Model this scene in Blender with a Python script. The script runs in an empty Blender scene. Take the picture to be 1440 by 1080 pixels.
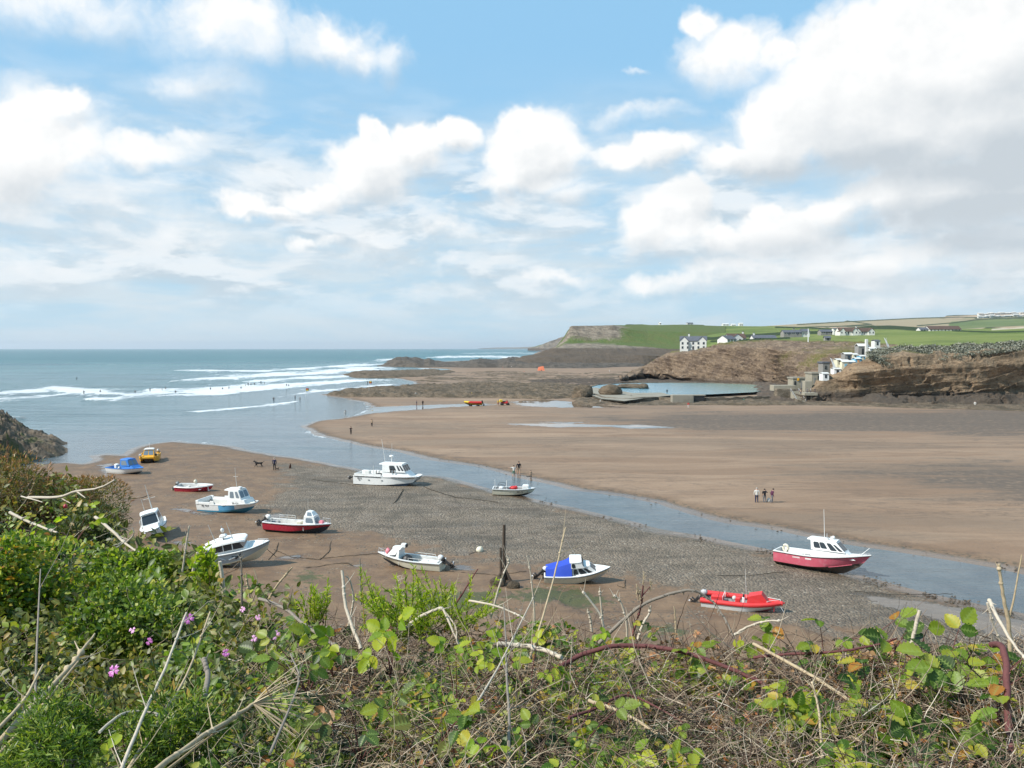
import bpy, bmesh, math, random
import numpy as np
from math import radians as R, sin, cos, pi, tan, atan2, sqrt
from mathutils import Vector, Matrix, Euler

SC = bpy.context.scene
COL = SC.collection

# ------------------------------------------------------------------ camera
H = 17.0
F = 1120.0
PITCH = math.atan(50 / F)
cam_d = bpy.data.cameras.new('camera')
cam_d.sensor_width = 36.0
cam_d.lens = 36.0 * F / 1440
cam_d.clip_start = 0.05
cam_d.clip_end = 60000
cam = bpy.data.objects.new('camera', cam_d)
cam.location = (0, 0, H)
cam.rotation_euler = (pi / 2 - PITCH, 0, 0)
COL.objects.link(cam)
SC.camera = cam

def ray(px, py):
    x = (px - 720) / F
    v = (py - 540) / F
    return Vector((x, cos(PITCH) - v * sin(PITCH), -sin(PITCH) - v * cos(PITCH)))

def G(px, py, z=0.0):
    """point on the level z seen at photograph pixel px,py"""
    d = ray(px, py)
    t = (z - H) / d.z
    return Vector((d.x * t, d.y * t, z))

def P(px, py, D):
    """point D metres ahead seen at photograph pixel px,py"""
    d = ray(px, py)
    t = D / d.y
    return Vector((d.x * t, D, H + d.z * t))

# ------------------------------------------------------------------ exposure
SC.view_settings.view_transform = 'Standard'
SC.view_settings.look = 'None'
SC.view_settings.gamma = 1
SC.view_settings.exposure = 0.30

# ------------------------------------------------------------------ node helper
class NT:
    def __init__(s, tree):
        s.t = tree
    def put(s, sock, v):
        if isinstance(v, bpy.types.NodeSocket):
            s.t.links.new(v, sock)
        elif v is not None:
            if hasattr(sock.default_value, '__len__') and not hasattr(v, '__len__'):
                v = [v] * len(sock.default_value)
            if hasattr(v, '__len__') and len(sock.default_value) == 4 and len(v) == 3:
                v = (*v, 1)
            sock.default_value = v
    def n(s, typ, ins=None, out=0, **props):
        nd = s.t.nodes.new(typ)
        for k, v in props.items():
            setattr(nd, k, v)
        for k, v in (ins or {}).items():
            s.put(nd.inputs[k], v)
        return nd if out is None else nd.outputs[out]
    def m(s, op, a, b=None, c=None, clamp=False):
        nd = s.t.nodes.new('ShaderNodeMath'); nd.operation = op; nd.use_clamp = clamp
        for i, v in enumerate((a, b, c)):
            if v is not None: s.put(nd.inputs[i], v)
        return nd.outputs[0]
    def vm(s, op, a, b=None, c=None, out=0):
        nd = s.t.nodes.new('ShaderNodeVectorMath'); nd.operation = op
        for i, v in enumerate((a, b, c)):
            if v is not None: s.put(nd.inputs[i], v)
        return nd.outputs[out]
    def mix(s, f, a, b, blend='MIX'):
        nd = s.t.nodes.new('ShaderNodeMix'); nd.data_type = 'RGBA'; nd.blend_type = blend
        s.put(nd.inputs[0], f); s.put(nd.inputs[6], a); s.put(nd.inputs[7], b)
        return nd.outputs[2]
    def mr(s, v, a, b, c=0.0, d=1.0, smooth=True):
        nd = s.t.nodes.new('ShaderNodeMapRange'); nd.interpolation_type = 'SMOOTHSTEP' if smooth else 'LINEAR'
        for i, x in enumerate((v, a, b, c, d)): s.put(nd.inputs[i], x)
        return nd.outputs[0]
    def noise(s, vec, scale, detail=4, rough=0.55, dist=0.0, out=0):
        return s.n('ShaderNodeTexNoise', {'Vector': vec, 'Scale': scale, 'Detail': detail, 'Roughness': rough, 'Distortion': dist}, out=out)
    def attr(s, name, out='Fac'):
        nd = s.t.nodes.new('ShaderNodeAttribute'); nd.attribute_name = name
        return nd.outputs[out]
    def ramp(s, f, stops):
        nd = s.t.nodes.new('ShaderNodeValToRGB')
        el = nd.color_ramp.elements
        while len(el) < len(stops): el.new(0.5)
        for e, (p, c) in zip(el, stops):
            e.position = p; e.color = (*c, 1)
        s.put(nd.inputs[0], f)
        return nd.outputs[0]
    def bump(s, h, strength=0.5, dist=0.05, normal=None):
        return s.n('ShaderNodeBump', {'Height': h, 'Strength': strength, 'Distance': dist, 'Normal': normal})

# ------------------------------------------------------------------ world: sky and clouds
SUN_EL, SUN_AZ = 43.0, -112.0        # azimuth from +Y, towards +X; the sun stands left and a little behind
wd = bpy.data.worlds.new('World'); SC.world = wd; wd.use_nodes = True
wt = wd.node_tree; wt.nodes.clear()
W = NT(wt)
sky = W.n('ShaderNodeTexSky', {}, sky_type='NISHITA', sun_disc=False, sun_elevation=R(SUN_EL),
          sun_rotation=R(SUN_AZ), altitude=0, air_density=1.0, dust_density=0.6, ozone_density=1.6)

def cloud_group():
    g = bpy.data.node_groups.new('cloud_density', 'ShaderNodeTree')
    g.interface.new_socket('v', in_out='INPUT', socket_type='NodeSocketVector')
    g.interface.new_socket('d', in_out='OUTPUT', socket_type='NodeSocketFloat')
    g.interface.new_socket('h', in_out='OUTPUT', socket_type='NodeSocketFloat')
    N = NT(g)
    gi = g.nodes.new('NodeGroupInput'); go = g.nodes.new('NodeGroupOutput')
    v = gi.outputs[0]
    # warp so that the outlines billow
    w1 = N.noise(v, 6.0, 5, 0.6, out=1)
    w2 = N.vm('MULTIPLY_ADD', w1, (0.13, 0.11, 0), (-0.065, -0.055, 0))
    vw = N.vm('ADD', v, w2)
    blobs = [  # px, py, rx, ry, strength
        (120, 12, 260, 62, .56), (330, 40, 130, 60, .66), (450, 55, 115, 50, .66), (312, 125, 80, 72, .60), (505, 75, 75, 36, .66), (548, 88, 32, 42, .72), (255, 145, 40, 30, .35),
        (70, 195, 85, 72, 1.15), (95, 150, 40, 30, 1.1), (0, 240, 100, 65, 1.1), (200, 225, 100, 30, .75), (280, 215, 60, 20, .6), (95, 265, 150, 40, .6),
        (520, 255, 75, 58, 1.2), (512, 200, 30, 36, 1.15), (575, 215, 55, 40, 1.2), (640, 192, 42, 32, 1.2), (450, 285, 60, 26, 1.0), (345, 292, 42, 22, .95), (395, 300, 70, 18, .8), (440, 340, 30, 14, .7), (470,335,40,14,.5),
        (752, 225, 82, 72, 1.25), (738, 185, 50, 34, 1.2), (800, 280, 60, 26, .8), (705, 275, 40, 30, .9),
        (1250, 140, 190, 125, 1.35), (1350, 60, 190, 100, 1.35), (1130, 175, 90, 70, 1.25), (1080, 225, 130, 34, 1.05), (900, 218, 95, 28, 1.0), (1440, 130, 160, 160, 1.35), (1180, 75, 60, 50, 1.2), (1300, 210, 190, 50, 1.1),
        (1020, 72, 85, 52, .85), (995, 22, 34, 30, .8), (1095, 62, 46, 28, .7),  (890, 160, 95, 24, .45), (895, 98, 26, 9, .4),
        (935, 318, 66, 50, 1.2), (968, 290, 34, 34, 1.15), (1000, 345, 60, 30, .9),
        (1290, 275, 110, 48, 1.2), (1400, 275, 130, 62, 1.3), (1100, 325, 90, 40, 1.05), (1075, 302, 34, 22, 1.0), (1180, 300, 60, 26, .9), (1370, 345, 160, 40, .9),
        (790, 388, 70, 22, .62), (935, 398, 110, 26, .62), (1060, 385, 130, 30, .7), (1220, 368, 150, 42, .75), (1240, 415, 110, 26, .6), (1420, 390, 110, 30, .6), (1080, 345, 120, 34, .8),
        (140, 310, 260, 50, .5), (460, 355, 260, 30, .38), (60, 370, 180, 26, .38), (300, 250, 190, 28, .4), (700, 345, 170, 28, .36), (620, 330, 80, 20, .4), (360, 205, 22, 22, .36),
        (-250, 180, 160, 80, 1.1), (-350, 60, 200, 60, .9), (1750, 160, 180, 120, 1.2), (1900, 320, 260, 50, 1.0), (400, -180, 260, 90, .9), (1100, -160, 200, 70, .9),
    ]
    acc = None; sH = None; sB = None
    for (px, py, rx, ry, st) in blobs:
        d = ray(px, py); a = atan2(d.x, d.y); e = atan2(d.z, sqrt(d.x * d.x + d.y * d.y))
        sx, sy = F / rx * .93, F / ry * .93
        q = N.vm('MULTIPLY_ADD', vw, (sx, sy, 0), (-a * sx, -e * sy, 0))
        l = N.vm('LENGTH', q, out=1)
        b = N.mr(l, 1.3, 0.1, 0.0, st)
        hh = N.vm('DOT_PRODUCT', q, (-.30, .85, 0), out=1)
        sH = N.m('MULTIPLY', b, hh) if sH is None else N.m('MULTIPLY_ADD', b, hh, sH)
        sB = b if sB is None else N.m('ADD', sB, b)
        acc = b if acc is None else N.m('MAXIMUM', acc, b)
    n2 = N.noise(vw, 15.0, 6, 0.6)
    dens = N.m('ADD', acc, N.m('MULTIPLY', N.m('SUBTRACT', n2, 0.5), 0.75))
    g.links.new(dens, go.inputs[0])
    g.links.new(N.m('DIVIDE', sH, N.m('ADD', sB, .02)), go.inputs[1])
    return g

tc = W.n('ShaderNodeTexCoord', out=None).outputs['Generated']
sep = W.n('ShaderNodeSeparateXYZ', {0: tc}, out=None)
az = W.m('ARCTAN2', sep.outputs[0], sep.outputs[1])
el = W.m('ARCSINE', sep.outputs[2])
vec = W.n('ShaderNodeCombineXYZ', {0: az, 1: el, 2: 0.0})
cg = cloud_group()
nd = wt.nodes.new('ShaderNodeGroup'); nd.node_tree = cg; W.put(nd.inputs[0], vec)
D0, HH = nd.outputs[0], nd.outputs[1]
det = W.noise(vec, 11.0, 7, 0.62)
det1 = W.noise(W.vm('ADD', vec, (-0.012, 0.02, 0)), 11.0, 7, 0.62)
rel = W.m('SUBTRACT', det1, det)
# crisp on the sunward (upper left) side, dissolving on the underside
alpha = W.mr(D0, 0.16, W.mr(HH, -0.55, 0.40, 1.30, 0.60), smooth=True)
# broad veil: streaky thin cloud low over the horizon
vs = W.vm('MULTIPLY', vec, (3.0, 17.0, 1))
veil_n = W.noise(vs, 1.6, 7, 0.6, 0.3)
veil_e = W.m('MULTIPLY', W.mr(el, 0.36, 0.08), W.mr(veil_n, 0.34, 0.66))
veil = W.m('MULTIPLY', veil_e, 0.9)
lit = W.m('ADD', W.mr(HH, -0.62, 0.12, 0.0, 1.0), W.m('MULTIPLY', rel, W.mr(D0, .3, 1.1, -2.4, -1.2)))
lit = W.m('ADD', lit, W.mr(D0, 1.3, .5, -.05, .12), clamp=True)
gb = None
for (px, py, rx, ry, st) in [(1280, 236, 220, 30, .9), (1420, 215, 100, 44, .75), (1330, 150, 120, 30, .35), (1180, 200, 80, 24, .35), (1385, 318, 130, 34, 1.0), (1250, 332, 110, 20, .7), (1120, 352, 110, 18, .6), (1080, 258, 120, 14, .4), (60, 268, 110, 22, .4), (560, 300, 80, 14, .3), (760, 296, 70, 12, .4), (1330, 395, 150, 16, .6), (1180, 395, 120, 12, .5), (950, 362, 80, 10, .4), (1440, 120, 60, 40, .3)]:
    d = ray(px, py); a = atan2(d.x, d.y); e = atan2(d.z, sqrt(d.x * d.x + d.y * d.y)); sx, sy = F / rx * .8, F / ry * .8
    q = W.vm('MULTIPLY_ADD', W.vm('ADD', vec, W.vm('MULTIPLY_ADD', W.n('ShaderNodeTexNoise', {'Vector': vec, 'Scale': 8.0, 'Detail': 3.0}, out=1), (.06, .03, 0), (-.03, -.015, 0))), (sx, sy, 0), (-a * sx, -e * sy, 0)) if gb is None else W.vm('MULTIPLY_ADD', vw_, (sx, sy, 0), (-a * sx, -e * sy, 0))
    if gb is None: vw_ = q.node.inputs[0].links[0].from_socket
    b_ = W.mr(W.vm('LENGTH', q, out=1), 1.3, .2, 0.0, st); gb = b_ if gb is None else W.m('MAXIMUM', gb, b_)
lit = W.m('SUBTRACT', lit, W.m('MULTIPLY', gb, W.mr(det, .3, .7, .7, 1.0)), clamp=True)
# low banks of soft cloud towards the horizon
lv = W.vm('MULTIPLY', vec, (3.2, 9.5, 1))
l0 = W.noise(lv, 1.9, 7, .58, .25); l1 = W.noise(W.vm('ADD', lv, (-.03, .16, 0)), 1.9, 7, .58, .25)
low_a = W.m('MULTIPLY', W.m('MULTIPLY', W.mr(l0, .38, .60), W.mr(el, .015, .09)), W.mr(el, .34, .17))
low_l = W.mr(W.m('SUBTRACT', l1, l0), -.07, .07, 1.0, 0.0)
CS = 0.1                                               # background strength
def cc(r, g, b): return (r * .82 / CS, g * .82 / CS, b * .82 / CS)
ccol = W.mix(lit, cc(.60, .66, .71), cc(1.04, 1.04, 1.03))
skyc = W.vm('MULTIPLY', sky, (.8, .8, .8))
# pale air near the horizon
hz = W.mr(el, 0.36, -0.06)
skyc = W.mix(W.m('MULTIPLY', hz, 0.92), W.mix(0.85, skyc, cc(.335, .655, .96)), cc(.56, .76, .87))
skyc = W.mix(veil, skyc, cc(.70, .80, .86))
skyc = W.mix(W.m('MULTIPLY', low_a, .80), skyc, W.mix(low_l, cc(.58, .67, .74), cc(.93, .96, .98)))
fin = W.mix(W.m('MULTIPLY', alpha, W.mr(el, 0.0, 0.05)), skyc, ccol)
bg = W.n('ShaderNodeBackground', {'Color': fin, 'Strength': CS})
wt.links.new(bg, W.n('ShaderNodeOutputWorld', out=None).inputs[0])

wd.cycles.sampling_method = 'MANUAL'; wd.cycles.sample_map_resolution = 512
SC.cycles.max_bounces = 5; SC.cycles.diffuse_bounces = 2; SC.cycles.glossy_bounces = 2; SC.cycles.transmission_bounces = 3
SC.cycles.transparent_max_bounces = 6; SC.cycles.volume_bounces = 0; SC.cycles.caustics_reflective = False; SC.cycles.caustics_refractive = False
# ------------------------------------------------------------------ sun
sl = bpy.data.lights.new('sun', 'SUN'); sl.energy = 5.0; sl.angle = R(0.55); sl.color = (1.0, .955, .89)
sun = bpy.data.objects.new('sun', sl); COL.objects.link(sun)
sd = Vector((sin(R(SUN_AZ)) * cos(R(SUN_EL)), cos(R(SUN_AZ)) * cos(R(SUN_EL)), sin(R(SUN_EL))))
sun.rotation_euler = sd.to_track_quat('Z', 'Y').to_euler()
sun.location = (-60, -20, 80)

# ------------------------------------------------------------------ numpy noise
def _h(ix, iy, iz, seed):
    n = (ix.astype(np.int64) * 374761393 + iy.astype(np.int64) * 668265263 + iz.astype(np.int64) * 2147483647 + seed * 974711) & 0xffffffff
    n = ((n ^ (n >> 13)) * 1274126177) & 0xffffffff
    n = ((n ^ (n >> 16)) * 2246822519) & 0xffffffff
    n = n ^ (n >> 15)
    return (n & 0xffff) / 65535.0
def vnoise(p, seed=0):
    f = np.floor(p); t = p - f; t = t * t * (3 - 2 * t)
    ix, iy, iz = f[:, 0], f[:, 1], f[:, 2]
    r = 0
    for dx in (0, 1):
        for dy in (0, 1):
            for dz in (0, 1):
                w = (t[:, 0] if dx else 1 - t[:, 0]) * (t[:, 1] if dy else 1 - t[:, 1]) * (t[:, 2] if dz else 1 - t[:, 2])
                r = r + w * _h(ix + dx, iy + dy, iz + dz, seed)
    return r
def fbm(p, octv=4, gain=0.5, seed=0, ridged=False):
    a, s, q, tot = 1.0, 0.0, np.array(p, dtype=float), 0.0
    for o in range(octv):
        v = vnoise(q, seed + o * 17)
        if ridged: v = 1 - abs(2 * v - 1)
        s = s + a * v; tot += a; a *= gain; q = q * 2.03 + 11.7
    return s / tot - 0.5

# ------------------------------------------------------------------ mesh helpers
def mesh_from(name, V, Fc, mats=(), smooth=False, fm=None, attrs=None):
    me = bpy.data.meshes.new(name)
    V = np.asarray(V, dtype=np.float32)
    if isinstance(Fc, np.ndarray):
        k = Fc.shape[1]
        me.vertices.add(len(V)); me.vertices.foreach_set('co', V.ravel())
        me.loops.add(Fc.size); me.loops.foreach_set('vertex_index', Fc.ravel().astype(np.int32))
        me.polygons.add(len(Fc)); me.polygons.foreach_set('loop_start', np.arange(0, Fc.size, k, dtype=np.int32))
        try: me.polygons.foreach_set('loop_total', np.full(len(Fc), k, dtype=np.int32))
        except Exception: pass
        me.update(calc_edges=True)
    else:
        me.from_pydata([tuple(map(float, v)) for v in V], [], Fc)
    for m in mats: me.materials.append(m)
    if fm is not None: me.polygons.foreach_set('material_index', np.asarray(fm, dtype=np.int32))
    if smooth: me.polygons.foreach_set('use_smooth', np.ones(len(me.polygons), dtype=bool))
    for k, a in (attrs or {}).items():
        at = me.attributes.new(k, 'FLOAT', 'POINT'); at.data.foreach_set('value', np.asarray(a, dtype=np.float32))
    me.update()
    return me

def link(name, me, parent=None, label=None, cat=None, group=None, kind=None, loc=None):
    o = bpy.data.objects.new(name, me); COL.objects.link(o)
    if parent is not None: o.parent = parent
    if loc is not None: o.location = loc
    tag(o, label, cat, group, kind)
    return o
def tag(o, label=None, cat=None, group=None, kind=None):
    if label: o['label'] = label
    if cat: o['category'] = cat
    if group: o['group'] = group
    if kind: o['kind'] = kind
    return o
def empty(name, loc, rot=(0, 0, 0), label=None, cat=None, group=None):
    o = link(name, None, None, label, cat, group); o.location = loc; o.rotation_euler = rot
    o.empty_display_size = 0.2
    return o
def copy_tree(o, parent=None):
    c = o.copy(); COL.objects.link(c)
    if parent is not None: c.parent = parent
    for ch in list(o.children): copy_tree(ch, c)
    return c

def grid_faces(nu, nv):
    i = np.arange(nu - 1)[:, None]; j = np.arange(nv - 1)[None, :]
    a = (i * nv + j).ravel()
    return np.stack([a, a + nv, a + nv + 1, a + 1], 1)

def mat(name, build=None, color=(.5, .5, .5), rough=.6, metal=0.0, spec=.5):
    m = bpy.data.materials.new(name); m.use_nodes = True
    t = m.node_tree; N = NT(t)
    b = t.nodes['Principled BSDF']
    b.inputs['Base Color'].default_value = (*color, 1); b.inputs['Roughness'].default_value = rough
    b.inputs['Metallic'].default_value = metal; b.inputs['Specular IOR Level'].default_value = spec
    if build: build(N, b)
    return m

# signed distance to a polygon in 2-D (negative inside)
def poly_sd(x, y, poly):
    d = np.full(x.shape, 1e18); ins = np.zeros(x.shape, bool)
    n = len(poly)
    for i in range(n):
        ax, ay = poly[i][:2]; bx, by = poly[(i + 1) % n][:2]
        ex, ey = bx - ax, by - ay
        t = np.clip(((x - ax) * ex + (y - ay) * ey) / (ex * ex + ey * ey + 1e-9), 0, 1)
        d = np.minimum(d, (x - ax - t * ex) ** 2 + (y - ay - t * ey) ** 2)
        c = (ay > y) != (by > y)
        with np.errstate(divide='ignore', invalid='ignore'):
            xi = ex * (y - ay) / (ey if ey else 1e-9) + ax
        ins ^= c & (x < xi)
    d = np.sqrt(d)
    return np.where(ins, -d, d)
def line_d(x, y, pts):
    d = np.full(x.shape, 1e18); tt = np.zeros(x.shape)
    n = len(pts) - 1
    for i in range(n):
        ax, ay = pts[i][:2]; bx, by = pts[i + 1][:2]
        ex, ey = bx - ax, by - ay
        t = np.clip(((x - ax) * ex + (y - ay) * ey) / (ex * ex + ey * ey + 1e-9), 0, 1)
        q = (x - ax - t * ex) ** 2 + (y - ay - t * ey) ** 2
        m_ = q < d
        d = np.where(m_, q, d); tt = np.where(m_, (i + t) / n, tt)
    return np.sqrt(d), tt
def to_px(x, y, z):
    """photograph pixel of world points (used only to author where sand, shingle and foam lie)"""
    zc = z - H
    dep = y * cos(PITCH) - zc * sin(PITCH)
    up = y * sin(PITCH) + zc * cos(PITCH)
    dep = np.maximum(dep, .01)
    return 720 + F * x / dep, 540 - F * up / dep
# ================================================================== GROUND AND WATER
near_shore = [(-400, 668), (0, 660), (95, 650), (118, 653), (133, 646), (128, 640), (150, 638), (178, 641), (188, 633), (212, 624), (245, 620), (290, 624), (330, 630),
    (370, 637), (420, 645), (470, 655), (520, 664), (560, 671), (605, 668), (640, 676), (690, 691), (750, 704), (800, 715), (860, 730),
    (920, 745), (980, 757), (1040, 768), (1090, 777), (1150, 797), (1210, 813), (1250, 824), (1300, 836), (1350, 846), (1400, 858), (1440, 869), (1700, 925), (2300, 1010)]
far_shore = [(2300, 950), (1700, 860), (1440, 803), (1400, 794), (1340, 784), (1280, 775), (1220, 766), (1160, 756), (1100, 744), (1040, 735), (985, 722), (930, 706),
    (880, 696), (820, 688), (760, 675), (700, 660), (650, 651), (600, 643), (560, 634), (520, 628), (480, 618), (450, 611), (432, 604),
    (429, 599), (445, 592), (478, 588), (505, 584), (522, 577), (524, 571), (512, 565), (490, 561), (455, 555), (470, 552), (530, 548), (588, 544),
    (586, 537), (560, 532), (505, 529), (480, 526), (520, 522), (610, 521), (640, 519.5), (590, 517), (535, 514), (560, 510), (640, 508), (745, 503), (752, 497)]
sea_poly = [G(*p) for p in near_shore + far_shore]
sea_poly = [(p.x, p.y) for p in sea_poly] + [(300, 8000), (2500, 14000), (9000, 40000), (-60000, 40000), (-60000, 60)]

def polar(r0, r1, nr, a0, a1, na):
    r = np.geomspace(r0, r1, nr); a = np.radians(np.linspace(a0, a1, na))
    A, Rr = np.meshgrid(a, r, indexing='ij')
    return (np.sin(A) * Rr).ravel(), (np.cos(A) * Rr).ravel(), grid_faces(na, nr)

gx, gy, gf = polar(8, 45000, 720, -62, 62, 620)
p3 = np.stack([gx, gy, np.zeros_like(gx)], 1)
sdw = poly_sd(gx, gy, sea_poly)
rr = np.hypot(gx, gy)
wob = fbm(p3 / 6.0, 4, seed=3) * np.clip(rr / 60, .4, 6) * 1.2
sdw2 = sdw + wob
gpx, gpy = to_px(gx, gy, 0 * gx)
gz = np.clip(sdw2 * 0.045, -0.9, 0.10) + np.clip((sdw2 - 2) * 0.004, 0, 0.08) - 0.02
gz = gz - np.clip((-sdw2 - 30) * .02, 0, 4)
und = fbm(p3 * np.array([1 / 14., 1 / 5., 1]), 4, seed=9)
gz = gz + und * 0.16 * np.clip(sdw2 / 5, 0, 1) * np.clip(1000 / rr, 0, 1)
gz = gz + fbm(p3 * np.array([1 / 1.6, 1 / .9, 1]), 3, seed=19) * 0.05 * np.clip(sdw2 / 3, 0, 1) * np.clip(200 / rr, 0, 1)
# the sandy face that the river has cut on its far side
def pxpoly(pts): return [(p.x, p.y) for p in (G(*q) for q in pts)]
gravel_poly = pxpoly([(395, 652), (470, 657), (560, 673), (605, 670), (750, 705), (860, 731), (980, 758), (1100, 782), (1250, 828), (1440, 875), (1800, 960), (1500, 960), (1300, 905),
    (1130, 880), (1040, 860), (960, 825), (880, 812), (760, 795), (640, 785), (560, 762), (470, 745), (380, 745), (365, 715), (400, 690)])
gravel = -poly_sd(gx, gy, gravel_poly)
far_gravel = -np.minimum(poly_sd(gx, gy, pxpoly([(860, 588), (1000, 582), (1200, 579), (1700, 577), (1700, 612), (1440, 612), (1200, 606), (1000, 606), (880, 598)])),
                         poly_sd(gx, gy, pxpoly([(1180, 668), (1300, 660), (1500, 662), (1700, 680), (1500, 700), (1300, 690)])) )
algae = -np.minimum.reduce([poly_sd(gx, gy, pxpoly(q)) for q in (
    [(740, 828), (800, 826), (850, 838), (880, 850), (820, 862), (740, 862), (700, 850)],
    [(395, 812), (440, 806), (470, 815), (420, 826)], [(880, 890), (930, 880), (1010, 900), (900, 915)],
    [(200, 800), (240, 795), (250, 812)], [(560, 845), (700, 840), (720, 870), (600, 880)])])
# standing water: films and puddles
pud_polys = [[(520, 573), (600, 570), (680, 568), (700, 570), (620, 574), (560, 579), (500, 584)],
    [(716, 566), (760, 562), (815, 566), (880, 574), (790, 574), (735, 572)], [(700, 597), (790, 596), (850, 598), (905, 601), (780, 602)], [(750, 594), (830, 594.5), (800, 597)],
    [(840, 599), (900, 598), (960, 603), (880, 604)],
    [(1195, 833), (1300, 848), (1380, 858), (1440, 872), (1600, 925), (1440, 905), (1360, 886), (1300, 870), (1240, 855)],
    [(282, 722), (300, 722), (298, 727), (285, 727)], [(236, 714), (262, 716), (290, 726), (284, 728), (250, 722)], [(232, 762), (250, 762), (290, 768), (250, 768)], [(380, 784), (430, 782), (432, 790), (390, 790)], [(372, 727), (395, 724), (402, 728), (380, 731)],
    [(640, 797), (672, 800), (665, 806), (640, 804)], [(490, 797), (512, 794), (516, 799), (500, 801)], [(455, 760), (475, 759), (465, 763)], [(140, 655), (160, 652), (158, 672), (142, 672)], [(498, 795), (515, 793), (512, 800)]]
pud = -np.minimum.reduce([poly_sd(gx, gy, pxpoly(q)) for q in pud_polys])
# stones lift the shingle a little, dry ridges
gz = gz + np.clip(gravel / 6, 0, 1) * fbm(p3 / .8, 2, seed=23) * .05
# lie of the land behind the right-hand cliffs stays low; the cliffs stand on it
# pebble step (low ledge) under the bank
led = -poly_sd(gx, gy, pxpoly([(395, 842), (470, 836), (620, 838), (760, 845), (860, 872), (960, 895), (1500, 1000), (1200, 1060), (300, 1000), (200, 850)]))
gz = gz + np.clip((led + fbm(p3 / 2.5, 4, seed=31) * 4) / .5, 0, 1) * .42

def ground_mat(N, b):
    pos = N.n('ShaderNodeNewGeometry', out=None).outputs['Position']
    sw, gr, fg, al, pu = (N.attr(k) for k in ('shore', 'shingle', 'far_shingle', 'algae', 'puddle'))
    n_s = N.noise(pos, 0.055, 5, 0.6)
    n_m = N.noise(pos, 0.45, 6, 0.62)
    n_f = N.noise(pos, 3.5, 5, 0.65)
    streak = N.noise(N.vm('MULTIPLY', pos, (0.035, 0.16, 1)), 1.0, 7, 0.62, 0.6)
    streak2 = N.noise(N.vm('MULTIPLY', N.vm('ADD', pos, (40, 90, 0)), (0.012, 0.05, 1)), 1.0, 6, 0.6, 0.9)
    dist = N.vm('LENGTH', pos, out=1)
    dry = N.mix(N.mr(streak, .38, .66), (.215, .132, .076), (.305, .203, .126))
    dry = N.mix(N.m('MULTIPLY', N.mr(streak2, .45, .62), .62), dry, (.18, .125, .08))
    dry = N.mix(N.m('MULTIPLY', N.mr(n_f, .35, .7), .25), dry, (.15, .105, .072))
    # damp brown sand: this side of the river and along the water
    damp = N.mix(N.mr(n_m, .3, .7), (.130, .076, .040), (.215, .135, .076))
    damp = N.mix(N.m('MULTIPLY', N.mr(n_f, .5, .72), .4), damp, (.07, .048, .032))
    near = N.attr('near_side')
    dampf = N.m('MAXIMUM', N.mr(near, -2, 3), N.mr(N.m('ADD', sw, N.m('MULTIPLY', N.m('SUBTRACT', n_m, .5), 5)), 4.5, .4))
    col = N.mix(dampf, dry, damp)
    # shingle
    vor = N.n('ShaderNodeTexVoronoi', {'Vector': pos, 'Scale': 5.5}, out=None)
    peb = N.n('ShaderNodeSeparateColor', {0: vor.outputs['Color']}, out=None)
    pcol = N.ramp(peb.outputs[0], [(0, (.105, .076, .050)), (.35, (.158, .118, .080)), (.75, (.20, .154, .106)), (.93, (.235, .185, .13)), (1, (.40, .35, .27))])
    vor2 = N.n('ShaderNodeTexVoronoi', {'Vector': pos, 'Scale': 15.0}, out=None)
    peb2 = N.n('ShaderNodeSeparateColor', {0: vor2.outputs['Color']}, out=None)
    pcol = N.mix(.45, pcol, N.ramp(peb2.outputs[1], [(0, (.105, .077, .052)), (.5, (.16, .12, .082)), (1, (.25, .205, .145))]))
    pcol = N.mix(N.m('MULTIPLY', N.mr(n_m, .48, .66), .55), pcol, (.075, .062, .042))
    band = N.noise(N.vm('MULTIPLY', pos, (.10, .3, 1)), 1.0, 5, .62, .4)
    pcol = N.mix(N.m('MULTIPLY', N.mr(band, .5, .63), .55), pcol, (.068, .056, .038))
    gmask = N.m('ADD', gr, N.m('MULTIPLY', N.m('SUBTRACT', N.noise(pos, .3, 6, .7), .5), 14))
    gmask = N.mr(gmask, -1.2, 1.2)
    scat = N.m('MULTIPLY', N.mr(peb.outputs[1], .80, .86), N.mr(N.noise(pos, .25, 4, .6), .46, .6))
    gmask = N.m('MAXIMUM', gmask, N.m('MULTIPLY', scat, N.mr(near, 0, 2)))
    col = N.mix(gmask, col, pcol)
    fmask = N.m('MULTIPLY', N.mr(N.m('ADD', fg, N.m('MULTIPLY', N.m('SUBTRACT', streak, .5), 80)), -10, 6), N.mr(N.noise(pos, .9, 5, .7), .22, .55))
    col = N.mix(N.m('MULTIPLY', fmask, .95), col, (.098, .072, .050))
    amask = N.mr(N.m('ADD', al, N.m('MULTIPLY', N.m('SUBTRACT', N.noise(pos, 1.3, 6, .7), .56), 7)), -.3, .5)
    col = N.mix(N.m('MULTIPLY', amask, .8), col, (.052, .068, .018))
    # weed and stones along the edge of the river
    edge = N.m('MULTIPLY', N.mr(N.m('ABSOLUTE', N.m('SUBTRACT', sw, .9)), 1.6, .2), N.mr(N.noise(pos, 2.2, 5, .7), .5, .6))
    col = N.mix(N.m('MULTIPLY', edge, .8), col, (.045, .045, .025))
    # puddles and wet film
    pm = N.mr(N.m('ADD', pu, N.m('MULTIPLY', N.m('SUBTRACT', N.noise(N.vm('MULTIPLY', pos, (.25, .8, 1)), 1.5, 5, .7), .5), N.mr(dist, 60, 260, 2.6, 14))), -.1, .35)
    wet = N.mr(sw, 1.6, .0)
    wet2 = N.m('MAXIMUM', pm, N.m('MULTIPLY', wet, .7))
    col = N.mix(N.m('MULTIPLY', wet2, .55), col, (.07, .062, .055))
    # drainage runnels, tide lines and trodden marks
    rn = N.noise(N.vm('MULTIPLY', pos, (.05, .22, 1)), 1.0, 7, .7, 1.4)
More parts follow.
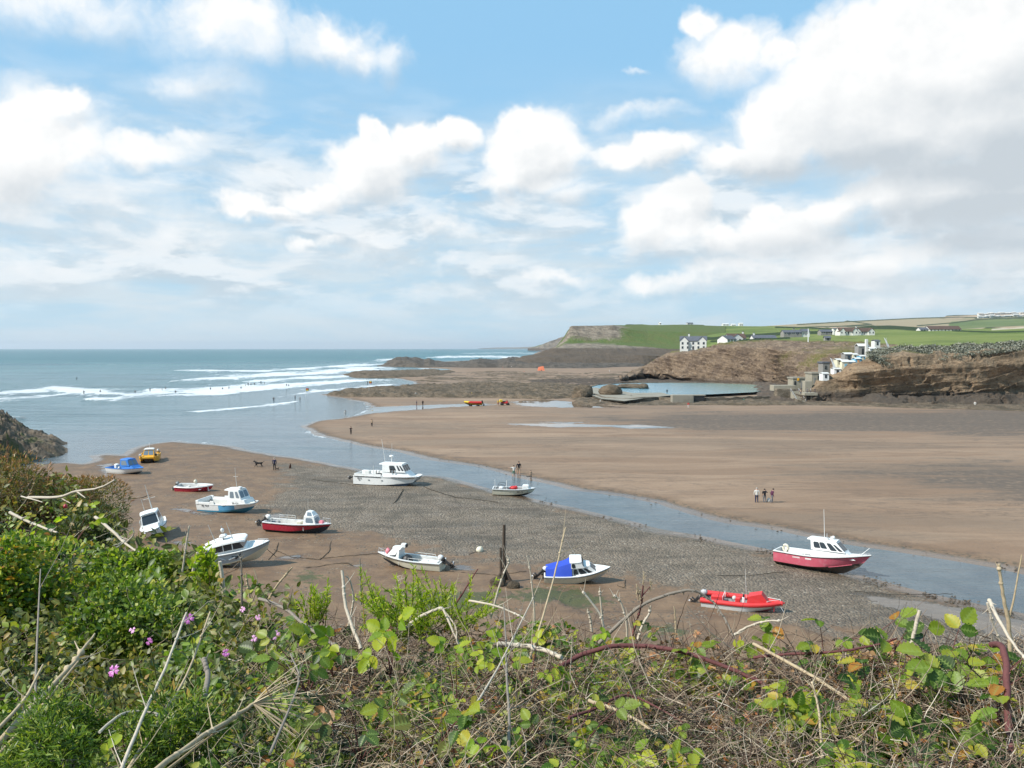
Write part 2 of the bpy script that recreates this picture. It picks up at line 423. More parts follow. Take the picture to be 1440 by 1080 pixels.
    run = N.m('MULTIPLY', N.mr(N.m('ABSOLUTE', N.m('SUBTRACT', rn, .5)), .030, .004), N.mr(n_s, .42, .58))
    col = N.mix(N.m('MULTIPLY', run, .45), col, (.075, .052, .036))
    fv = N.n('ShaderNodeTexVoronoi', {'Vector': pos, 'Scale': 1.1}, out=None)
    ftm = N.m('MULTIPLY', N.mr(fv.outputs['Distance'], .17, .07), N.mr(N.noise(pos, .07, 3, .6), .5, .62))
    col = N.mix(N.m('MULTIPLY', ftm, .5), col, (.085, .058, .04))
    N.put(b.inputs['Base Color'], col)
    rough = N.m('MULTIPLY', N.mr(wet2, 0, 1, .78, .05), 1.0)
    rough = N.m('SUBTRACT', rough, N.m('MULTIPLY', N.m('MULTIPLY', dampf, N.mr(n_m, .55, .3)), .22))
    N.put(b.inputs['Roughness'], rough)
    b.inputs['Specular IOR Level'].default_value = .45
    rpl = N.noise(N.vm('MULTIPLY', pos, (.5, 2.4, 1)), 1.0, 4, .6, .6)
    n_f = N.m('ADD', n_f, N.m('MULTIPLY', rpl, .8))
    h = N.m('ADD', N.m('MULTIPLY', N.m('MULTIPLY', vor.outputs['Distance'], gmask), -.9), N.m('MULTIPLY', n_f, .25))
    h = N.m('MULTIPLY', N.m('ADD', h, N.m('MULTIPLY', n_m, .6)), N.m('SUBTRACT', 1.0, wet2))
    N.put(b.inputs['Normal'], N.bump(h, N.mr(dist, 50, 500, .7, .15), .25))
near_side = -poly_sd(gx, gy, [(p.x, p.y) for p in (G(*q) for q in near_shore)] + [(60, -40), (-60, -40)])
M_ground = mat('beach_sand', ground_mat)
me = mesh_from('beach', np.stack([gx, gy, gz], 1), gf, [M_ground], True,
               attrs=dict(shore=sdw2, shingle=gravel, far_shingle=far_gravel, algae=algae, puddle=pud, near_side=near_side))
link('beach', me, kind='structure')

# ---- water sheet: river, shallows and sea
wx, wy, wf = polar(8, 45000, 760, -62, 62, 560)
q3 = np.stack([wx, wy, np.zeros_like(wx)], 1)
wsd = poly_sd(wx, wy, sea_poly)
wpx, wpy = to_px(wx, wy, 0 * wx)
wr = np.hypot(wx, wy)
foam = np.zeros_like(wx)
wavez = np.zeros_like(wx)
for (pts, w, s) in [   # pixel line, half thickness in pixels at both ends, strength
    ([(-250, 560), (0, 555), (30, 553), (75, 548), (130, 552), (180, 557), (250, 553), (330, 549), (400, 543), (470, 539), (530, 533)], 3.6, 1.0),
    ([(115, 562), (150, 562), (195, 560), (250, 556), (340, 553)], 2.0, 1.0),
    ([(200, 549), (290, 547), (370, 543)], 2.0, .8),
    ([(238, 521.5), (300, 522), (360, 523), (420, 520), (500, 514), (540, 512)], 1.5, 1.0),
    ([(240, 538), (290, 534), (330, 532), (380, 528), (430, 526), (490, 521), (540, 517)], 3.2, .95),
    ([(330, 538), (420, 533), (500, 529), (560, 524)], 2.4, .8),
    ([(256, 580), (300, 578), (350, 573), (400, 567), (430, 562)], 1.3, .9),
    ([(340, 576), (380, 571), (415, 568)], .8, .6),
    ([(-100, 587), (0, 588), (35, 587)], 1.3, .9),
    ([(380, 560), (440, 551), (500, 545), (560, 540)], 1.4, .8), ([(420, 543), (480, 538), (560, 532)], 1.6, .7),
    ([(600, 503), (680, 502), (740, 503)], 1.6, .9), ([(520, 508), (560, 505), (600, 506)], 1.5, .8), ([(640, 497.5), (700, 496.5), (760, 497)], .8, .6),
    ([(100, 545), (60, 546), (-50, 548)], 1.0, .4), ([(170, 537), (200, 534)], 1.0, .35), ([(145, 513), (165, 513)], .5, .5)]:
    # distance in authoring pixels -> strips of broken water lying on the sea
    d, t = line_d(wpx, wpy, pts)
    tap = np.clip(np.minimum(t, 1 - t) * 8, .15, 1)
    sgn_up = np.interp(wpx, [p[0] for p in sorted(pts)], [p[1] for p in sorted(pts)]) - wpy
    dd = np.where(sgn_up > 0, d * .8, d * 1.5)
    k = np.clip(1 - dd / (w * 2.3 * tap), 0, 1) * s
    foam = np.maximum(foam, k)
    wavez = np.maximum(wavez, np.clip(1 - d / (w * 1.6 * tap + .3), 0, 1) * s)
foam = np.maximum(foam, .46 * np.clip(1 - abs(wpy - (558 - (wpx - 100) * .055)) / 15, 0, 1) * (wpx < 620) * (wpy > 500))
foam = np.maximum(foam, .50 * np.clip(1 - abs(wpy - (532 - (wpx - 240) * .05)) / 14, 0, 1) * np.clip((wpx - 200) / 120, 0, 1) * (wpx < 620))
edgew = np.exp(-((wsd + 1.0) / (.8 * np.clip(wr / 130, .5, 3))) ** 2) * np.clip((wr - 95) / 60, 0, 1) * (wx < 10)
foam = np.maximum(foam, edgew * .46)
wz = np.zeros_like(wx)
seaw = np.clip((-wsd - 15) / 80, 0, 1)
sw1 = fbm(q3 * np.array([1 / 60., 1 / 14., 1]), 4, seed=41)
wz += (sw1 * 1.1 + fbm(q3 * np.array([1 / 22., 1 / 7., 1]), 3, seed=43) * .35) * seaw * np.clip(2500 / wr, 0, 1)
wz += wavez * .9 * seaw
def water_mat(N, b):
    pos = N.n('ShaderNodeNewGeometry', out=None).outputs['Position']
    sd_, fo = N.attr('shore'), N.attr('foam')
    dist = N.vm('LENGTH', pos, out=1)
    depth = N.m('MULTIPLY', sd_, -1)
    st = N.noise(N.vm('MULTIPLY', pos, (.004, .016, 1)), 1.0, 6, .6, .5)
    shallow = N.mix(N.mr(N.noise(pos, .2, 5, .6), .35, .65), (.065, .090, .105), (.10, .125, .135))
    mid = (.10, .16, .17)
    col = N.mix(N.mr(depth, 2, 60), shallow, mid)
    deep = N.mix(N.mr(st, .36, .64), (.018, .105, .135), (.05, .165, .175))
    col = N.mix(N.mr(N.m('ADD', dist, N.m('MULTIPLY', st, 300)), 260, 900), col, deep)
    # foam
    fn = N.noise(N.vm('MULTIPLY', pos, (.35, .16, 1)), 1.0, 8, .72, .4)
    fn2 = N.noise(N.vm('MULTIPLY', pos, (.05, .02, 1)), 1.0, 6, .65, .3)
    ff = N.m('ADD', fo, N.m('ADD', N.m('MULTIPLY', N.m('SUBTRACT', fn, .5), 1.5), N.m('MULTIPLY', N.m('SUBTRACT', fn2, .5), 2.3)))
    fm = N.mr(ff, .42, .80)
    fm = N.m('MULTIPLY', fm, N.mr(fo, .02, .18))
    # dark and pale bands put into the colour to suggest wave shading
    cap = N.noise(N.vm('MULTIPLY', pos, (.012, .10, 1)), 1.0, 3, .5)
    wv = N.noise(N.vm('MULTIPLY', pos, (.022, .12, 1)), 1.0, 7, .68, .5)
    col = N.mix(N.m('MULTIPLY', N.mr(wv, .52, .64), .5), col, (.02, .07, .085))
    col = N.mix(N.m('MULTIPLY', N.mr(wv, .42, .32), .35), col, (.20, .27, .28))
    col = N.mix(fm, col, (.62, .64, .64))
    N.put(b.inputs['Base Color'], col)
    N.put(b.inputs['Roughness'], N.m('MAXIMUM', N.mr(dist, 100, 1500, .10, .34), N.m('MULTIPLY', fm, .9)))
    b.inputs['IOR'].default_value = 1.33
    rip = N.noise(N.vm('MULTIPLY', pos, (1.0, 2.2, 1)), 1.3, 5, .62, .3)
    rip2 = N.noise(N.vm('MULTIPLY', pos, (.05, .22, 1)), 1.0, 7, .66, .4)
    h = N.m('ADD', N.m('MULTIPLY', rip, N.mr(dist, 60, 500, .05, .16)), N.m('MULTIPLY', rip2, N.mr(depth, 3, 120, .22, 2.6)))
    N.put(b.inputs['Normal'], N.bump(h, .8, 1.0))
M_water = mat('sea_water', water_mat)
me = mesh_from('sea', np.stack([wx, wy, wz - .06], 1), wf, [M_water], True, attrs=dict(shore=wsd, foam=foam))
link('sea', me, kind='structure')
# ================================================================== CLIFFS, ROCKS AND FARMLAND
def grid_normals(Vg):
    du = np.gradient(Vg, axis=0); dv = np.gradient(Vg, axis=1)
    n = np.cross(du, dv); n /= np.linalg.norm(n, axis=2, keepdims=True) + 1e-9
    return n
def rail_pts(pxs, rail):
    """rail: knots (px, py, D) ; D None -> on the sand"""
    k = sorted(rail); kx = [a[0] for a in k]
    out = []
    py = np.interp(pxs, kx, [a[1] for a in k])
    Ds = [(a[2] if a[2] is not None else G(a[0], a[1]).y) for a in k]
    D = np.interp(pxs, kx, Ds)
    for a, b, c in zip(pxs, py, D): out.append(P(a, b, c))
    return np.array([tuple(q) for q in out])
def loft(name, px0, px1, nu, rails, nvs, disp, material, grass=None, label=None, cat=None, kind=None, seed=0, strata=(0.05, 0.02, 1.0), sink=-0.6, gx=None, steps=None):
    pxs = np.linspace(px0, px1, nu)
    rs = [rail_pts(pxs, r) for r in rails]
    rows = []; gr = []
    for i in range(len(rs) - 1):
        n = nvs[i]
        for j in range(n):
            t = j / n
            rows.append(rs[i] * (1 - t) + rs[i + 1] * t)
            gr.append(np.full(nu, (grass[i] * (1 - t) + grass[i + 1] * t) if grass else 0))
    rows.append(rs[-1]); gr.append(np.full(nu, grass[-1] if grass else 0))
    Vg = np.stack(rows, 1); gr = np.stack(gr, 1)
    if gx: k_ = gx[2] if len(gx) > 2 else nvs[0]; gr[:, k_:] = np.maximum(gr[:, k_:], np.interp(pxs, gx[0], gx[1])[:, None])
    nrm = grid_normals(Vg)
    flat = Vg.reshape(-1, 3)
    amp, cell = disp
    gw = 1 - np.clip(gr.ravel(), 0, 1) * .85
    s = flat @ np.array(strata)
    st = np.stack([flat[:, 0] / (cell * 3.0), flat[:, 1] / (cell * 3.0), s / (cell * .28)], 1)
    d = fbm(flat / (cell * 2.2), 4, seed=seed) * 1.4 + fbm(st, 3, seed=seed + 5) * 1.0 + (fbm(flat / (cell * .5), 3, seed=seed + 9, ridged=True)) * .45
    if steps:
        sc_, sa = steps
        ph = s / sc_ + fbm(flat / (cell * 2), 3, seed=seed + 31) * 1.6
        fr = ph - np.floor(ph)
        d = d + (fr ** 1.5 - .5) * sa * (.4 + 1.2 * (fbm(flat / (cell * 1.4), 3, seed=seed + 37) + .5))
        vc = fbm(flat * np.array([1 / (cell * .45), 1 / (cell * .45), 1 / (cell * 3)]), 3, seed=seed + 41, ridged=True)
        d = d + np.minimum(vc * 2.2, .15) * sa
    d = d * amp * gw
    fade = np.ones(Vg.shape[1]); fade[0] = 0
    d = (d.reshape(Vg.shape[:2]) * fade[None, :])
    sgn = np.sign(-(nrm[..., 1]).mean()) or 1
    Vn = Vg + nrm * sgn * d[..., None] * np.array([1, 1, .55])
    Vn[:, 0, 2] += sink
    m = mesh_from(name, Vn.reshape(-1, 3), grid_faces(nu, Vg.shape[1]), [material], False, attrs=dict(grass=gr.ravel() + fbm(flat / (cell * 1.3), 4, seed=seed + 3) * .7))
    return link(name, m, label=label, cat=cat, kind=kind)

def rock_mat(name, A, B, C, grass=(.075, .12, .022), grass2=(.12, .12, .035), sc=1.0, strata=(.05, .02, 1.0), dark=(.03, .026, .022), low=None):
    def bld(N, b):
        pos = N.n('ShaderNodeNewGeometry', out=None).outputs['Position']
        s = N.vm('DOT_PRODUCT', pos, strata, out=1)
        sp = N.n('ShaderNodeSeparateXYZ', {0: pos}, out=None)
        stv = N.n('ShaderNodeCombineXYZ', {0: N.m('MULTIPLY', sp.outputs[0], .25), 1: N.m('MULTIPLY', sp.outputs[1], .25), 2: s})
        n1 = N.noise(stv, 1.3 * sc, 7, .65, .4)
        n2 = N.noise(pos, .16 * sc, 6, .6)
        n3 = N.noise(pos, .9 * sc, 6, .68)
        col = N.mix(N.mr(n1, .32, .66), A, B)
        col = N.mix(N.m('MULTIPLY', N.mr(n2, .45, .62), .7), col, C)
        col = N.mix(N.m('MULTIPLY', N.mr(n3, .56, .68), .75), col, dark)
        crk = N.noise(N.vm('ADD', N.vm('MULTIPLY', stv, (1.6, 1.6, .35)), N.vm('MULTIPLY', pos, (.12, .12, .05))), 2.2 * sc, 5, .65, .9)
        col = N.mix(N.m('MULTIPLY', N.mr(N.m('ABSOLUTE', N.m('SUBTRACT', crk, .5)), .02, .004), .6), col, dark)
        if low:
            z = sp.outputs[2]
            lm = N.mr(N.m('ADD', z, N.m('MULTIPLY', N.m('SUBTRACT', n2, .5), 3)), low[0], low[0] - 1.6)
            col = N.mix(N.m('MULTIPLY', lm, .85), col, low[1])
        g = N.attr('grass')
        gm = N.mr(N.m('ADD', g, N.m('MULTIPLY', N.m('SUBTRACT', n3, .5), .5)), .42, .58)
        gc = N.mix(N.mr(n2, .3, .7), grass, grass2)
        gc = N.mix(N.m('MULTIPLY', N.mr(n3, .4, .7), .5), gc, tuple(c * .55 for c in grass))
        col = N.mix(gm, col, gc)
        N.put(b.inputs['Base Color'], col); b.inputs['Roughness'].default_value = .9
        b.inputs['Specular IOR Level'].default_value = .2
        h = N.m('ADD', N.m('MULTIPLY', n3, .6), N.m('MULTIPLY', n1, .7))
        N.put(b.inputs['Normal'], N.bump(h, .9, .9 / sc))
    return mat(name, bld)

M_redrock = rock_mat('red_brown_rock', (.18, .12, .072), (.32, .23, .145), (.13, .10, .064), (.10, .105, .035), (.15, .125, .055), 1.0, low=(4.6, (.062, .05, .04)), strata=(-.10, .03, 1))
M_tanrock = rock_mat('tan_rock', (.135, .094, .064), (.265, .195, .13), (.10, .07, .052), (.11, .11, .03), (.17, .13, .055), .9, strata=(.35, .05, 1), low=(2.5, (.075, .058, .045)))
M_headrock = rock_mat('headland_rock', (.17, .135, .10), (.29, .24, .18), (.10, .08, .058), (.085, .125, .03), (.11, .12, .035), .45, strata=(.08, .02, 1), low=(18, (.082, .060, .042)))
M_reef = rock_mat('weedy_reef_rock', (.10, .073, .048), (.20, .15, .10), (.062, .05, .032), (.04, .05, .015), (.06, .06, .02), 1.4, strata=(.4, .3, 1))
M_darkreef = rock_mat('dark_reef_rock', (.085, .07, .055), (.14, .115, .09), (.055, .045, .035), (.04, .05, .015), (.06, .06, .02), .8, strata=(.2, .1, 1))

M_shorerock = rock_mat('shore_boulder_rock', (.11, .085, .06), (.20, .155, .11), (.07, .055, .04), (.055, .075, .022), (.09, .095, .035), 1.8, strata=(.4, .2, 1))
# far, hazy headlands
loft('distant_headland', 742, 812, 60, [[(742, 493, 4200), (812, 493, 4200)], [(742, 489.5, 4230), (755, 488, 4230), (770, 481, 4230), (786, 475, 4230), (812, 468, 4230)], [(742, 490, 4800), (812, 470, 4800)]],
     [14, 6], (16, 60), M_headrock, [0, .2, 1], kind='structure', seed=50)
loft('faint_headland', 672, 760, 30, [[(672, 490.3, 11000), (760, 490.3, 11000)], [(672, 490, 11050), (700, 488.6, 11050), (730, 488.4, 11050), (760, 487, 11050)], [(672, 490.2, 12000), (760, 488, 12000)]],
     [5, 3], (8, 200), M_headrock, [0, .2, 1], kind='structure', seed=52)

# ---- north headland: dark low cliffs, grass shelf, upper cliff
loft('north_headland', 716, 1020, 330, [
    [(716, 516, None), (735, 515.5, None), (905, 515, None), (950, 514, None), (1020, 513, None)],
    [(716, 513, 775), (735, 507, 775), (760, 504, 775), (800, 501, 780), (860, 500, 780), (905, 500, 780), (1020, 500, 790)],
    [(716, 510, 820), (735, 501, 815), (752, 499, 815), (775, 492, 820), (792, 488, 830), (830, 486, 840), (870, 486.5, 850), (905, 488, 850), (940, 492, 830), (1020, 492, 800)],
    [(716, 509, 860), (752, 500, 870), (782, 488, 900), (796, 482, 900), (840, 481, 905), (880, 481, 905), (920, 484, 900), (1020, 480, 900)],
    [(716, 509, 880), (752, 501, 880), (784, 486, 925), (794, 477, 925), (801, 460, 935), (806, 458.5, 935), (862, 459, 940), (880, 463, 940), (910, 466, 950), (1020, 468, 950)],
    [(716, 510, 990), (780, 490, 1100), (806, 458.5, 1180), (860, 457.5, 1200), (905, 457, 1250), (960, 456.5, 1250), (1020, 459, 1250)],
    [(716, 514, 1500), (1020, 475, 1700)]],
    [12, 22, 14, 34, 22, 4], (7, 26), M_headrock, [0, .05, .22, .58, .12, 1.0, 1.0], label='grass topped headland with grey cliff face and dark rocky foot beyond the beach', cat='headland', seed=60, gx=([716, 835, 905, 1020], [0, 0, .95, .95], 36))

# ---- farmland: green ground that rises behind the cliffs
def field_mat(N, b):
    pos = N.n('ShaderNodeNewGeometry', out=None).outputs['Position']
    n1 = N.noise(pos, .006, 6, .6); n2 = N.noise(N.vm('MULTIPLY', pos, (.03, .012, .03)), 1, 6, .65); n3 = N.noise(pos, .22, 5, .7)
    col = N.mix(N.mr(n1, .38, .6), (.105, .145, .034), (.17, .195, .056))
    col = N.mix(N.m('MULTIPLY', N.mr(n2, .5, .68), .6), col, (.07, .10, .03))
    col = N.mix(N.m('MULTIPLY', N.mr(n2, .36, .24), .5), col, (.19, .19, .075))
    col = N.mix(N.m('MULTIPLY', N.mr(n3, .55, .7), .4), col, (.05, .08, .02))
    hd = N.attr('hedge')
    col = N.mix(N.mr(N.m('ADD', hd, N.m('MULTIPLY', N.m('SUBTRACT', n3, .5), .6)), .35, .6), col, (.028, .045, .014))
    pth = N.attr('path')
    col = N.mix(N.mr(pth, .3, .7), col, (.42, .36, .26))
    N.put(b.inputs['Base Color'], col); b.inputs['Roughness'].default_value = .95; b.inputs['Specular IOR Level'].default_value = .15
    N.put(b.inputs['Normal'], N.bump(n3, .6, 1.5))
M_field = mat('meadow_grass', field_mat)
def sheet(name, px0, px1, nu, rails, nvs, amp, cell, material, hedges=(), paths=(), seed=0, label=None, cat=None, kind='structure'):
    pxs = np.linspace(px0, px1, nu); rs = [rail_pts(pxs, r) for r in rails]; rows = []
    # smooth spline between the rails
    n = len(rs)
    for i in range(n - 1):
        a, b_, c, d = rs[max(i - 1, 0)], rs[i], rs[i + 1], rs[min(i + 2, n - 1)]
        for j in range(nvs[i]):
            t = j / nvs[i]
            rows.append(b_ * (1 - t) + c * t)
    rows.append(rs[-1])
    Vg = np.stack(rows, 1); f = Vg.reshape(-1, 3).copy()
    f[:, 2] += fbm(f / cell, 4, seed=seed) * amp
    fx, fy = to_px(f[:, 0], f[:, 1], f[:, 2])
    hd = np.zeros(len(f)); pt = np.zeros(len(f))
    for pts, w in hedges:
        d, t = line_d(fx, fy, pts); k = np.clip(1.4 - d / w, 0, 1); hd = np.maximum(hd, k)
    for pts, w in paths:
        d, t = line_d(fx, fy, pts); pt = np.maximum(pt, np.clip(1.4 - d / w, 0, 1))
    f[:, 2] += np.clip(hd, 0, 1) * f[:, 1] * .0014
    return link(name, mesh_from(name, f, grid_faces(nu, Vg.shape[1]), [material], True, attrs=dict(hedge=hd, path=pt)), kind=kind, label=label, cat=cat)
sheet('meadow', 850, 1960, 620, [
    [(850, 512, 1000), (960, 512, 1000), (985, 512, 620), (1010, 512, 500), (1080, 512, 496), (1190, 512, 450), (1240, 512, 420), (1262, 512, 300), (1440, 512, 305), (1960, 512, 305)],
    [(850, 486, 1000), (960, 482, 1000), (985, 486, 620), (1010, 486, 500), (1040, 480, 496), (1080, 478, 496), (1190, 480.5, 450), (1240, 485, 420), (1262, 490, 300), (1330, 488.5, 305), (1440, 483, 305), (1960, 477, 305)],
    [(850, 484, 1020), (960, 480, 1010), (985, 482, 700), (1010, 481, 580), (1080, 476.5, 560), (1190, 478, 510), (1240, 480, 480), (1262, 483, 400), (1330, 479, 380), (1440, 476, 380), (1960, 470, 380)],
    [(850, 481, 1080), (905, 481, 1060), (960, 477, 1040), (1010, 477, 760), (1080, 473, 680), (1190, 472.5, 640), (1250, 474, 600), (1330, 472, 560), (1440, 469, 560), (1960, 462, 560)],
    [(850, 470, 1150), (905, 468, 1150), (1010, 467, 1000), (1080, 466, 900), (1190, 465.5, 900), (1290, 464, 850), (1360, 464, 850), (1440, 462, 800), (1960, 455, 800)],
    [(850, 458, 1300), (905, 457, 1300), (985, 458.5, 1350), (1080, 458.5, 1350), (1130, 459.5, 1300), (1190, 463, 1150), (1225, 460, 1100), (1250, 459, 1100), (1290, 461, 1100), (1340, 463.5, 1000), (1440, 460.5, 900), (1960, 453, 900)],
    [(850, 470, 2200), (1960, 468, 1700)]],
    [4, 10, 24, 30, 34, 5], 2.2, 45, M_field, seed=70,
    hedges=[([(880, 457), (905, 456), (945, 455.5), (990, 459)], 1.2), ([(960, 474), (1000, 477), (1040, 474), (1100, 470), (1190, 467)], 2.4), ([(880, 486), (925, 482), (960, 486)], 2.2), ([(1190, 464), (1230, 461), (1260, 461), (1300, 464)], 3.2),
            ([(1090, 461), (1140, 462), (1200, 466)], 1.0), ([(1000, 481), (1110, 476)], 1.4), ([(1340, 466), (1400, 468), (1440, 467)], 1.0), ([(1385, 462), (1440, 460)], .8)],
    paths=[([(1395, 463.5), (1440, 461)], .9), ([(930, 470), (950, 471)], .5)])

def tanfield(N, b):
    pos = N.n('ShaderNodeNewGeometry', out=None).outputs['Position']
    v = N.n('ShaderNodeTexVoronoi', {'Vector': N.vm('MULTIPLY', N.vm('ADD', pos, (300, 900, 0)), (.0018, .0014, 0)), 'Scale': 1.0}, out=None)
    c = N.n('ShaderNodeSeparateColor', {0: v.outputs['Color']}, out=None)
    n1 = N.noise(pos, .004, 5, .6)
    col = N.ramp(c.outputs[0], [(0, (.32, .23, .145)), (.4, (.40, .295, .20)), (.6, (.34, .25, .16)), (.82, (.28, .235, .14)), (.93, (.20, .19, .09)), (1, (.42, .31, .22))])
    gsd = N.attr('path')                                   # green pasture on the near right slope
    col = N.mix(N.mr(gsd, .35, .65), col, N.mix(N.mr(n1, .4, .6), (.10, .135, .045), (.14, .165, .06)))
    v2 = N.n('ShaderNodeTexVoronoi', {'Vector': N.vm('MULTIPLY', N.vm('ADD', pos, (300, 900, 0)), (.0018, .0014, 0)), 'Scale': 1.0}, out=None, feature='DISTANCE_TO_EDGE')
    e = N.mr(N.m('ADD', v2.outputs['Distance'], N.m('MULTIPLY', N.noise(pos, .02, 3, .6), .03)), .035, .02)
    hd = N.attr('hedge')
    col = N.mix(N.m('MAXIMUM', N.m('MULTIPLY', e, .75), N.mr(hd, .3, .7)), col, (.05, .062, .028))
    N.put(b.inputs['Base Color'], col); b.inputs['Roughness'].default_value = .95; b.inputs['Specular IOR Level'].default_value = .1
M_tanfield = mat('stubble_fields', tanfield)
sheet('far_hills', 1010, 2150, 420, [
    [(1010, 468, 1750), (1440, 470, 1500), (2150, 466, 1500)],
    [(1010, 463, 2100), (1120, 461, 2100), (1220, 461, 2100), (1300, 462, 2100), (1440, 458, 1950), (2150, 452, 1900)],
    [(1010, 461, 2500), (1060, 459.5, 2500), (1120, 457.5, 2500), (1200, 456, 2500), (1300, 455, 2500), (1440, 449, 2400), (2150, 444, 2400)],
    [(1010, 463, 3000), (1060, 460.5, 3000), (1120, 455.5, 3000), (1200, 451.5, 3100), (1290, 447, 3100), (1350, 445, 3200), (1400, 442, 3200), (1440, 440, 3200), (1700, 435, 3200), (2150, 434, 3200)],
    [(1010, 475, 4200), (2150, 460, 4200)]],
    [20, 26, 34, 4], 5, 160, M_tanfield, seed=80,
    hedges=[([(1120, 457.5), (1200, 453), (1290, 448.5), (1350, 447), (1440, 449)], .5), ([(1190, 452), (1225, 457), (1180, 460)], .6), ([(1330, 445), (1385, 442.5), (1420, 440.5)], .9), ([(1370, 448.5), (1430, 445.5)], .7), ([(1290, 459), (1340, 455), (1370, 451), (1440, 447)], .6), ([(1130, 461), (1230, 459)], .5)],
    paths=[([(1340, 458), (1400, 454), (1480, 451), (1700, 447)], 6.5)])

# ---- middle cliff behind the pool
loft('folded_cliff', 872, 1262, 420, [
    [(872, 534, None), (905, 531, None), (935, 534, None), (1000, 539, None), (1055, 541, None), (1080, 541, None), (1120, 551, None), (1190, 556, None), (1262, 556, None)],
    [(872, 533.5, 400), (905, 525, 440), (935, 526, 425), (1000, 531, 395), (1055, 532, 380), (1090, 534, 370), (1120, 540, 330), (1190, 545, 300), (1262, 545, 300)],
    [(872, 533, 410), (905, 519, 455), (925, 508, 450), (945, 501, 440), (975, 497, 430), (1005, 493, 415), (1030, 490, 405), (1080, 491, 395), (1140, 497, 355), (1190, 500, 330), (1262, 503, 320)],
    [(872, 533, 420), (905, 517, 470), (925, 505, 470), (945, 497, 460), (975, 494, 450), (1000, 489, 440), (1012, 483, 430), (1040, 480.5, 430), (1080, 478.5, 430), (1110, 480, 420), (1140, 482, 400), (1200, 482, 380), (1262, 487, 360)],
    [(872, 533, 430), (905, 515, 500), (945, 494, 500), (1000, 487, 480), (1040, 480, 480), (1080, 478, 480), (1200, 480, 440), (1262, 486, 410)]],
    [16, 44, 26, 8], (3.4, 11), M_tanrock, [0, .02, .18, .55, 1.1], label='tan and purple folded rock cliff with grassy brow behind the sea pool', cat='cliff', seed=90, strata=(.35, .05, 1.0), steps=(2.6, 1.3), gx=([872, 1060, 1095, 1150, 1262], [0, 0, .36, .46, .46]))
# ---- right-hand cliff
loft('red_cliff', 1112, 1960, 760, [
    [(1112, 566, None), (1160, 567, None), (1250, 571, None), (1340, 571, None), (1440, 571, None), (1960, 590, None)],
    [(1112, 565, 252), (1160, 560, 248), (1250, 558, 244), (1340, 556, 242), (1440, 548, 242), (1960, 545, 215)],
    [(1112, 565, 253), (1128, 553, 254), (1150, 545, 254), (1180, 534, 254), (1205, 526, 250), (1250, 522, 250), (1340, 518, 248), (1440, 512, 248), (1960, 515, 220)],
    [(1112, 565, 254), (1128, 550, 256), (1150, 541, 257), (1180, 525, 258), (1205, 512, 257), (1240, 504, 256), (1270, 500, 255), (1340, 499, 254), (1400, 495, 254), (1440, 493, 254), (1960, 480, 226)],
    [(1112, 565, 256), (1135, 548, 260), (1165, 533, 264), (1190, 519, 266), (1215, 504, 268), (1240, 494, 268), (1270, 490, 268), (1320, 489, 268), (1380, 486, 268), (1440, 484, 268), (1960, 470, 240)],
    [(1112, 567, 262), (1165, 545, 275), (1190, 525, 285), (1215, 506, 290), (1250, 490, 300), (1320, 487, 300), (1440, 482, 300), (1960, 468, 300)]],
    [20, 60, 24, 14, 8], (2.3, 6.5), M_redrock, [0, 0, .02, .33, .75, 1.1], label='red brown layered cliff with grey scrub on its brow at the right', cat='cliff', seed=100, strata=(-.10, .03, 1.0), steps=(2.8, 1.6))

# ---- low reefs and loose rock beds
def rocks(name, poly_px, hfun, material, seed, label, nx=200, ny=60, cell=3.0, sub=.35, edge=2.0, cat='rocks', back=None, squash=(1, 1), weed=-.1):
    xs = [p[0] for p in poly_px]; ys = [p[1] for p in poly_px]
    pw = pxpoly(poly_px)
    if back: pw = pw + back
    X = [p[0] for p in pw]; Y = [p[1] for p in pw]
    # fan grid that follows the bearing from the shore path, so cells stay even in size along the view
    a0, a1 = min(atan2(x, y) for x, y in pw), max(atan2(x, y) for x, y in pw)
    r0, r1 = min(math.hypot(x, y) for x, y in pw) * .98, max(math.hypot(x, y) for x, y in pw) * 1.02
    r = np.geomspace(r0, r1, ny); a = np.linspace(a0, a1, nx)
    A, Rr = np.meshgrid(a, r, indexing='ij'); x = (np.sin(A) * Rr).ravel(); y = (np.cos(A) * Rr).ravel()
    q = np.stack([x, y, 0 * x], 1)
    sd_ = -poly_sd(x, y, pw)
    sd_ = sd_ + fbm(q / (cell * 3), 4, seed=seed) * edge * 2.5
    n = fbm(q * np.array([1 / (cell * 2.0 * squash[0]), 1 / (cell * squash[1]), 1]), 5, .58, seed=seed + 1, ridged=True) + .5
    n2 = fbm(q / (cell * .45), 3, seed=seed + 2) 
    hh = hfun(x, y)
    z = np.clip(sd_ / edge, -1.2, 1)
    z = np.where(z > 0, z ** .6, z) * hh * (.35 + 1.0 * (n - sub)) + n2 * hh * .22 * np.clip(sd_ / edge, 0, 1) - .12
    me_ = mesh_from(name, np.stack([x, y, z], 1), grid_faces(nx, ny), [material], False, attrs=dict(grass=fbm(q / 9, 4, seed=seed + 4) * 1.3 + weed))
    return link(name, me_, label=label, cat=cat)
rocks('reef', [(455, 556), (480, 550), (520, 547), (600, 543), (660, 541), (720, 540), (790, 541), (824, 545), (830, 553), (812, 560), (760, 562), (700, 561), (640, 560), (560, 560), (500, 559)],
      lambda x, y: 1.6 + 1.3 * np.clip(fbm(np.stack([x / 30, y / 30, 0 * x], 1), 3, seed=7) + .3, 0, 1), M_reef, 110, 'long low brown weed covered reef reaching into the surf', 420, 130, 3.2, .45, 3)
rocks('reef', [(478, 527), (500, 523), (560, 522), (610, 520), (640, 523), (600, 530), (540, 532), (500, 531)], lambda x, y: 2.0 + 0 * x, M_reef, 112, 'small flat reef tip between two lines of surf', 160, 50, 5, .45, 5)
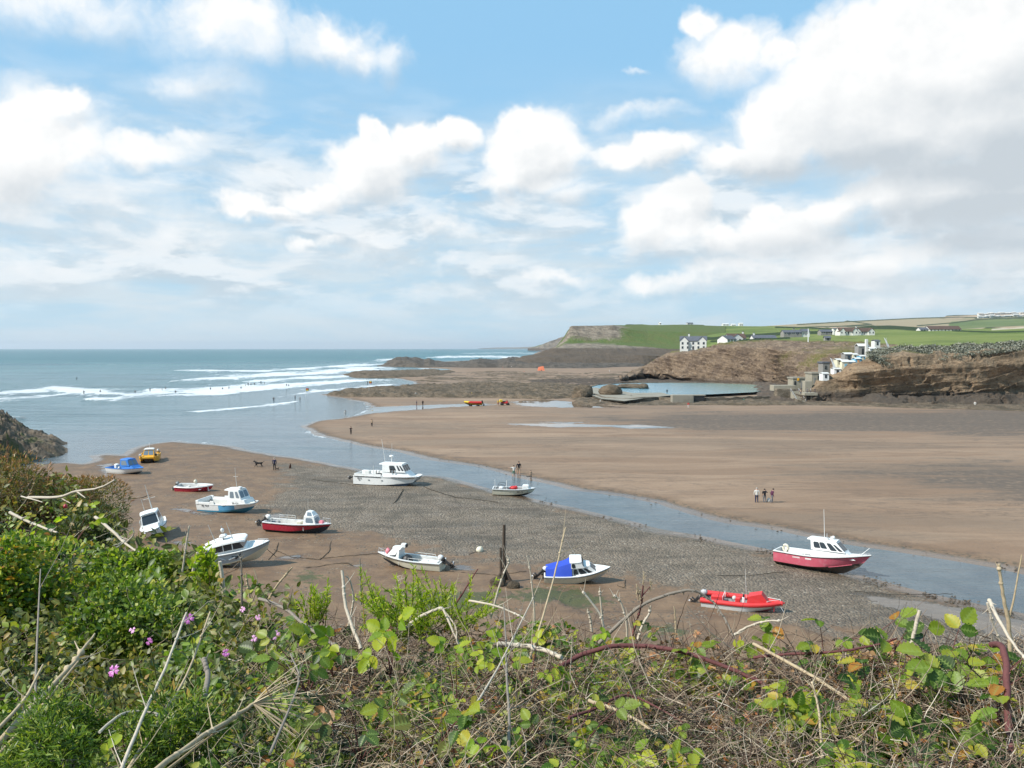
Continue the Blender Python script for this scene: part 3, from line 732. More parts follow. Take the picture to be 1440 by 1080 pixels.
def h_far(x, y):
    px_, _ = to_px(x, y, 0 * x)
    return np.interp(px_, [535, 548, 556, 572, 590, 596, 604, 612, 640, 655, 668, 682, 700, 715, 740, 900], [3, 8, 13, 13, 9, 6, 10, 5, 5, 8, 12, 11, 8, 12, 9, 7]) * .58
rocks('reef', [(530, 515), (556, 507), (600, 507), (640, 511), (700, 508), (740, 504), (905, 507), (908, 515), (820, 518), (740, 518), (640, 517), (590, 517)], h_far, M_darkreef, 114, 'dark jagged reef below the far headland', 420, 90, 13, .38, 14)
rocks('rock_bed', [(585, 527), (700, 525), (850, 524), (905, 528), (860, 536), (740, 538), (640, 537), (600, 534)], lambda x, y: 2.4 + 0 * x, M_reef, 116, 'broken rock bed on the pale sand below the headland', 320, 90, 5, 1.0, 5, squash=(2, 1))
rocks('rock_bed', [(735, 536), (800, 533), (880, 533), (1000, 536), (1060, 539), (1000, 541), (900, 538), (840, 542), (790, 543)], lambda x, y: 2.2 + 0 * x, M_tanrock, 118, 'tumbled brown rocks along the back of the sea pool', 300, 70, 4, .85, 3)
rocks('rock_bed', [(800, 560), (822, 552), (835, 556), (860, 563), (900, 561), (935, 559), (945, 566), (1000, 567), (1110, 563), (1160, 562), (1250, 566), (1250, 572), (1120, 571), (980, 571), (880, 571), (810, 569)],
      lambda x, y: 1.25 + .5 * np.sin(x / 9.), M_reef, 120, 'dark weedy rocks along the foot of the pool wall', 460, 70, 2.6, .45, 2)
rocks('rock_bed', [(1150, 563), (1300, 565), (1440, 562), (1900, 570), (1900, 600), (1440, 580), (1360, 577), (1250, 574), (1160, 571)], lambda x, y: 1.5 + 0 * x, M_reef, 122, 'dark rock ledges at the foot of the red cliff', 460, 70, 3, .55, 2.5, squash=(2.5, 1))
rocks('boulder_point', [(95, 634), (70, 644), (30, 650), (-60, 665), (-330, 690), (-420, 610), (-120, 592), (0, 604), (60, 612), (90, 622)],
      lambda x, y: np.interp(to_px(x, y, 0 * x)[0], [-100, 0, 22, 40, 60, 78, 92], [8.5, 6.0, 4.2, 2.7, 2.2, 1.9, .8]), M_shorerock, 124, 'dark wet boulders at the left water edge', 420, 240, 1.7, .42, 2.0, squash=(1.2, 1), weed=.32)

rocks('rock_bed', [(1056, 541), (1095, 541), (1135, 549), (1160, 556), (1160, 567), (1080, 566), (1060, 560)], lambda x, y: 2.2 + 0 * x, M_tanrock, 126, 'rough rocks between the right end of the pool and the steps', 160, 60, 3, .4, 2)

# loose stones and weed lumps along the river margins and on the sand
def stones(name, n, px_poly, smin, smax, material, seed, label, edge=None):
    rg = np.random.default_rng(seed); xs = [p[0] for p in px_poly]; ys = [p[1] for p in px_poly]
    X = rg.uniform(min(xs), max(xs), n * 6); Y = rg.uniform(min(ys), max(ys), n * 6)
    if edge is not None:
        k = rg.integers(0, len(edge) - 1, n * 6); t = rg.uniform(0, 1, n * 6); e = np.array(edge, float); X = e[k, 0] * (1 - t) + e[k + 1, 0] * t; Y = e[k, 1] * (1 - t) + e[k + 1, 1] * t + rg.normal(size=n * 6) * 3.5
        ok = np.ones(n * 6, bool)
    else: ok = poly_sd(X, Y, px_poly) < 0
    ok &= fbm(np.stack([X / 30, Y / 9, 0 * X], 1), 3, seed=seed) > -.02
    X, Y = X[ok][:n], Y[ok][:n]; c = np.array([tuple(G(a, b, .03)) for a, b in zip(X, Y)])
    O = np.array([(1, 0, 0), (0, 1, 0), (-1, 0, 0), (0, -1, 0), (.2, .1, .8), (-.1, 0, -.6)]); m_ = len(c)
    V = c[:, None] + (O[None] * rg.uniform(.6, 1.4, (m_, 6, 1)) * np.array([1, .8, .55])) * (rg.uniform(0, 1, m_) ** 2 * (smax - smin) + smin)[:, None, None]
    T = np.array([(0, 1, 4), (1, 2, 4), (2, 3, 4), (3, 0, 4), (1, 0, 5), (2, 1, 5), (3, 2, 5), (0, 3, 5)])
    return link(name, mesh_from(name, V.reshape(-1, 3), (T[None] + (np.arange(m_) * 6)[:, None, None]).reshape(-1, 3), [material], False), label=label, cat='stones', kind='stuff')
stones('loose_stones', 600, [(0, 0), (1, 1)], .03, .15, M_shorerock, 301, 'dark stones and weed lumps along the near edge of the river', edge=near_shore[20:-2])
stones('loose_stones', 170, [(0, 0), (1, 1)], .03, .14, M_shorerock, 302, 'dark stones scattered along the far bank of the river', edge=far_shore[2:20])
stones('loose_stones', 1400, [(395, 655), (600, 675), (860, 735), (1100, 785), (1440, 875), (1300, 905), (1000, 845), (700, 800), (400, 755)], .04, .13, M_rough_stone if 'M_rough_stone' in globals() else M_tanrock, 303, 'pale and brown stones standing out of the shingle bank')
stones('loose_stones', 500, [(560, 810), (700, 805), (900, 830), (980, 890), (560, 890), (420, 840)], .05, .18, M_shorerock, 304, 'weedy stones on the brown sand below the mooring post')
# ================================================================== SMALL BUILDERS
class MB:
    """collects shapes with material slots; build() links them as ONE mesh object"""
    def __init__(s): s.v = []; s.f = []; s.m = []; s.mats = []
    def mi(s, m):
        if m not in s.mats: s.mats.append(m)
        return s.mats.index(m)
    def add(s, V, Fc, m):
        o = len(s.v); s.v += [tuple(v) for v in V]; k = s.mi(m)
        for f in Fc: s.f.append([i + o for i in f]); s.m.append(k)
        return s
    def box(s, c, d, m, rot=None, taper=(1, 1), bev=0.0, shift=(0, 0)):
        """box centred in x,y on c with its foot at c.z; d = full size; taper = top scale"""
        x, y, z = d[0] / 2, d[1] / 2, d[2]
        V = []
        if bev <= 0:
            for zz, t, q in ((0, (1, 1), 0), (z, taper, 1)):
                for a, b in ((-1, -1), (1, -1), (1, 1), (-1, 1)): V.append(Vector((a * x * t[0] + shift[0] * q, b * y * t[1] + shift[1] * q, zz)))
            Fc = [(0, 3, 2, 1), (4, 5, 6, 7), (0, 1, 5, 4), (1, 2, 6, 5), (2, 3, 7, 6), (3, 0, 4, 7)]
        else:
            e = min(bev, x * .9, y * .9, z * .45)
            lv = [(0, e), (e, 0), (z - e, 0), (z, e)]
            n = 8
            for zz, ins in lv:
                t = zz / z; tx, ty = 1 + (taper[0] - 1) * t, 1 + (taper[1] - 1) * t
                X, Y = x * tx - ins, y * ty - ins
                ee = e * .9
                for a, b in ((-X + ee, -Y), (X - ee, -Y), (X, -Y + ee), (X, Y - ee), (X - ee, Y), (-X + ee, Y), (-X, Y - ee), (-X, -Y + ee)):
                    V.append(Vector((a + shift[0] * t, b + shift[1] * t, zz)))
            Fc = [tuple(reversed(range(n))), tuple(range(3 * n, 4 * n))]
            for l in range(3):
                for i in range(n): Fc.append((l * n + i, l * n + (i + 1) % n, (l + 1) * n + (i + 1) % n, (l + 1) * n + i))
        M_ = rot if rot is not None else Matrix.Identity(3)
        if isinstance(M_, (int, float)): M_ = Matrix.Rotation(M_, 3, 'Z')
        return s.add([M_ @ v + Vector(c) for v in V], Fc, m)
    def tube(s, pts, r, m, n=6, r2=None, cap=True):
        pts = [Vector(p) for p in pts]; k = len(pts); V = []; Fc = []
        up = Vector((0, 0, 1))
        for i, p in enumerate(pts):
            t = (pts[min(i + 1, k - 1)] - pts[max(i - 1, 0)]).normalized()
            a = t.cross(up if abs(t.z) < .95 else Vector((1, 0, 0))).normalized(); b = t.cross(a)
            rr_ = r + ((r2 if r2 is not None else r) - r) * i / max(k - 1, 1)
            for j in range(n):
                w = 2 * pi * j / n; V.append(p + a * cos(w) * rr_ + b * sin(w) * rr_)
        for i in range(k - 1):
            for j in range(n): Fc.append((i * n + j, i * n + (j + 1) % n, (i + 1) * n + (j + 1) % n, (i + 1) * n + j))
        if cap: Fc += [tuple(reversed(range(n))), tuple(range((k - 1) * n, k * n))]
        return s.add(V, Fc, m)
    def ball(s, c, r, m, nu=12, nv=8, sq=(1, 1, 1)):
        V = [Vector(c) + Vector((0, 0, -r * sq[2]))]; Fc = []
        for i in range(1, nv):
            a = pi * i / nv
            for j in range(nu):
                b = 2 * pi * j / nu; V.append(Vector(c) + Vector((sin(a) * cos(b) * r * sq[0], sin(a) * sin(b) * r * sq[1], -cos(a) * r * sq[2])))
        V.append(Vector(c) + Vector((0, 0, r * sq[2])))
        for j in range(nu): Fc.append((0, 1 + (j + 1) % nu, 1 + j)); Fc.append((len(V) - 1, 1 + (nv - 2) * nu + j, 1 + (nv - 2) * nu + (j + 1) % nu))
        for i in range(nv - 2):
            for j in range(nu): Fc.append((1 + i * nu + j, 1 + i * nu + (j + 1) % nu, 1 + (i + 1) * nu + (j + 1) % nu, 1 + (i + 1) * nu + j))
        return s.add(V, Fc, m)
    def quad(s, a, b, c, d, m, th=0.0):
        a, b, c, d = map(Vector, (a, b, c, d))
        if th <= 0: return s.add([a, b, c, d], [(0, 1, 2, 3)], m)
        n = (b - a).cross(d - a).normalized() * th
        V = [a, b, c, d, a + n, b + n, c + n, d + n]
        return s.add(V, [(3, 2, 1, 0), (4, 5, 6, 7), (0, 1, 5, 4), (1, 2, 6, 5), (2, 3, 7, 6), (3, 0, 4, 7)], m)
    def build(s, name, parent=None, smooth=None, label=None, cat=None, group=None, kind=None, loc=None):
        me_ = mesh_from(name, s.v, s.f, s.mats, False, fm=s.m)
        if smooth is not None:
            bm = bmesh.new(); bm.from_mesh(me_)
            bmesh.ops.recalc_face_normals(bm, faces=bm.faces)
            for f in bm.faces: f.smooth = True
            for e in bm.edges:
                if len(e.link_faces) == 2: e.smooth = e.calc_face_angle(0) < smooth
                else: e.smooth = False
            bm.to_mesh(me_); bm.free()
        return link(name, me_, parent, label, cat, group, kind, loc)

def paint(name, col, rough=.45, dirt=.25, spec=.45, sc=3.0, dcol=(.16, .13, .10)):
    def bld(N, b):
        tcn = N.n('ShaderNodeTexCoord', out=None).outputs['Object']
        n1 = N.noise(tcn, sc, 5, .62); n2 = N.noise(N.vm('MULTIPLY', tcn, (6, 6, .8)), 1.0, 4, .6)
        c = N.mix(N.m('MULTIPLY', N.mr(n1, .48, .75), dirt), col, dcol)
        c = N.mix(N.m('MULTIPLY', N.mr(n2, .52, .75), dirt * .8), c, tuple(x * .6 for x in col))
        N.put(b.inputs['Base Color'], c); N.put(b.inputs['Roughness'], N.mr(n1, .3, .7, rough * .8, min(1, rough * 1.4)))
        b.inputs['Specular IOR Level'].default_value = spec
    return mat(name, bld)
M_white = paint('white_gelcoat', (.74, .74, .71), .3, .16)
M_cream = paint('cream_gelcoat', (.66, .62, .48), .4, .25)
M_offwhite = paint('weathered_white', (.60, .59, .55), .6, .35)
M_grey = paint('grey_gelcoat', (.33, .40, .44), .35, .15)
M_black = paint('black_rubber', (.018, .018, .018), .5, .3, dcol=(.08, .07, .06))
M_dark = paint('dark_antifouling', (.022, .024, .03), .7, .45, dcol=(.09, .08, .06))
M_navy = paint('navy_antifouling', (.035, .07, .12), .6, .35)
M_brown = paint('brown_antifouling', (.075, .055, .042), .8, .5)
M_red = paint('red_gelcoat', (.42, .022, .045), .3, .18)
M_faded = paint('faded_red_gelcoat', (.56, .11, .155), .4, .35, dcol=(.55, .30, .32))
M_brightred = paint('red_hypalon', (.60, .035, .035), .5, .12)
M_cyan = paint('cyan_paint', (.10, .34, .55), .4, .12)
M_teal = paint('teal_blue_paint', (.035, .20, .31), .5, .25)
M_blue = paint('bright_blue_paint', (.03, .17, .50), .4, .12)
M_canvas = paint('blue_canvas', (.035, .075, .42), .85, .15, .15, sc=1.5, dcol=(.06, .12, .5))
M_yellow = paint('orange_yellow_paint', (.72, .36, .02), .4, .2)
M_metal = paint('dull_steel', (.45, .45, .45), .35, .2)
M_glass = mat('dark_window_glass', color=(.025, .032, .038), rough=.08, spec=.6)
M_glassl = mat('pale_window_glass', color=(.16, .20, .23), rough=.08, spec=.6)
M_wood = paint('weathered_wood', (.07, .052, .038), .9, .5, .2)
M_pink = paint('pink_plastic', (.75, .22, .25), .4, .1)
M_deck = paint('grey_deck', (.30, .31, .31), .7, .35)
M_rope = paint('wet_rope', (.05, .042, .032), .95, .3, .1)

# ================================================================== SEA POOL
M_conc = paint('pool_concrete', (.27, .245, .195), .85, .8, .2, sc=.25, dcol=(.14, .13, .10))
def pool_mat(N, b):
    pos = N.n('ShaderNodeNewGeometry', out=None).outputs['Position']
    n1 = N.noise(pos, .08, 4, .5)
    sp = N.n('ShaderNodeSeparateXYZ', {0: pos}, out=None)
    e = N.mr(sp.outputs[0], 55, 105)
    N.put(b.inputs['Base Color'], N.mix(e, N.mix(n1, (.14, .30, .38), (.19, .37, .44)), (.16, .27, .22)))
    b.inputs['Roughness'].default_value = .12; b.inputs['IOR'].default_value = 1.33
    N.put(b.inputs['Normal'], N.bump(N.noise(N.vm('MULTIPLY', pos, (.6, 1.6, 1)), 1.2, 4, .6), .5, .25))
M_pool = mat('pool_water', pool_mat)
PZ = 1.15
def flatpoly(name, px_pts, z, m, kind, th=.0):
    pts = [G(a, b, z) for a, b in px_pts]
    me_ = bpy.data.meshes.new(name); me_.from_pydata([tuple(p) for p in pts], [], [list(range(len(pts)))]); me_.materials.append(m)
    return link(name, me_, kind=kind)
flatpoly('pool_water', [(826, 546), (838, 541), (880, 538.5), (940, 538), (1000, 538.5), (1060, 540.5), (1084, 543), (1080, 548), (1060, 551.5), (1000, 554.5), (930, 556), (880, 560), (850, 557)], PZ, M_pool, 'structure')
M_rough = rock_mat('sea_wall_rubble', (.15, .12, .085), (.25, .205, .15), (.09, .072, .05), sc=2.2, strata=(.1, .1, 1))
# sloping concrete apron inside the seaward end
ap = [(819, 545), (826, 553.5), (846, 561), (878, 564), (905, 560), (945, 556), (930, 552), (890, 552.5), (868, 549), (838, 545)]
ap3 = [G(x, y, 1.35) for x, y in ap]
mb = MB(); mb.add(ap3, [list(range(len(ap3)))], M_conc); mb.add([p - Vector((0, 0, .3)) for p in ap3], [list(range(len(ap3)))[::-1]], M_conc)
mb.build('pool_apron', label='pale concrete apron sloping into the seaward end of the pool', cat='apron')
def wall(name, pts, z0, z1, th, m, label, cat, bumpy=0.0, seed=1, parent=None):
    V = []; rnd = random.Random(seed); n = len(pts)
    for i, p in enumerate(pts):
        a = pts[max(i - 1, 0)]; c = pts[min(i + 1, n - 1)]; t = (c - a); t.z = 0; t.normalize(); q = Vector((-t.y, t.x, 0)) * th / 2
        zz = z1 + rnd.uniform(-bumpy, bumpy)
        V += [p.xy.to_3d() - q + Vector((0, 0, z0)), p.xy.to_3d() + q + Vector((0, 0, z0)), p.xy.to_3d() + q + Vector((0, 0, zz)), p.xy.to_3d() - q + Vector((0, 0, zz))]
    Fc = [(0, 1, 2, 3), tuple((n - 1) * 4 + k for k in (3, 2, 1, 0))]
    for i in range(n - 1):
        for k in range(4): Fc.append((i * 4 + k, i * 4 + (k + 1) % 4, i * 4 + 4 + (k + 1) % 4, i * 4 + 4 + k))
    mb = MB(); mb.add(V, Fc, m); return mb.build(name, parent=parent, smooth=.6, label=label, cat=cat)
def pxline(knots, step=6, z=0):
    out = []
    for (a, b), (c, d) in zip(knots[:-1], knots[1:]):
        n = max(1, int(max(abs(c - a), abs(d - b) * 3) / step))
        for i in range(n): out.append(G(a + (c - a) * i / n, b + (d - b) * i / n, z))
    out.append(G(*knots[-1], z)); return out
wall('pool_wall', pxline([(819, 548), (828, 557), (850, 565), (884, 567), (925, 564), (944, 565)], z=0), -.3, 1.45, 1.2, M_rough, 'curved rubble wall round the seaward end of the pool', 'wall', .15, 2)
wall('pool_wall', pxline([(1125, 563), (1100, 553), (1084, 545), (1060, 541), (1000, 539), (940, 538.5), (880, 539), (840, 541.5), (822, 546)], z=1.1), -.3, 1.35, 1.4, M_rough, 'low rubble rim round the far side of the pool', 'wall', .12, 4)
t = empty('sluice_block', G(967, 567), label='square concrete sluice block with dark opening in the pool wall', cat='sluice')
c = G(959, 567.3); mb = MB(); mb.box((0, 0, -.3), (6.6, 3.0, 3.0), M_conc, bev=.1); o = mb.build('block', t, .5); o.location = c - t.location
c = G(981.5, 566.5) + Vector((0, .5, 0)); mb = MB(); mb.box((0, 0, -.3), (3.8, 2.4, 2.6), M_black); o = mb.build('opening', t); o.location = c - t.location  # solid black block stands in for the dark inside the opening
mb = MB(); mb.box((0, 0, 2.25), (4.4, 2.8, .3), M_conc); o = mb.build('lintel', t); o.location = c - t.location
wall('pool_wall', pxline([(991, 566), (1040, 565), (1090, 564), (1125, 563)], z=0), -.3, 1.6, 1.4, M_rough, 'straight rubble wall right of the sluice block in front of the pool', 'wall', .25, 3)
def boulder(c, r, m, seed, name='boulder', label=None, cat='rock', group=None, sq=(1, .8, .8)):
    mb = MB(); mb.ball((0, 0, 0), 1, m, 22, 14)
    v = np.array(mb.v); d = fbm(v * 1.3 + seed * 7.1, 4, seed=seed) * .75
    v = v * (1 + d[:, None]) * np.array(sq) * r
    v[:, 2] += r * sq[2] * .5
    mb.v = [tuple(a) for a in v]
    return mb.build(name, smooth=.5, label=label, cat=cat, group=group, loc=c)
boulder(G(858, 556, 1.0) , 3.6, M_reef, 5, label='big square dark rock standing in the concrete pool apron', sq=(1.1, .9, .7))
boulder(G(890, 546, 1.0), 5.2, M_reef, 6, label='long low rock inside the pool left of the small square one', sq=(1.3, .8, .25))
boulder(G(905, 547, 1.0), 2.2, M_reef, 8, label='small square rock in the pool touching the low one', sq=(1.0, .9, .75))
boulder(G(818, 561), 3.6, M_reef, 9, label='tall rounded boulder at the left end of the pool wall', sq=(1, .9, .95))

# ================================================================== HOUSES
M_render = paint('white_render', (.66, .65, .60), .8, .25, .2, sc=.4, dcol=(.30, .28, .24))
M_cream_r = paint('cream_render', (.62, .58, .46), .8, .25, .2, sc=.4, dcol=(.35, .3, .22))
M_slate = paint('slate_roof', (.10, .105, .12), .7, .4, .3, sc=.6, dcol=(.05, .05, .06))
M_tile = paint('brown_tile_roof', (.10, .065, .05), .8, .4, .2, sc=.6, dcol=(.05, .04, .035))
M_stonew = paint('grey_stone_wall', (.24, .23, .21), .9, .5, .2, sc=.5)
def house(loc, w, d, h, rh, label, rot=0.0, roof=M_slate, wallm=M_render, gables=0, chim=(), rows=2, cols=4, name='house', group=None, win=(.9, 1.3), door=True):
    if loc[1] > 500: w *= .88; h *= .8; rh *= .72
    t = empty(name, loc, (0, 0, rot), label, 'house', group)
    hw, hd = w / 2, d / 2
    mb = MB(); mb.box((0, 0, -3), (w, d, h + 3), wallm)
    mb.add([(-hw, -hd, h), (-hw, hd, h), (-hw, 0, h + rh)], [(0, 2, 1)], wallm); mb.add([(hw, -hd, h), (hw, hd, h), (hw, 0, h + rh)], [(0, 1, 2)], wallm)
    gw = w / max(gables * 1.6, 1) if gables else 0
    gxs = [(-hw + gw / 2 + (w - gw) * i / max(gables - 1, 1)) for i in range(gables)] if gables > 1 else ([0] if gables else [])
    for g in gxs:   # projecting gable bays
        mb.box((g, -hd - .55, -3), (gw, 1.1, h + 3), wallm)
        mb.add([(g - gw / 2, -hd - 1.1, h), (g + gw / 2, -hd - 1.1, h), (g, -hd - 1.1, h + rh * .86)], [(0, 1, 2)], wallm)
    mb.build('wall', t)
    e = .35; mb = MB()
    def slab(a, b, c, d_):
        mb.quad(a, b, c, d_, roof, .16)
    slab((-hw - e, -hd - e, h - .1), (hw + e, -hd - e, h - .1), (hw + e, 0, h + rh), (-hw - e, 0, h + rh))
    slab((hw + e, hd + e, h - .1), (-hw - e, hd + e, h - .1), (-hw - e, 0, h + rh), (hw + e, 0, h + rh))
    for g in gxs:
        q = gw / 2 + .25; top = h + rh * .9; by = -hd * .05
        mb.quad((g - q, -hd - 1.35, h - .05), (g, -hd - 1.35, top), (g, by, top), (g - q, by, h - .05), roof, -.0 or .14)
        mb.quad((g, -hd - 1.35, top), (g + q, -hd - 1.35, h - .05), (g + q, by, h - .05), (g, by, top), roof, .14)
    r = mb.build('roof', t)
    for cx in chim:
        mb = MB(); mb.box((cx, 0, h + rh - .8), (1.0, .8, 2.2), wallm); mb.box((cx, 0, h + rh + 1.4), (1.2, 1.0, .2), roof); mb.build('chimney', r)
    for i in range(rows):
        for j in range(cols):
            x = -hw + w * (j + .5) / cols; z = .9 + i * 2.35
            y = -hd - (1.1 if any(abs(x - g) < gw / 2 for g in gxs) else 0)
            mb = MB(); mb.box((x, y, z - .1), (win[0] + .24, .1, win[1] + .2), M_offwhite); f = mb.build('window', t)
            mb = MB(); mb.box((x, y - .04, z), (win[0], .08, win[1]), M_glass); mb.build('pane', f)
            if w > 14 and d > 9 and j == 0:      # side wall windows
                mb = MB(); mb.box((hw + .02, -hd * .4 + j, z), (.1, win[0], win[1]), M_glass); mb.build('window', t)
    if door:
        mb = MB(); mb.box((0, -hd - .03, 0), (1.0, .1, 2.1), M_slate); mb.build('door', t)
    return t
house(P(975, 492.5, 455), 14.5, 13, 5.2, 2.7, 'large white double gabled house on the cliff above the pool', rot=R(-14), gables=2, chim=(-2.5,), rows=2, cols=5, win=(1.0, 1.35))
house(P(1022, 482.5, 520), 9, 9, 3.0, 3.4, 'white cottage with dark steep roof left of the dark roofed dormer house', rot=R(30), rows=1, cols=3)
house(P(1034, 481.5, 530), 13, 9, 3.4, 4.2, 'dark roofed dormer house with white gables behind the white cottage', roof=M_tile, gables=1, chim=(5,), rows=1, cols=4)
house(P(1073, 480, 520), 17, 8, 2.6, 2.6, 'low white bungalow with slate roof and white chimney on the cliff', chim=(-6,), rows=1, cols=5)
house(P(1107, 471.5, 620), 9, 8, 2.6, 2.6, 'grey roofed stone house furthest left of the meadow row', wallm=M_stonew, rows=1, cols=4, chim=(5,), group=None)
house(P(1119, 471.5, 640), 8, 8, 2.8, 2.8, 'grey stone house beside the white pole on the cliff', wallm=M_stonew, rows=1, cols=4)
house(P(1131, 471.5, 640), 7, 7, 3.6, 3.0, 'small white gabled house left of the white pole', rows=1, cols=2)
house(P(1160, 470.2, 680), 11, 8, 2.6, 2.6, 'grey slate roofed long house between the pole and the white gables', wallm=M_stonew, rows=1, cols=5)
house(P(1173.5, 470.5, 690), 3.8, 4, 6.2, .8, 'slim white tower like house in the meadow row', rows=1, cols=1)
house(P(1190, 470.5, 660), 17, 9, 3.0, 4.6, 'brown roofed cottage row with white pointed gables, left half', roof=M_tile, gables=2, rows=1, cols=5)
house(P(1212, 470.5, 670), 19, 9, 3.0, 4.4, 'brown roofed cottage row with white pointed gables, right half', roof=M_tile, gables=2, chim=(-5,), rows=1, cols=6)
house(P(1297, 467, 760), 9, 8, 2.8, 2.8, 'small white cottage left of the long dark roofed house', rows=1, cols=3, roof=M_slate)
house(P(1325, 467, 760), 34, 11, 3.0, 4.6, 'long low white house with wide dark brown roof on the meadow', roof=M_tile, rows=1, cols=9)
house(P(1163, 480.2, 470), 3.2, 2.6, 2.0, 1.2, 'small pale hut on the grass brow right of the white pole', wallm=M_stonew, rows=1, cols=1, name='hut')
for i, (px, py, D, w, h, lab) in enumerate([(970, 457.6, 1360, 11, 4, 'small white farmhouse on the green skyline above the gabled house'), (1020, 458.2, 1360, 12, 3, 'white skyline house, left of two near each other'),
        (1031, 458.4, 1360, 8, 2.6, 'white skyline house, right of two near each other'), (1041.5, 458.6, 1360, 7, 5, 'tall white skyline house right of the pair'), (928, 456.5, 1280, 3, 3, 'tiny pale skyline building on the headland')]):
    house(P(px, py, D), w, 8, h, 2.2, lab, rows=1, cols=2, roof=M_offwhite if i else M_slate, door=False, group='far white houses on the skyline')
rnd = random.Random(5)
base = None
for i in range(34):
    px = 1378 + (i % 17) * 4.4 + rnd.uniform(-1.4, 1.4); row = i // 17
    pyy = (442.6 - (px - 1380) * .028 if row == 0 else 446.5 - (px - 1380) * .03) + rnd.uniform(-.6, .4)
    loc = P(px, pyy, 3080 - row * 380)
    w = rnd.uniform(9, 20)
    if base is None:
        mb = MB(); mb.box((0, 0, -4), (1, .6, 8), M_render); b0 = mb.build('wall', None)
        mb = MB(); mb.quad((-.55, -.35, 3.9), (.55, -.35, 3.9), (.5, 0, 6.4), (-.5, 0, 6.4), M_offwhite, .2); mb.quad((.55, .35, 3.9), (-.55, .35, 3.9), (-.5, 0, 6.4), (.5, 0, 6.4), M_offwhite, .2); r0 = mb.build('roof', None)
        base = empty('house', loc, label='tiny white house of the hilltop village at the right skyline', cat='house', group='white houses of the hilltop village')
        b0.parent = base; r0.parent = base; o = base
    else:
        o = copy_tree(base)
    o.location = loc; o.scale = (w, w * .8, rnd.uniform(.7, 1.3))
# white pole on the cliff and its small companion
p = P(1136.5, 483, 405); mb = MB(); mb.tube([(0, 0, -1.5), (0, 0, 7.2)], .28, M_white, 8, .22); mb.tube([(0, 0, 7.2), (0, 0, 7.5)], .32, M_white, 8)
mb.build('signal_pole', smooth=.5, label='tall white pole standing on the grassy cliff brow', cat='pole', loc=p)

# ================================================================== TERRACES, STEPS AND BEACH HUTS
M_conc2 = paint('terrace_concrete', (.31, .28, .215), .85, .8, .2, sc=.4, dcol=(.22, .19, .14))
M_hutblue = paint('hut_blue', (.16, .42, .58), .6, .2); M_hutcream = paint('hut_cream', (.62, .58, .42), .6, .2); M_hutgrey = paint('hut_grey', (.25, .24, .22), .7, .3)
M_hutpink = paint('brick_pink', (.52, .27, .19), .8, .2); M_hutorange = paint('hut_orange', (.62, .30, .10), .6, .2)
def pxbox(name, x0, x1, y0, y1, D, dep, m, label, cat, parent=None, bev=.05, down=.8):
    a = P(x0, y1, D); b_ = P(x1, y0, D); w = b_.x - a.x; h = b_.z - a.z
    mb = MB(); c = Vector(((a.x + b_.x) / 2, D + dep / 2, a.z))
    mb.box((0, 0, -down), (w, dep, h + down), m, bev=bev); o = mb.build(name, parent, .5, label, cat)
    o.location = c - (parent.location if parent else Vector()); return o
# flight of steps to the sand
t = empty('stone_steps', G(1125, 566), label='pale concrete steps rising from the sand to the low terrace', cat='steps')
xs0 = P(1125.5, 560, 249).x
for i in range(14):
    mb = MB(); mb.box((0, 0, -.3), (2.5, .5, .3 + .24 * (i + 1)), M_conc2); o = mb.build('step', t); o.location = Vector((xs0, 247.5 + i * .5, 0)) - t.location
for k in (-1, 1):
    mb = MB(); mb.tube([(0, 0, .9), (0, 6.5, 4.3)], .05, M_metal, 5); [mb.tube([(0, q, .1 + q * .5), (0, q, .95 + q * .52)], .04, M_metal, 5) for q in (0, 2.1, 4.2, 6.3)]
    o = mb.build('handrail', t); o.location = Vector((xs0 + k * 1.3, 247.8, 0)) - t.location
def parapet(o_name, *a, posts=0, **k):
    return pxbox(*a, **k)
pxbox('terrace_wall', 1088, 1120, 542, 546.5, 258, 4, M_conc2, 'long low pale terrace wall left of the steps', 'wall')
pxbox('rubble_wall', 1092, 1119.5, 546.8, 565, 256, 3, M_rough, 'dark rubble wall under the long low terrace', 'wall', bev=.2)
t = empty('deck_platform', P(1141, 563, 248), label='concrete platform on dark pillars right of the steps', cat='platform')
def pxpart(name, par, x0, x1, y0, y1, D, dep, m, bev=.05):
    return pxbox(name, x0, x1, y0, y1, D, dep, m, None, None, parent=par, bev=bev, down=.3)
pxpart('deck_slab', t, 1131.5, 1150, 552.5, 555, 248, 4.5, M_conc2); 
for x in (1132, 1140, 1147): pxpart('pillar', t, x, x + 2.4, 555, 565, 248.4, .6, M_rough)
pxpart('shade_panel', t, 1131.5, 1150, 555, 565, 251.5, .6, M_black)  # black panel painted in as the shade under the deck
t = empty('changing_block', P(1124, 545, 262), label='tan concrete block with yellow lifebuoy boxes above the terrace', cat='building')
pxpart('wall', t, 1115, 1132, 531.5, 546, 262, 5, M_conc2); pxpart('roof', t, 1114.4, 1132.6, 530.6, 531.6, 261.8, 5.4, M_conc)
pxpart('window', t, 1117, 1119.5, 536, 540, 261.9, .3, M_glass, .01); pxpart('door', t, 1126, 1128.6, 537, 545, 261.9, .3, M_hutgrey, .01)
pxpart('lifebuoy_box', t, 1121.5, 1124, 531.8, 534, 261.7, .4, M_yellow, .05)
t = empty('changing_block', P(1149, 541, 262), label='tan concrete block at the head of the steps with dark door', cat='building')
pxpart('wall', t, 1141.5, 1156.5, 524.5, 542, 262, 6, M_conc2); pxpart('roof', t, 1141, 1157, 523.6, 524.6, 261.8, 6.4, M_conc)
pxpart('door', t, 1144, 1146.6, 531, 540.5, 261.9, .3, M_hutgrey, .01); pxpart('window', t, 1150, 1153.4, 528.5, 532, 261.9, .3, M_glass, .01)
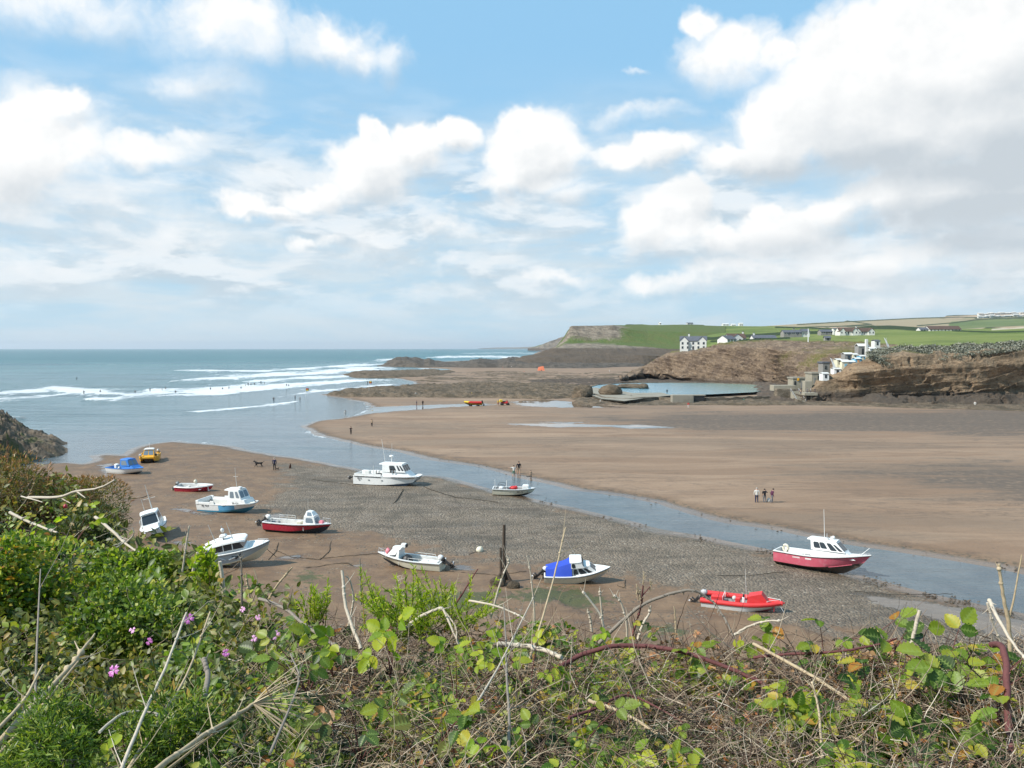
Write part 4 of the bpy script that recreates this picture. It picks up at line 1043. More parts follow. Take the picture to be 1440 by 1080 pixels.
pxbox('stair_wall', 1132, 1142, 536, 553, 255, 2.5, M_conc2, 'narrow whitish stair wall between the two tan blocks', 'wall')
t = empty('stone_building', P(1162, 531, 266), label='grey stone building behind the lower leaning white flag', cat='building')
pxpart('wall', t, 1156.8, 1167, 509.5, 531, 266, 4, M_stonew); pxpart('roof', t, 1156.2, 1167.6, 508.6, 509.6, 265.8, 4.4, M_slate); pxpart('window', t, 1160, 1163, 514, 518, 265.9, .3, M_glass, .01)
def hut(x0, x1, y0, y1, D, m, label, roof=M_offwhite, front=M_glass):
    a = P(x0, y1, D); b_ = P(x1, y0, D); w = b_.x - a.x; h = b_.z - a.z
    t = empty('beach_hut', Vector(((a.x + b_.x) / 2, D, a.z)), label=label, cat='hut')
    mb = MB(); mb.box((0, 1.5, -.8), (w, 3, h * .8 + .8), m); mb.build('wall', t)
    mb = MB(); mb.quad((-w / 2 - .1, -.2, h * .78), (w / 2 + .1, -.2, h * .78), (w / 2 + .1, 1.5, h), (-w / 2 - .1, 1.5, h), roof, .1)
    mb.quad((w / 2 + .1, 3.2, h * .78), (-w / 2 - .1, 3.2, h * .78), (-w / 2 - .1, 1.5, h), (w / 2 + .1, 1.5, h), roof, .1); mb.build('roof', t)
    mb = MB(); mb.box((0, -.03, .05), (w * .34, .08, h * .6), front); mb.build('door', t)
    return t
hut(1157, 1166, 524, 532, 255, M_white, 'lowest white hut beside the path up the cliff')
hut(1173, 1183, 517.5, 525, 258, M_white, 'white hut below the cream hut')
hut(1177, 1184, 504.5, 513, 261, M_hutcream, 'small cream hut behind the leaning flag')
hut(1184, 1195, 506, 521, 259, M_hutcream, 'cream fronted hut between the white and the light blue one', front=M_hutblue)
hut(1188, 1200, 496, 506.5, 266, M_hutgrey, 'grey sided hut with pale roof above the cream huts')
hut(1200, 1207, 497, 506, 265, M_hutcream, 'narrow cream hut right of the grey sided one')
hut(1194, 1203, 507, 518, 259, M_hutblue, 'light blue hut at the lower end of the blue wall')
hut(1203, 1211, 503, 512, 260, M_hutblue, 'light blue hut in the middle of the blue row', front=M_hutorange)
hut(1210, 1217, 499.5, 508, 261, M_hutblue, 'light blue hut at the upper end of the row', front=M_hutcream)
hut(1207, 1222, 483.5, 500, 268, M_hutgrey, 'grey stone hut with dark hatch at the top of the path')
hut(1223, 1233, 488, 500, 266, M_white, 'white hut at the top of the path right of the stone hut')
hut(1236, 1246, 489, 495.5, 270, M_hutpink, 'pink brick shelter beside the tall leaning flag', roof=M_hutgrey)
hut(1230, 1238, 478, 485.5, 300, M_render, 'small white building above the top hut with dark roof', roof=M_slate)
pxbox('chimney_stack', 1217.5, 1221, 477, 500, 267, 1, M_offwhite, 'tall pale stack beside the grey stone hut', 'chimney')
for (x, y, D, hh, lab) in ((1171, 519, 256, 3.6, 'leaning white feather flag beside the grey wall'), (1247.5, 493, 268, 4.3, 'tall leaning white feather flag beside the pink shelter')):
    t = empty('feather_flag', P(x, y, D), label=lab, cat='flag')
    mb = MB(); mb.tube([(0, 0, -.4), (0, 0, hh * .6), (-.35, 0, hh)], .05, M_metal, 6); mb.build('pole', t, .5)
    q = [(.0, .5), (.25, 1.2), (.1, 2.2), (-.25, 3.2), (-.8, 3.9), (-1.35, 4.25)]; mb = MB()
    V = []
    for i in range(8):
        u = i / 7; x0 = -1.25 * u ** 1.6 * hh / 4; z = .5 + u * (hh - .4)
        V += [(x0 + .05, -.02, z), (x0 + 1.05 * (1 - .5 * u), .02, z - .25)]
    mb.add(V, [(2 * i, 2 * i + 1, 2 * i + 3, 2 * i + 2) for i in range(7)], M_white); mb.build('banner', t)
# little people-height clutter on terraces is added with the people
# grey scrub on the brow of the red cliff, a mass of small clumps
def scrub_mat(N, b):
    i = N.n('ShaderNodeNewGeometry', out=None).outputs['Random Per Island']
    N.put(b.inputs['Base Color'], N.ramp(i, [(0, (.06, .065, .035)), (.35, (.15, .155, .11)), (.7, (.25, .255, .205)), (1, (.36, .35, .28))])); b.inputs['Roughness'].default_value = .9; b.inputs['Specular IOR Level'].default_value = .1
M_scrub = mat('grey_scrub', scrub_mat)
def tri_cloud(name, centers, radii, n_each, size, material, seed, label, cat, kind='stuff', flat=.6):
    rg = np.random.default_rng(seed); C_ = np.repeat(np.array(centers), n_each, 0); Rd = np.repeat(np.array(radii), n_each)
    d = rg.normal(size=C_.shape); d /= np.linalg.norm(d, axis=1, keepdims=True); rad = Rd * rg.uniform(.45, 1.0, len(C_))
    c = C_ + d * rad[:, None] * np.array([1, 1, flat])
    u = rg.normal(size=c.shape); u /= np.linalg.norm(u, axis=1, keepdims=True); w = np.cross(u, rg.normal(size=c.shape)); w /= np.linalg.norm(w, axis=1, keepdims=True) + 1e-9
    sz = size * rg.uniform(.6, 1.4, len(c))[:, None]
    V = np.stack([c - u * sz, c + w * sz * .5, c + u * sz, c - w * sz * .5], 1).reshape(-1, 3)
    return link(name, mesh_from(name, V, np.arange(len(V)).reshape(-1, 4), [material]), label=label, cat=cat, kind=kind)
cs = []; rs_ = []; rnd = random.Random(9)
for i in range(520):
    px = rnd.choice([rnd.uniform(1222, 1320), rnd.uniform(1235, 1300), rnd.uniform(1300, 1460), rnd.uniform(1330, 1800)])
    u = rnd.random()
    lo = np.interp(px, [1222, 1245, 1290, 1330, 1440, 1800], [500, 512, 522, 503, 491, 488]); hi = np.interp(px, [1222, 1245, 1270, 1320, 1440, 1800], [494, 491, 488, 487, 481, 470])
    py = hi + (lo - hi) * u; D = 264 - 12 * u
    cs.append(tuple(P(px, py, D))); rs_.append(rnd.uniform(.9, 1.9))
tri_cloud('scrub', cs, rs_, 110, .26, M_scrub, 3, 'grey green scrub spilling over the brow of the red cliff', 'shrubs')
# ================================================================== BOATS
def hull_parts(root, L, B, D, bottom, side, band=None, inner=M_offwhite, capm=M_white, rub=M_black, rake=.16, sternw=.86, td=.72, dead=.30, bowrise=.25,
               floor=.42, wl=.32, fine=2.1, y0=0.0, deckm=None, interior=True, chw=.84, bands=None, name='hull'):
    """lofted hull; strips: keel-chine, chine-waterline, waterline-sheer"""
    n = 22; st = []
    for i in range(n + 1):
        t = 1 - (1 - i / n) ** 1.25 if i else 0.0
        w = B / 2 * ((sternw + (1 - sternw) * sin(pi / 2 * min(1, t / .42))) if t < .42 else max(0.012, 1 - ((t - .42) / .58) ** fine))
        sh = D * (1 + bowrise * max(0, (t - .3) / .7) ** 1.8 + .03 * (1 - t))
        kz = D * .62 * max(0, (t - .72) / .28) ** 2.2
        cz = min(sh * .8, D * dead * (1 + 1.6 * max(0, (t - .35) / .65) ** 1.6))
        cz = max(cz, kz + .01)
        cw = w * chw * (1 - .72 * max(0, (t - .5) / .5) ** 1.7)
        wz = cz + (sh - cz) * wl; ww = cw + (w - cw) * (wl ** .8)
        def X(z): return t * L * (1 - rake * (1 - min(1, z / (D * (1 + bowrise)))) * t ** 2)
        st.append([(X(kz), 0.0, kz), (X(cz), cw, cz), (X(wz), ww, wz), (X(sh), w, sh)])
    V = []; 
    for s_ in st:
        for p in s_: V.append((p[0], p[1] + y0, p[2]))
        for p in s_[1:]: V.append((p[0], -p[1] + y0, p[2]))
    Fc = []; ms = []
    mats = [bottom, band or side, side]
    slots = []
    for i in range(n):
        a, b = i * 7, (i + 1) * 7
        for k in range(3):
            mk = mats[k]
            if bands and k > 0:
                for (t0, t1, mm) in bands:
                    if t0 <= i / n < t1: mk = mm if k == 2 else mk
            Fc.append((a + k, b + k, b + k + 1, a + k + 1)); ms.append(mk)
            ka = 0 if k == 0 else 3 + k; kb = 4 + k
            Fc.append((a + kb, b + kb, b + ka, a + ka)); ms.append(mk)
    Fc.append((0, 1, 2, 3, 6, 5, 4)); ms.append(side)
    mb = MB()
    uniq = []
    for f, mm in zip(Fc, ms): 
        if mm not in uniq: uniq.append(mm)
    mb.mats = uniq; mb.v = V; mb.f = [list(f) for f in Fc]; mb.m = [uniq.index(mm) for mm in ms]
    h = mb.build(name, root, .5)
    # cap rail
    cap = .09 * B / 2 + .05; mb = MB(); th = .035
    for sgn in (1, -1):
        V = []
        for s_ in st:
            x, w, z = s_[3]; wi = max(0, w - cap)
            V += [(x, sgn * (w + .02) + y0, z - th), (x, sgn * (w + .02) + y0, z + th), (x, sgn * wi + y0, z + th), (x, sgn * wi + y0, z - th)]
        Fc = []
        for i in range(n):
            for k in range(4): Fc.append((i * 4 + k, i * 4 + (k + 1) % 4, i * 4 + 4 + (k + 1) % 4, i * 4 + 4 + k))
        mb.add(V, Fc, capm)
    mb.box((.04, y0, st[0][3][2] - th), (.1, 2 * st[0][3][1], 2 * th), capm)
    mb.build('gunwale', root, .6)
    if rub:
        mb = MB()
        for sgn in (1, -1): mb.tube([(s_[3][0], sgn * (s_[3][1] + .022) + y0, s_[3][2] - .055) for s_ in st], .028, rub, 5)
        mb.build('rub_rail', root, .8)
    if interior:
        mb = MB(); fl = D * floor
        for sgn in (1, -1):
            V = []
            use = [s_ for s_ in st if td >= 1 or s_[3][0] <= td * L + .35]
            for s_ in use:
                x, w, z = s_[3]; wi = max(0.01, w - cap); fz = max(fl, s_[0][2] + .05); fz = min(fz, z - .05)
                zz = [q[2] for q in s_]; yy = [q[1] for q in s_]; xx = [q[0] for q in s_]
                wf_ = max(.004, min(float(np.interp(fz, zz, yy)) - .05, wi * .95)); xf = float(np.interp(fz, zz, xx)) - .02
                V += [(x - .01, sgn * wi + y0, z - .02), (xf, sgn * wf_ + y0, fz), (xf, y0, fz)]
            Fc = []
            for i in range(len(use) - 1):
                for k in range(2): Fc.append((i * 3 + k, i * 3 + 3 + k, i * 3 + 4 + k, i * 3 + 1 + k))
            mb.add(V, Fc, inner)
        s0 = st[0]; mb.box((.07, y0, fl), (.05, 2 * (s0[3][1] - cap), s0[3][2] - fl), inner)
        mb.build('cockpit', root, .6)
    if td < 1:
        V = []; js = [s_ for i, s_ in enumerate(st) if s_[3][0] >= td * L - 1e-6]
        for s_ in js:
            x, w, z = s_[3]; wi = max(0, w - cap * .4); V += [(x, wi + y0, z + .01), (x, y0, z + .05 + .04 * wi), (x, -wi + y0, z + .01)]
        Fc = []
        for i in range(len(js) - 1):
            for k in range(2): Fc.append((i * 3 + k, i * 3 + 1 + k, i * 3 + 4 + k, i * 3 + 3 + k))
        mb = MB(); mb.add(V, Fc, deckm or capm)
        s_ = js[0]; x, w, z = s_[3]
        mb.quad((x, w * .9 + y0, z), (x, -w * .9 + y0, z), (x, -w * .86 + y0, D * floor), (x, w * .86 + y0, D * floor), capm, .03)
        mb.build('foredeck', root, .6)
    def sheer(t):
        k = min(range(len(st)), key=lambda i: abs(st[i][3][0] - t * L)); return st[k][3]
    return h, sheer, st

def cabin(root, x0, x1, wb, z0, h, fr=.35, br=.05, tum=.10, m=M_white, roof_th=.06, over=(.12, .12, .04), wins=(), glass=M_glass, roofm=None, wf=None, name='cabin', frame=True):
    """frustum cabin from x0 (aft) to x1 (front); fr/br horizontal slope of front and back walls; wf = width at the front"""
    wf = wf if wf is not None else wb
    a = [(x0, wb / 2), (x1, wf / 2)]
    k = 1 - tum
    def pt(x, y, top): return Vector((x, y, z0 + (h if top else 0)))
    C = {('B', 'L', 0): pt(x0, wb / 2, 0), ('B', 'R', 0): pt(x0, -wb / 2, 0), ('F', 'L', 0): pt(x1, wf / 2, 0), ('F', 'R', 0): pt(x1, -wf / 2, 0),
         ('B', 'L', 1): pt(x0 + br, wb / 2 * k, 1), ('B', 'R', 1): pt(x0 + br, -wb / 2 * k, 1), ('F', 'L', 1): pt(x1 - fr, wf / 2 * k, 1), ('F', 'R', 1): pt(x1 - fr, -wf / 2 * k, 1)}
    keys = list(C); V = [C[q] for q in keys]; I = {q: i for i, q in enumerate(keys)}
    f = lambda *q: tuple(I[z] for z in q)
    mb = MB(); mb.add(V, [f(('F', 'R', 0), ('B', 'R', 0), ('B', 'R', 1), ('F', 'R', 1))[::-1], f(('F', 'L', 0), ('B', 'L', 0), ('B', 'L', 1), ('F', 'L', 1)),
                          f(('F', 'R', 0), ('F', 'L', 0), ('F', 'L', 1), ('F', 'R', 1)), f(('B', 'R', 0), ('B', 'L', 0), ('B', 'L', 1), ('B', 'R', 1))[::-1],
                          f(('B', 'R', 1), ('B', 'L', 1), ('F', 'L', 1), ('F', 'R', 1))], m)
    cb = mb.build(name, root, .3)
    if roof_th:
        mb = MB(); xa, xb = x0 + br - over[0], x1 - fr + over[1]; w1 = wb * k / 2 + over[2]; w2 = wf * k / 2 + over[2]; z = z0 + h
        V = []; n = 6
        for i in range(n + 1):
            x = xa + (xb - xa) * i / n; w = w1 + (w2 - w1) * i / n
            cr = .05 * sin(pi * i / n)
            ins = .06 if i in (0, n) else 0
            V += [(x, w - ins, z), (x, w - .03 - ins, z + roof_th), (x, w * .5, z + roof_th * 1.6 + cr), (x, -w * .5, z + roof_th * 1.6 + cr), (x, -w + .03 + ins, z + roof_th), (x, -w + ins, z)]
        Fc = [(0, 1, 2, 3, 4, 5)[::-1], tuple(n * 6 + j for j in range(6))]
        for i in range(n):
            for j in range(6): Fc.append((i * 6 + j, i * 6 + (j + 1) % 6, i * 6 + 6 + (j + 1) % 6, i * 6 + 6 + j))
        mb.add(V, Fc, roofm or m); mb.build('cabin_roof', root, .7)
    corner = {'R': (('B', 'R'), ('F', 'R')), 'L': (('F', 'L'), ('B', 'L')), 'F': (('F', 'R'), ('F', 'L')), 'B': (('B', 'L'), ('B', 'R'))}
    for (face, u0, u1, v0, v1, *sk) in wins:
        a_, b_ = corner[face]
        if face == 'L': u0, u1 = 1 - u1, 1 - u0; 
        sk0, sk1 = (sk + [0, 0])[:2]
        if face == 'L': sk0, sk1 = -sk1, -sk0
        def q(u, v):
            lo = C[(*a_, 0)].lerp(C[(*b_, 0)], u); hi = C[(*a_, 1)].lerp(C[(*b_, 1)], u); return lo.lerp(hi, v)
        nrm = (C[(*b_, 0)] - C[(*a_, 0)]).cross(C[(*a_, 1)] - C[(*a_, 0)]).normalized()
        P0 = [q(u0, v0), q(u1, v0), q(u1 + sk1, v1), q(u0 + sk0, v1)]
        def octo(Pq, e, off):
            out = []
            for i in range(4):
                p, pr, nx = Pq[i], Pq[i - 1], Pq[(i + 1) % 4]
                out.append(p + (pr - p).normalized() * min(e, (pr - p).length * .4) + nrm * off)
                out.append(p + (nx - p).normalized() * min(e, (nx - p).length * .4) + nrm * off)
            return out
        A = octo(P0, .07, -.01); Bq = octo(P0, .07, .014)
        mb = MB(); mb.add(A + Bq, [tuple(range(8))[::-1], tuple(range(8, 16))] + [(i, (i + 1) % 8, 8 + (i + 1) % 8, 8 + i) for i in range(8)], glass)
        mb.build('window', cb)
    return cb, C

def outboard(root, x, z, tilt=35, cowl=M_white, leg=M_black, s=1.0, y=0.0):
    t = empty('outboard_engine', (x, y, z), (0, R(tilt), 0)); t.parent = root; t.scale = (s, s, s)
    # x aft is negative
    mb = MB(); mb.box((-.16, 0, .18), (.52, .36, .46), cowl, bev=.11, taper=(.72, .8), shift=(.05, 0)); mb.build('cowl', t, .9)
    mb = MB(); mb.box((-.13, 0, .02), (.40, .30, .2), leg, bev=.05)
    mb.box((-.16, 0, -.62), (.24, .13, .68), leg, bev=.04); mb.box((.0, 0, -.28), (.16, .3, .34), leg, bev=.03)
    mb.box((-.30, 0, -.62), (.44, .26, .035), leg)
    mb.build('leg', t, .7)
    mb = MB(); mb.tube([(.05, 0, -.80), (-.08, 0, -.80), (-.28, 0, -.80), (-.46, 0, -.80), (-.52, 0, -.80)], .085, leg, 8, .04)
    mb.box((-.22, 0, -1.04), (.3, .03, .26), leg, shift=(.04, 0)); mb.box((-.18, 0, -.76), (.2, .07, .2), leg); mb.build('gearcase', t, .7)
    mb = MB()
    for k in range(3):
        a = 2 * pi * k / 3; c, s_ = cos(a), sin(a)
        mb.quad((-.50, .03 * c - 0 * s_, -.80 + .03 * s_), (-.46, .19 * cos(a - .45), -.80 + .19 * sin(a - .45)), (-.52, .21 * c, -.80 + .21 * s_), (-.56, .18 * cos(a + .45), -.80 + .18 * sin(a + .45)), M_metal, .012)
    mb.tube([(-.46, 0, -.8), (-.58, 0, -.8)], .05, leg, 8, .03); mb.build('propeller', t, .7)
    return t
def pole(root, a, b, r=.018, m=M_white, name='antenna', r2=None, mids=()):
    mb = MB(); mb.tube([a, *mids, b], r, m, 6, r2 if r2 is not None else r * .6); return mb.build(name, root, .8)
def railing(root, pts, h, r=.02, m=M_metal, name='guard_rail', mid=False):
    mb = MB(); top = [Vector(p) + Vector((0, 0, h)) for p in pts]; mb.tube(top, r, m, 6)
    if mid: mb.tube([Vector(p) + Vector((0, 0, h * .5)) for p in pts], r * .8, m, 6)
    for p, q in zip(pts, top): mb.tube([p, q], r, m, 6)
    return mb.build(name, root, .8)
def fender(root, c, r=.16, m=M_pink, sq=(1, 1, 1.1)):
    mb = MB(); mb.ball(c, r, m, 12, 8, sq); mb.tube([Vector(c) + Vector((0, 0, r)), Vector(c) + Vector((0, 0, r * 1.4))], r * .2, m, 6); return mb.build('fender', root, 1.2)
def lettering(root, s, loc, rot, size, m, name='lettering', ext=.004):
    cu = bpy.data.curves.new('txt', 'FONT'); cu.body = s; cu.size = size; cu.extrude = ext; cu.align_x = 'CENTER'; cu.resolution_u = 3
    o = bpy.data.objects.new('txt', cu); COL.objects.link(o)
    me_ = bpy.data.meshes.new_from_object(o.evaluated_get(bpy.context.evaluated_depsgraph_get())); bpy.data.objects.remove(o)
    me_.materials.clear(); me_.materials.append(m)
    t = link(name, me_, root); t.location = loc; t.rotation_euler = rot; return t
M_ink = mat('black_lettering', color=(.02, .02, .025), rough=.6)
M_bluefabric = paint('pale_blue_canvas', (.20, .42, .72), .8, .15, .15)

def settle(root, px, py, head, pitch=0, heel=0, sink=.06, k=1.0):
    """stand the boat on the sand so that its lowest point touches"""
    root.rotation_euler = (R(heel), R(-pitch), R(head))
    root.scale = (k, k, k); M_ = root.rotation_euler.to_matrix() * k; zs = []
    cx = []
    for o in root.children:
        if o.name.startswith(('hull',)):
            for v in o.data.vertices: zs.append((M_ @ v.co).z); cx.append(M_ @ v.co)
    c = sum(cx, Vector()) / len(cx)
    g = G(px, py); root.location = (g.x - c.x, g.y - c.y, -min(zs) - sink)
def boat(name, label, cat='boat'): return empty(name, (0, 0, 0), label=label, cat=cat, group=None)

def boat_redpilot():
    L, B, D = 8.2, 2.7, 1.42
    t = boat('fishing_boat', 'long faded red boat with white wheelhouse aground at the river edge'); 
    h, sh, st = hull_parts(t, L, B, D, M_brown, M_faded, M_faded, inner=M_offwhite, td=.40, rake=.20, bowrise=.42, dead=.34, floor=.68, sternw=.82)
    cabin(t, 3.5, 7.0, 1.9, D + .05, .62, fr=.9, br=0, tum=.10, wf=1.1, m=M_white, roof_th=0)
    cabin(t, 3.35, 6.2, 1.86, D + .60, .86, fr=.85, br=-.1, tum=.14, wf=1.35, over=(.28, .10, .05), wins=[('R', .10, .30, .22, .82), ('R', .32, .52, .22, .82, 0, -.02), ('R', .60, .80, .10, .80, -.02, -.06), ('L', .10, .30, .22, .82), ('L', .32, .52, .22, .82), ('L', .6, .8, .1, .8),
        ('F', .06, .47, .12, .86), ('F', .53, .94, .12, .86), ('R', .84, .97, .10, .72, -.04, -.09)], name='wheelhouse')
    pole(t, (4.3, -.2, D + 1.5), (4.2, -.2, D + 4.2), .025); pole(t, (4.4, .2, D + 1.5), (4.4, .2, D + 2.0), .03, M_metal, 'light_mast')
    mb = MB(); mb.ball((5.0, 0, D + 1.75), .16, M_white, 12, 8, (1, 1, .8)); mb.tube([(5.0, 0, D + 1.5), (5.0, 0, D + 1.7)], .05, M_metal); mb.build('radar_dome', t, 1)
    mb = MB(); mb.box((4.7, -.5, D + 1.5), (.12, .12, .22), M_metal); mb.build('deck_light', t); mb = MB(); mb.box((4.7, .4, D + 1.5), (.12, .12, .22), M_metal); mb.build('deck_light', t)
    # coiled hose / ring buoy at the stern quarter
    mb = MB(); ring = [(1.05 + .0, -.75 + .27 * cos(a), D + .38 + .27 * sin(a)) for a in np.linspace(0, 2 * pi, 17)]
    mb.tube([(p[0] + .27 * cos(a) * .8, -.78, D + .36 + .30 * sin(a)) for p, a in zip(ring, np.linspace(0, 2 * pi, 17))], .115, M_cream, 8, cap=False); mb.build('net_drum', t, 1.2)
    mb = MB(); mb.box((1.8, .3, D * .5), (.9, .8, .5), M_offwhite, bev=.05); mb.build('engine_box', t, .5)
    mb = MB(); mb.box((2.9, -.5, D * .5), (.5, .5, .7), M_deck, bev=.05); mb.build('locker', t, .5)
    a = sh(.86); b = sh(.96)
    railing(t, [(a[0], -a[1] * .8, a[2]), (b[0], -b[1] * .6, b[2]), (L * .985, 0, st[-1][3][2]), (b[0], b[1] * .6, b[2]), (a[0], a[1] * .8, a[2])], .12, .015)
    pole(t, (L * .90, -.1, sh(.9)[2] + .05), (L * .985, -.1, sh(.9)[2] + .75), .04, M_white, 'bow_post')
    for z0, col in ((.66, M_white), (.56, M_white)):
        mb = MB(); V = []
        s1, s2 = st[4], st[8]
        def q(s_, f, off=.012): 
            a_, b_ = Vector(s_[2]), Vector(s_[3]); p = a_.lerp(b_, f); return Vector((p.x, -p.y - off, p.z))
        mb.quad(q(s1, z0 - .06), q(s2, z0 - .03 - .06), q(s2, z0 + .03), q(s1, z0), col, .004); mb.build('name_stripe', t)
    mb = MB(); q2 = [((Vector(s_[1]).x), -Vector(s_[1]).y * .98 - .02, Vector(s_[1]).z - .03) for s_ in st[12:19]]; mb.tube(q2, .03, M_faded, 5); mb.build('spray_rail', t, .8)
    settle(t, 1160, 803, -37, .5, -2, k=.85)
def boat_redinflatable():
    L, B, D = 5.7, 2.1, .74
    t = boat('speed_boat', 'bright red and white speedboat with red cover and outboard nearest the brambles')
    h, sh, st = hull_parts(t, L, B, D, M_faded, M_white, M_white, inner=M_deck, capm=M_brightred, rub=None, td=.86, rake=.2, bowrise=.22, dead=.24, floor=.45, wl=.5, sternw=.95, fine=2.8)
    mb = MB()
    for s_ in (1, -1): mb.tube([(q[3][0] * .985 - .05, s_ * max(q[3][1] - .12, .05), q[3][2] - .03) for q in st], .19, M_brightred, 10, .15)
    mb.build('tube', t, 1.0)
    mb = MB(); V = [(3.1, -.62, D - .1), (3.1, .62, D - .1), (4.7, .35, D + .05), (4.7, -.35, D + .05), (3.25, -.50, D + .5), (3.25, .5, D + .5), (4.15, .40, D + .75), (4.15, -.40, D + .75)]
    mb.add(V, [(0, 3, 2, 1), (4, 5, 6, 7), (0, 1, 5, 4), (1, 2, 6, 5), (2, 3, 7, 6), (3, 0, 4, 7)], M_brightred); mb.build('console_cover', t, .3)
    mb = MB(); mb.box((2.45, -.1, D * .5), (.35, .45, .62), M_brightred, bev=.05, shift=(.08, 0)); mb.build('seat', t, .6)
    mb = MB(); mb.box((2.9, -.1, D * .5), (.2, .3, .7), M_white, bev=.04); mb.box((2.9, -.12, D * .5 + .72), (.12, .24, .14), M_black); mb.build('helm', t, .6)
    mb = MB(); mb.box((1.0, .35, D * .6), (.9, .5, .4), M_brightred, bev=.08); mb.build('seat', t, .6)
    mb = MB(); mb.box((1.0, -.4, D * .5), (.5, .5, .35), M_black, bev=.08); mb.build('fuel_tank', t, .6)
    mb = MB(); mb.tube([(1.5, .7, D * .5), (1.5, .7, D + .35), (1.5, -.7, D + .35), (1.5, -.7, D * .5)], .025, M_white); mb.build('roll_bar', t, .8)
    mb = MB(); mb.ball((2.2, .35, D * .55 + .35), .16, M_offwhite, 10, 8); mb.build('buoy', t, 1)
    pole(t, (3.05, .3, D + .1), (2.95, .3, D + 2.3), .014, M_white)
    a = sh(.8); railing(t, [(a[0], -a[1] * .6, a[2]), (L * .95, 0, a[2] + .1), (a[0], a[1] * .6, a[2])], .2, .018, M_white)
    pole(t, (L * .93, -.1, D + .1), (L * 1.0, -.3, D - .45), .03, M_metal, 'anchor')
    outboard(t, -.05, D * .95, 40, M_metal, s=.95)
    settle(t, 1048, 858, -22, 0, 2, k=.90)
def boat_bluecanvas():
    L, B, D = 5.5, 2.15, .98
    t = boat('cuddy_boat', 'small white cabin boat with bright blue canvas cover over its cockpit')
    h, sh, st = hull_parts(t, L, B, D, M_offwhite, M_cream, M_cream, td=.45, rake=.16, bowrise=.28, dead=.30, floor=.5, fine=2.3, sternw=.84)
    cabin(t, 2.35, 4.5, 1.7, D + .02, .62, fr=.75, br=0, tum=.12, wf=1.05, over=(.0, .05, .02), wins=[('R', .04, .24, .14, .85), ('R', .30, .60, .12, .85, 0, -.10), ('R', .66, .86, .16, .84, -.08, -.14), ('L', .04, .24, .14, .85), ('L', .30, .6, .12, .85), ('L', .66, .86, .16, .84),
        ('F', .08, .46, .14, .86), ('F', .54, .92, .14, .86)])
    cabin(t, 2.25, 3.35, 1.6, D + .66, .46, fr=.28, br=.0, tum=.12, wf=1.5, over=(.10, .06, .04), wins=[('R', .06, .36, .1, .85), ('F', .03, .30, .15, .85), ('F', .36, .64, .15, .85), ('F', .70, .97, .15, .85)], name='wheelhouse')
    # canvas tent from wheelhouse to transom
    mb = MB(); V = []; n = 8
    for i in range(n + 1):
        u = i / n; x = 2.3 - u * 2.15; zt = D + 1.12 - u ** .8 * .62 - .07 * sin(pi * u); w = .78 - .05 * u; s0 = sh(max(x, 0) / L)
        for v in np.linspace(-1, 1, 9):
            av = abs(v); y = v * s0[1] * .93 if av > .7 else v * w * 1.3
            z = zt - (0 if av < .5 else (zt - D - .03) * ((av - .5) / .5) ** 1.3) + .03 * sin(u * 9 + v * 4) * (av < .95)
            V.append((x, y, z))
    Fc = [(i * 9 + j, i * 9 + 9 + j, i * 9 + 10 + j, i * 9 + 1 + j) for i in range(n) for j in range(8)]
    Fc.append(tuple(n * 9 + j for j in range(9)))
    mb.add(V, Fc, M_canvas); mb.build('canvas_cover', t, .5)
    lettering(t, 'PLOVER', (2.9, -1.0, D - .11), (R(90), 0, R(0)), .12, M_ink) if False else None
    pole(t, (2.8, .1, D + 1.2), (1.9, .1, D + 2.9), .014, M_offwhite)
    outboard(t, -.05, D * 1.0, 48, M_white, s=.95)
    mb = MB(); mb.box((-.12, .4, -.05), (.10, .05, .9), M_black); mb.build('rudder', t)
    settle(t, 815, 820, -3, 3, 13, k=.87)
def boat_outboardwhite():
    L, B, D = 6.2, 2.0, .98
    t = boat('angling_boat', 'white open cockpit boat with small cuddy and pink fender, bow to the left')
    h, sh, st = hull_parts(t, L, B, D, M_dark, M_cream, M_cream, td=.60, rake=.2, bowrise=.26, dead=.32, wl=.12, floor=.5, inner=M_offwhite)
    cabin(t, 3.9, 5.3, 1.45, D + .03, .82, fr=.72, br=-.02, tum=.2, wf=.9, over=(.1, .05, .02), wins=[('L', .22, .80, .18, .82, 0, -.14), ('R', .22, .80, .18, .82, 0, -.14), ('F', .1, .9, .15, .85)], glass=M_glass)
    mb = MB(); mb.box((3.75, -.2, D + .85), (.45, .4, .36), M_white, bev=.05); mb.box((3.5, -.2, D + .9), (.08, .34, .28), M_black); mb.build('instrument_box', t, .6)
    mb = MB(); mb.box((3.3, .1, D * .55), (.9, .9, .75), M_black, bev=.15, taper=(.7, .7)); mb.build('seat_cover', t, .8)
    mb = MB(); mb.box((1.2, 0, D * .5), (1.6, .9, .42), M_white, bev=.04); mb.build('engine_box', t, .5)
    railing(t, [(1.0, -.82, D), (1.9, -.85, D), (2.9, -.87, D)], .28, .022, M_offwhite); railing(t, [(1.0, .82, D), (1.9, .85, D), (2.9, .87, D)], .28, .022, M_offwhite)
    pole(t, (4.3, .3, D + .8), (4.3, .3, D + 2.2), .012, M_offwhite)
    a, b = sh(.87), sh(.95)
    railing(t, [(a[0], -a[1] * .8, a[2]), (b[0], -b[1] * .6, b[2]), (L * .985, 0, b[2] + .05), (b[0], b[1] * .6, b[2]), (a[0], a[1] * .8, a[2])], .38, .018)
    fender(t, (5.15, .12, sh(.85)[2] + .3), .24); fender(t, (5.25, -.1, sh(.85)[2] + .2), .17)
    outboard(t, -.05, D * 1.0, 55, M_white, s=1.05)
    settle(t, 574, 800, 164, 1.5, -3, k=.87)
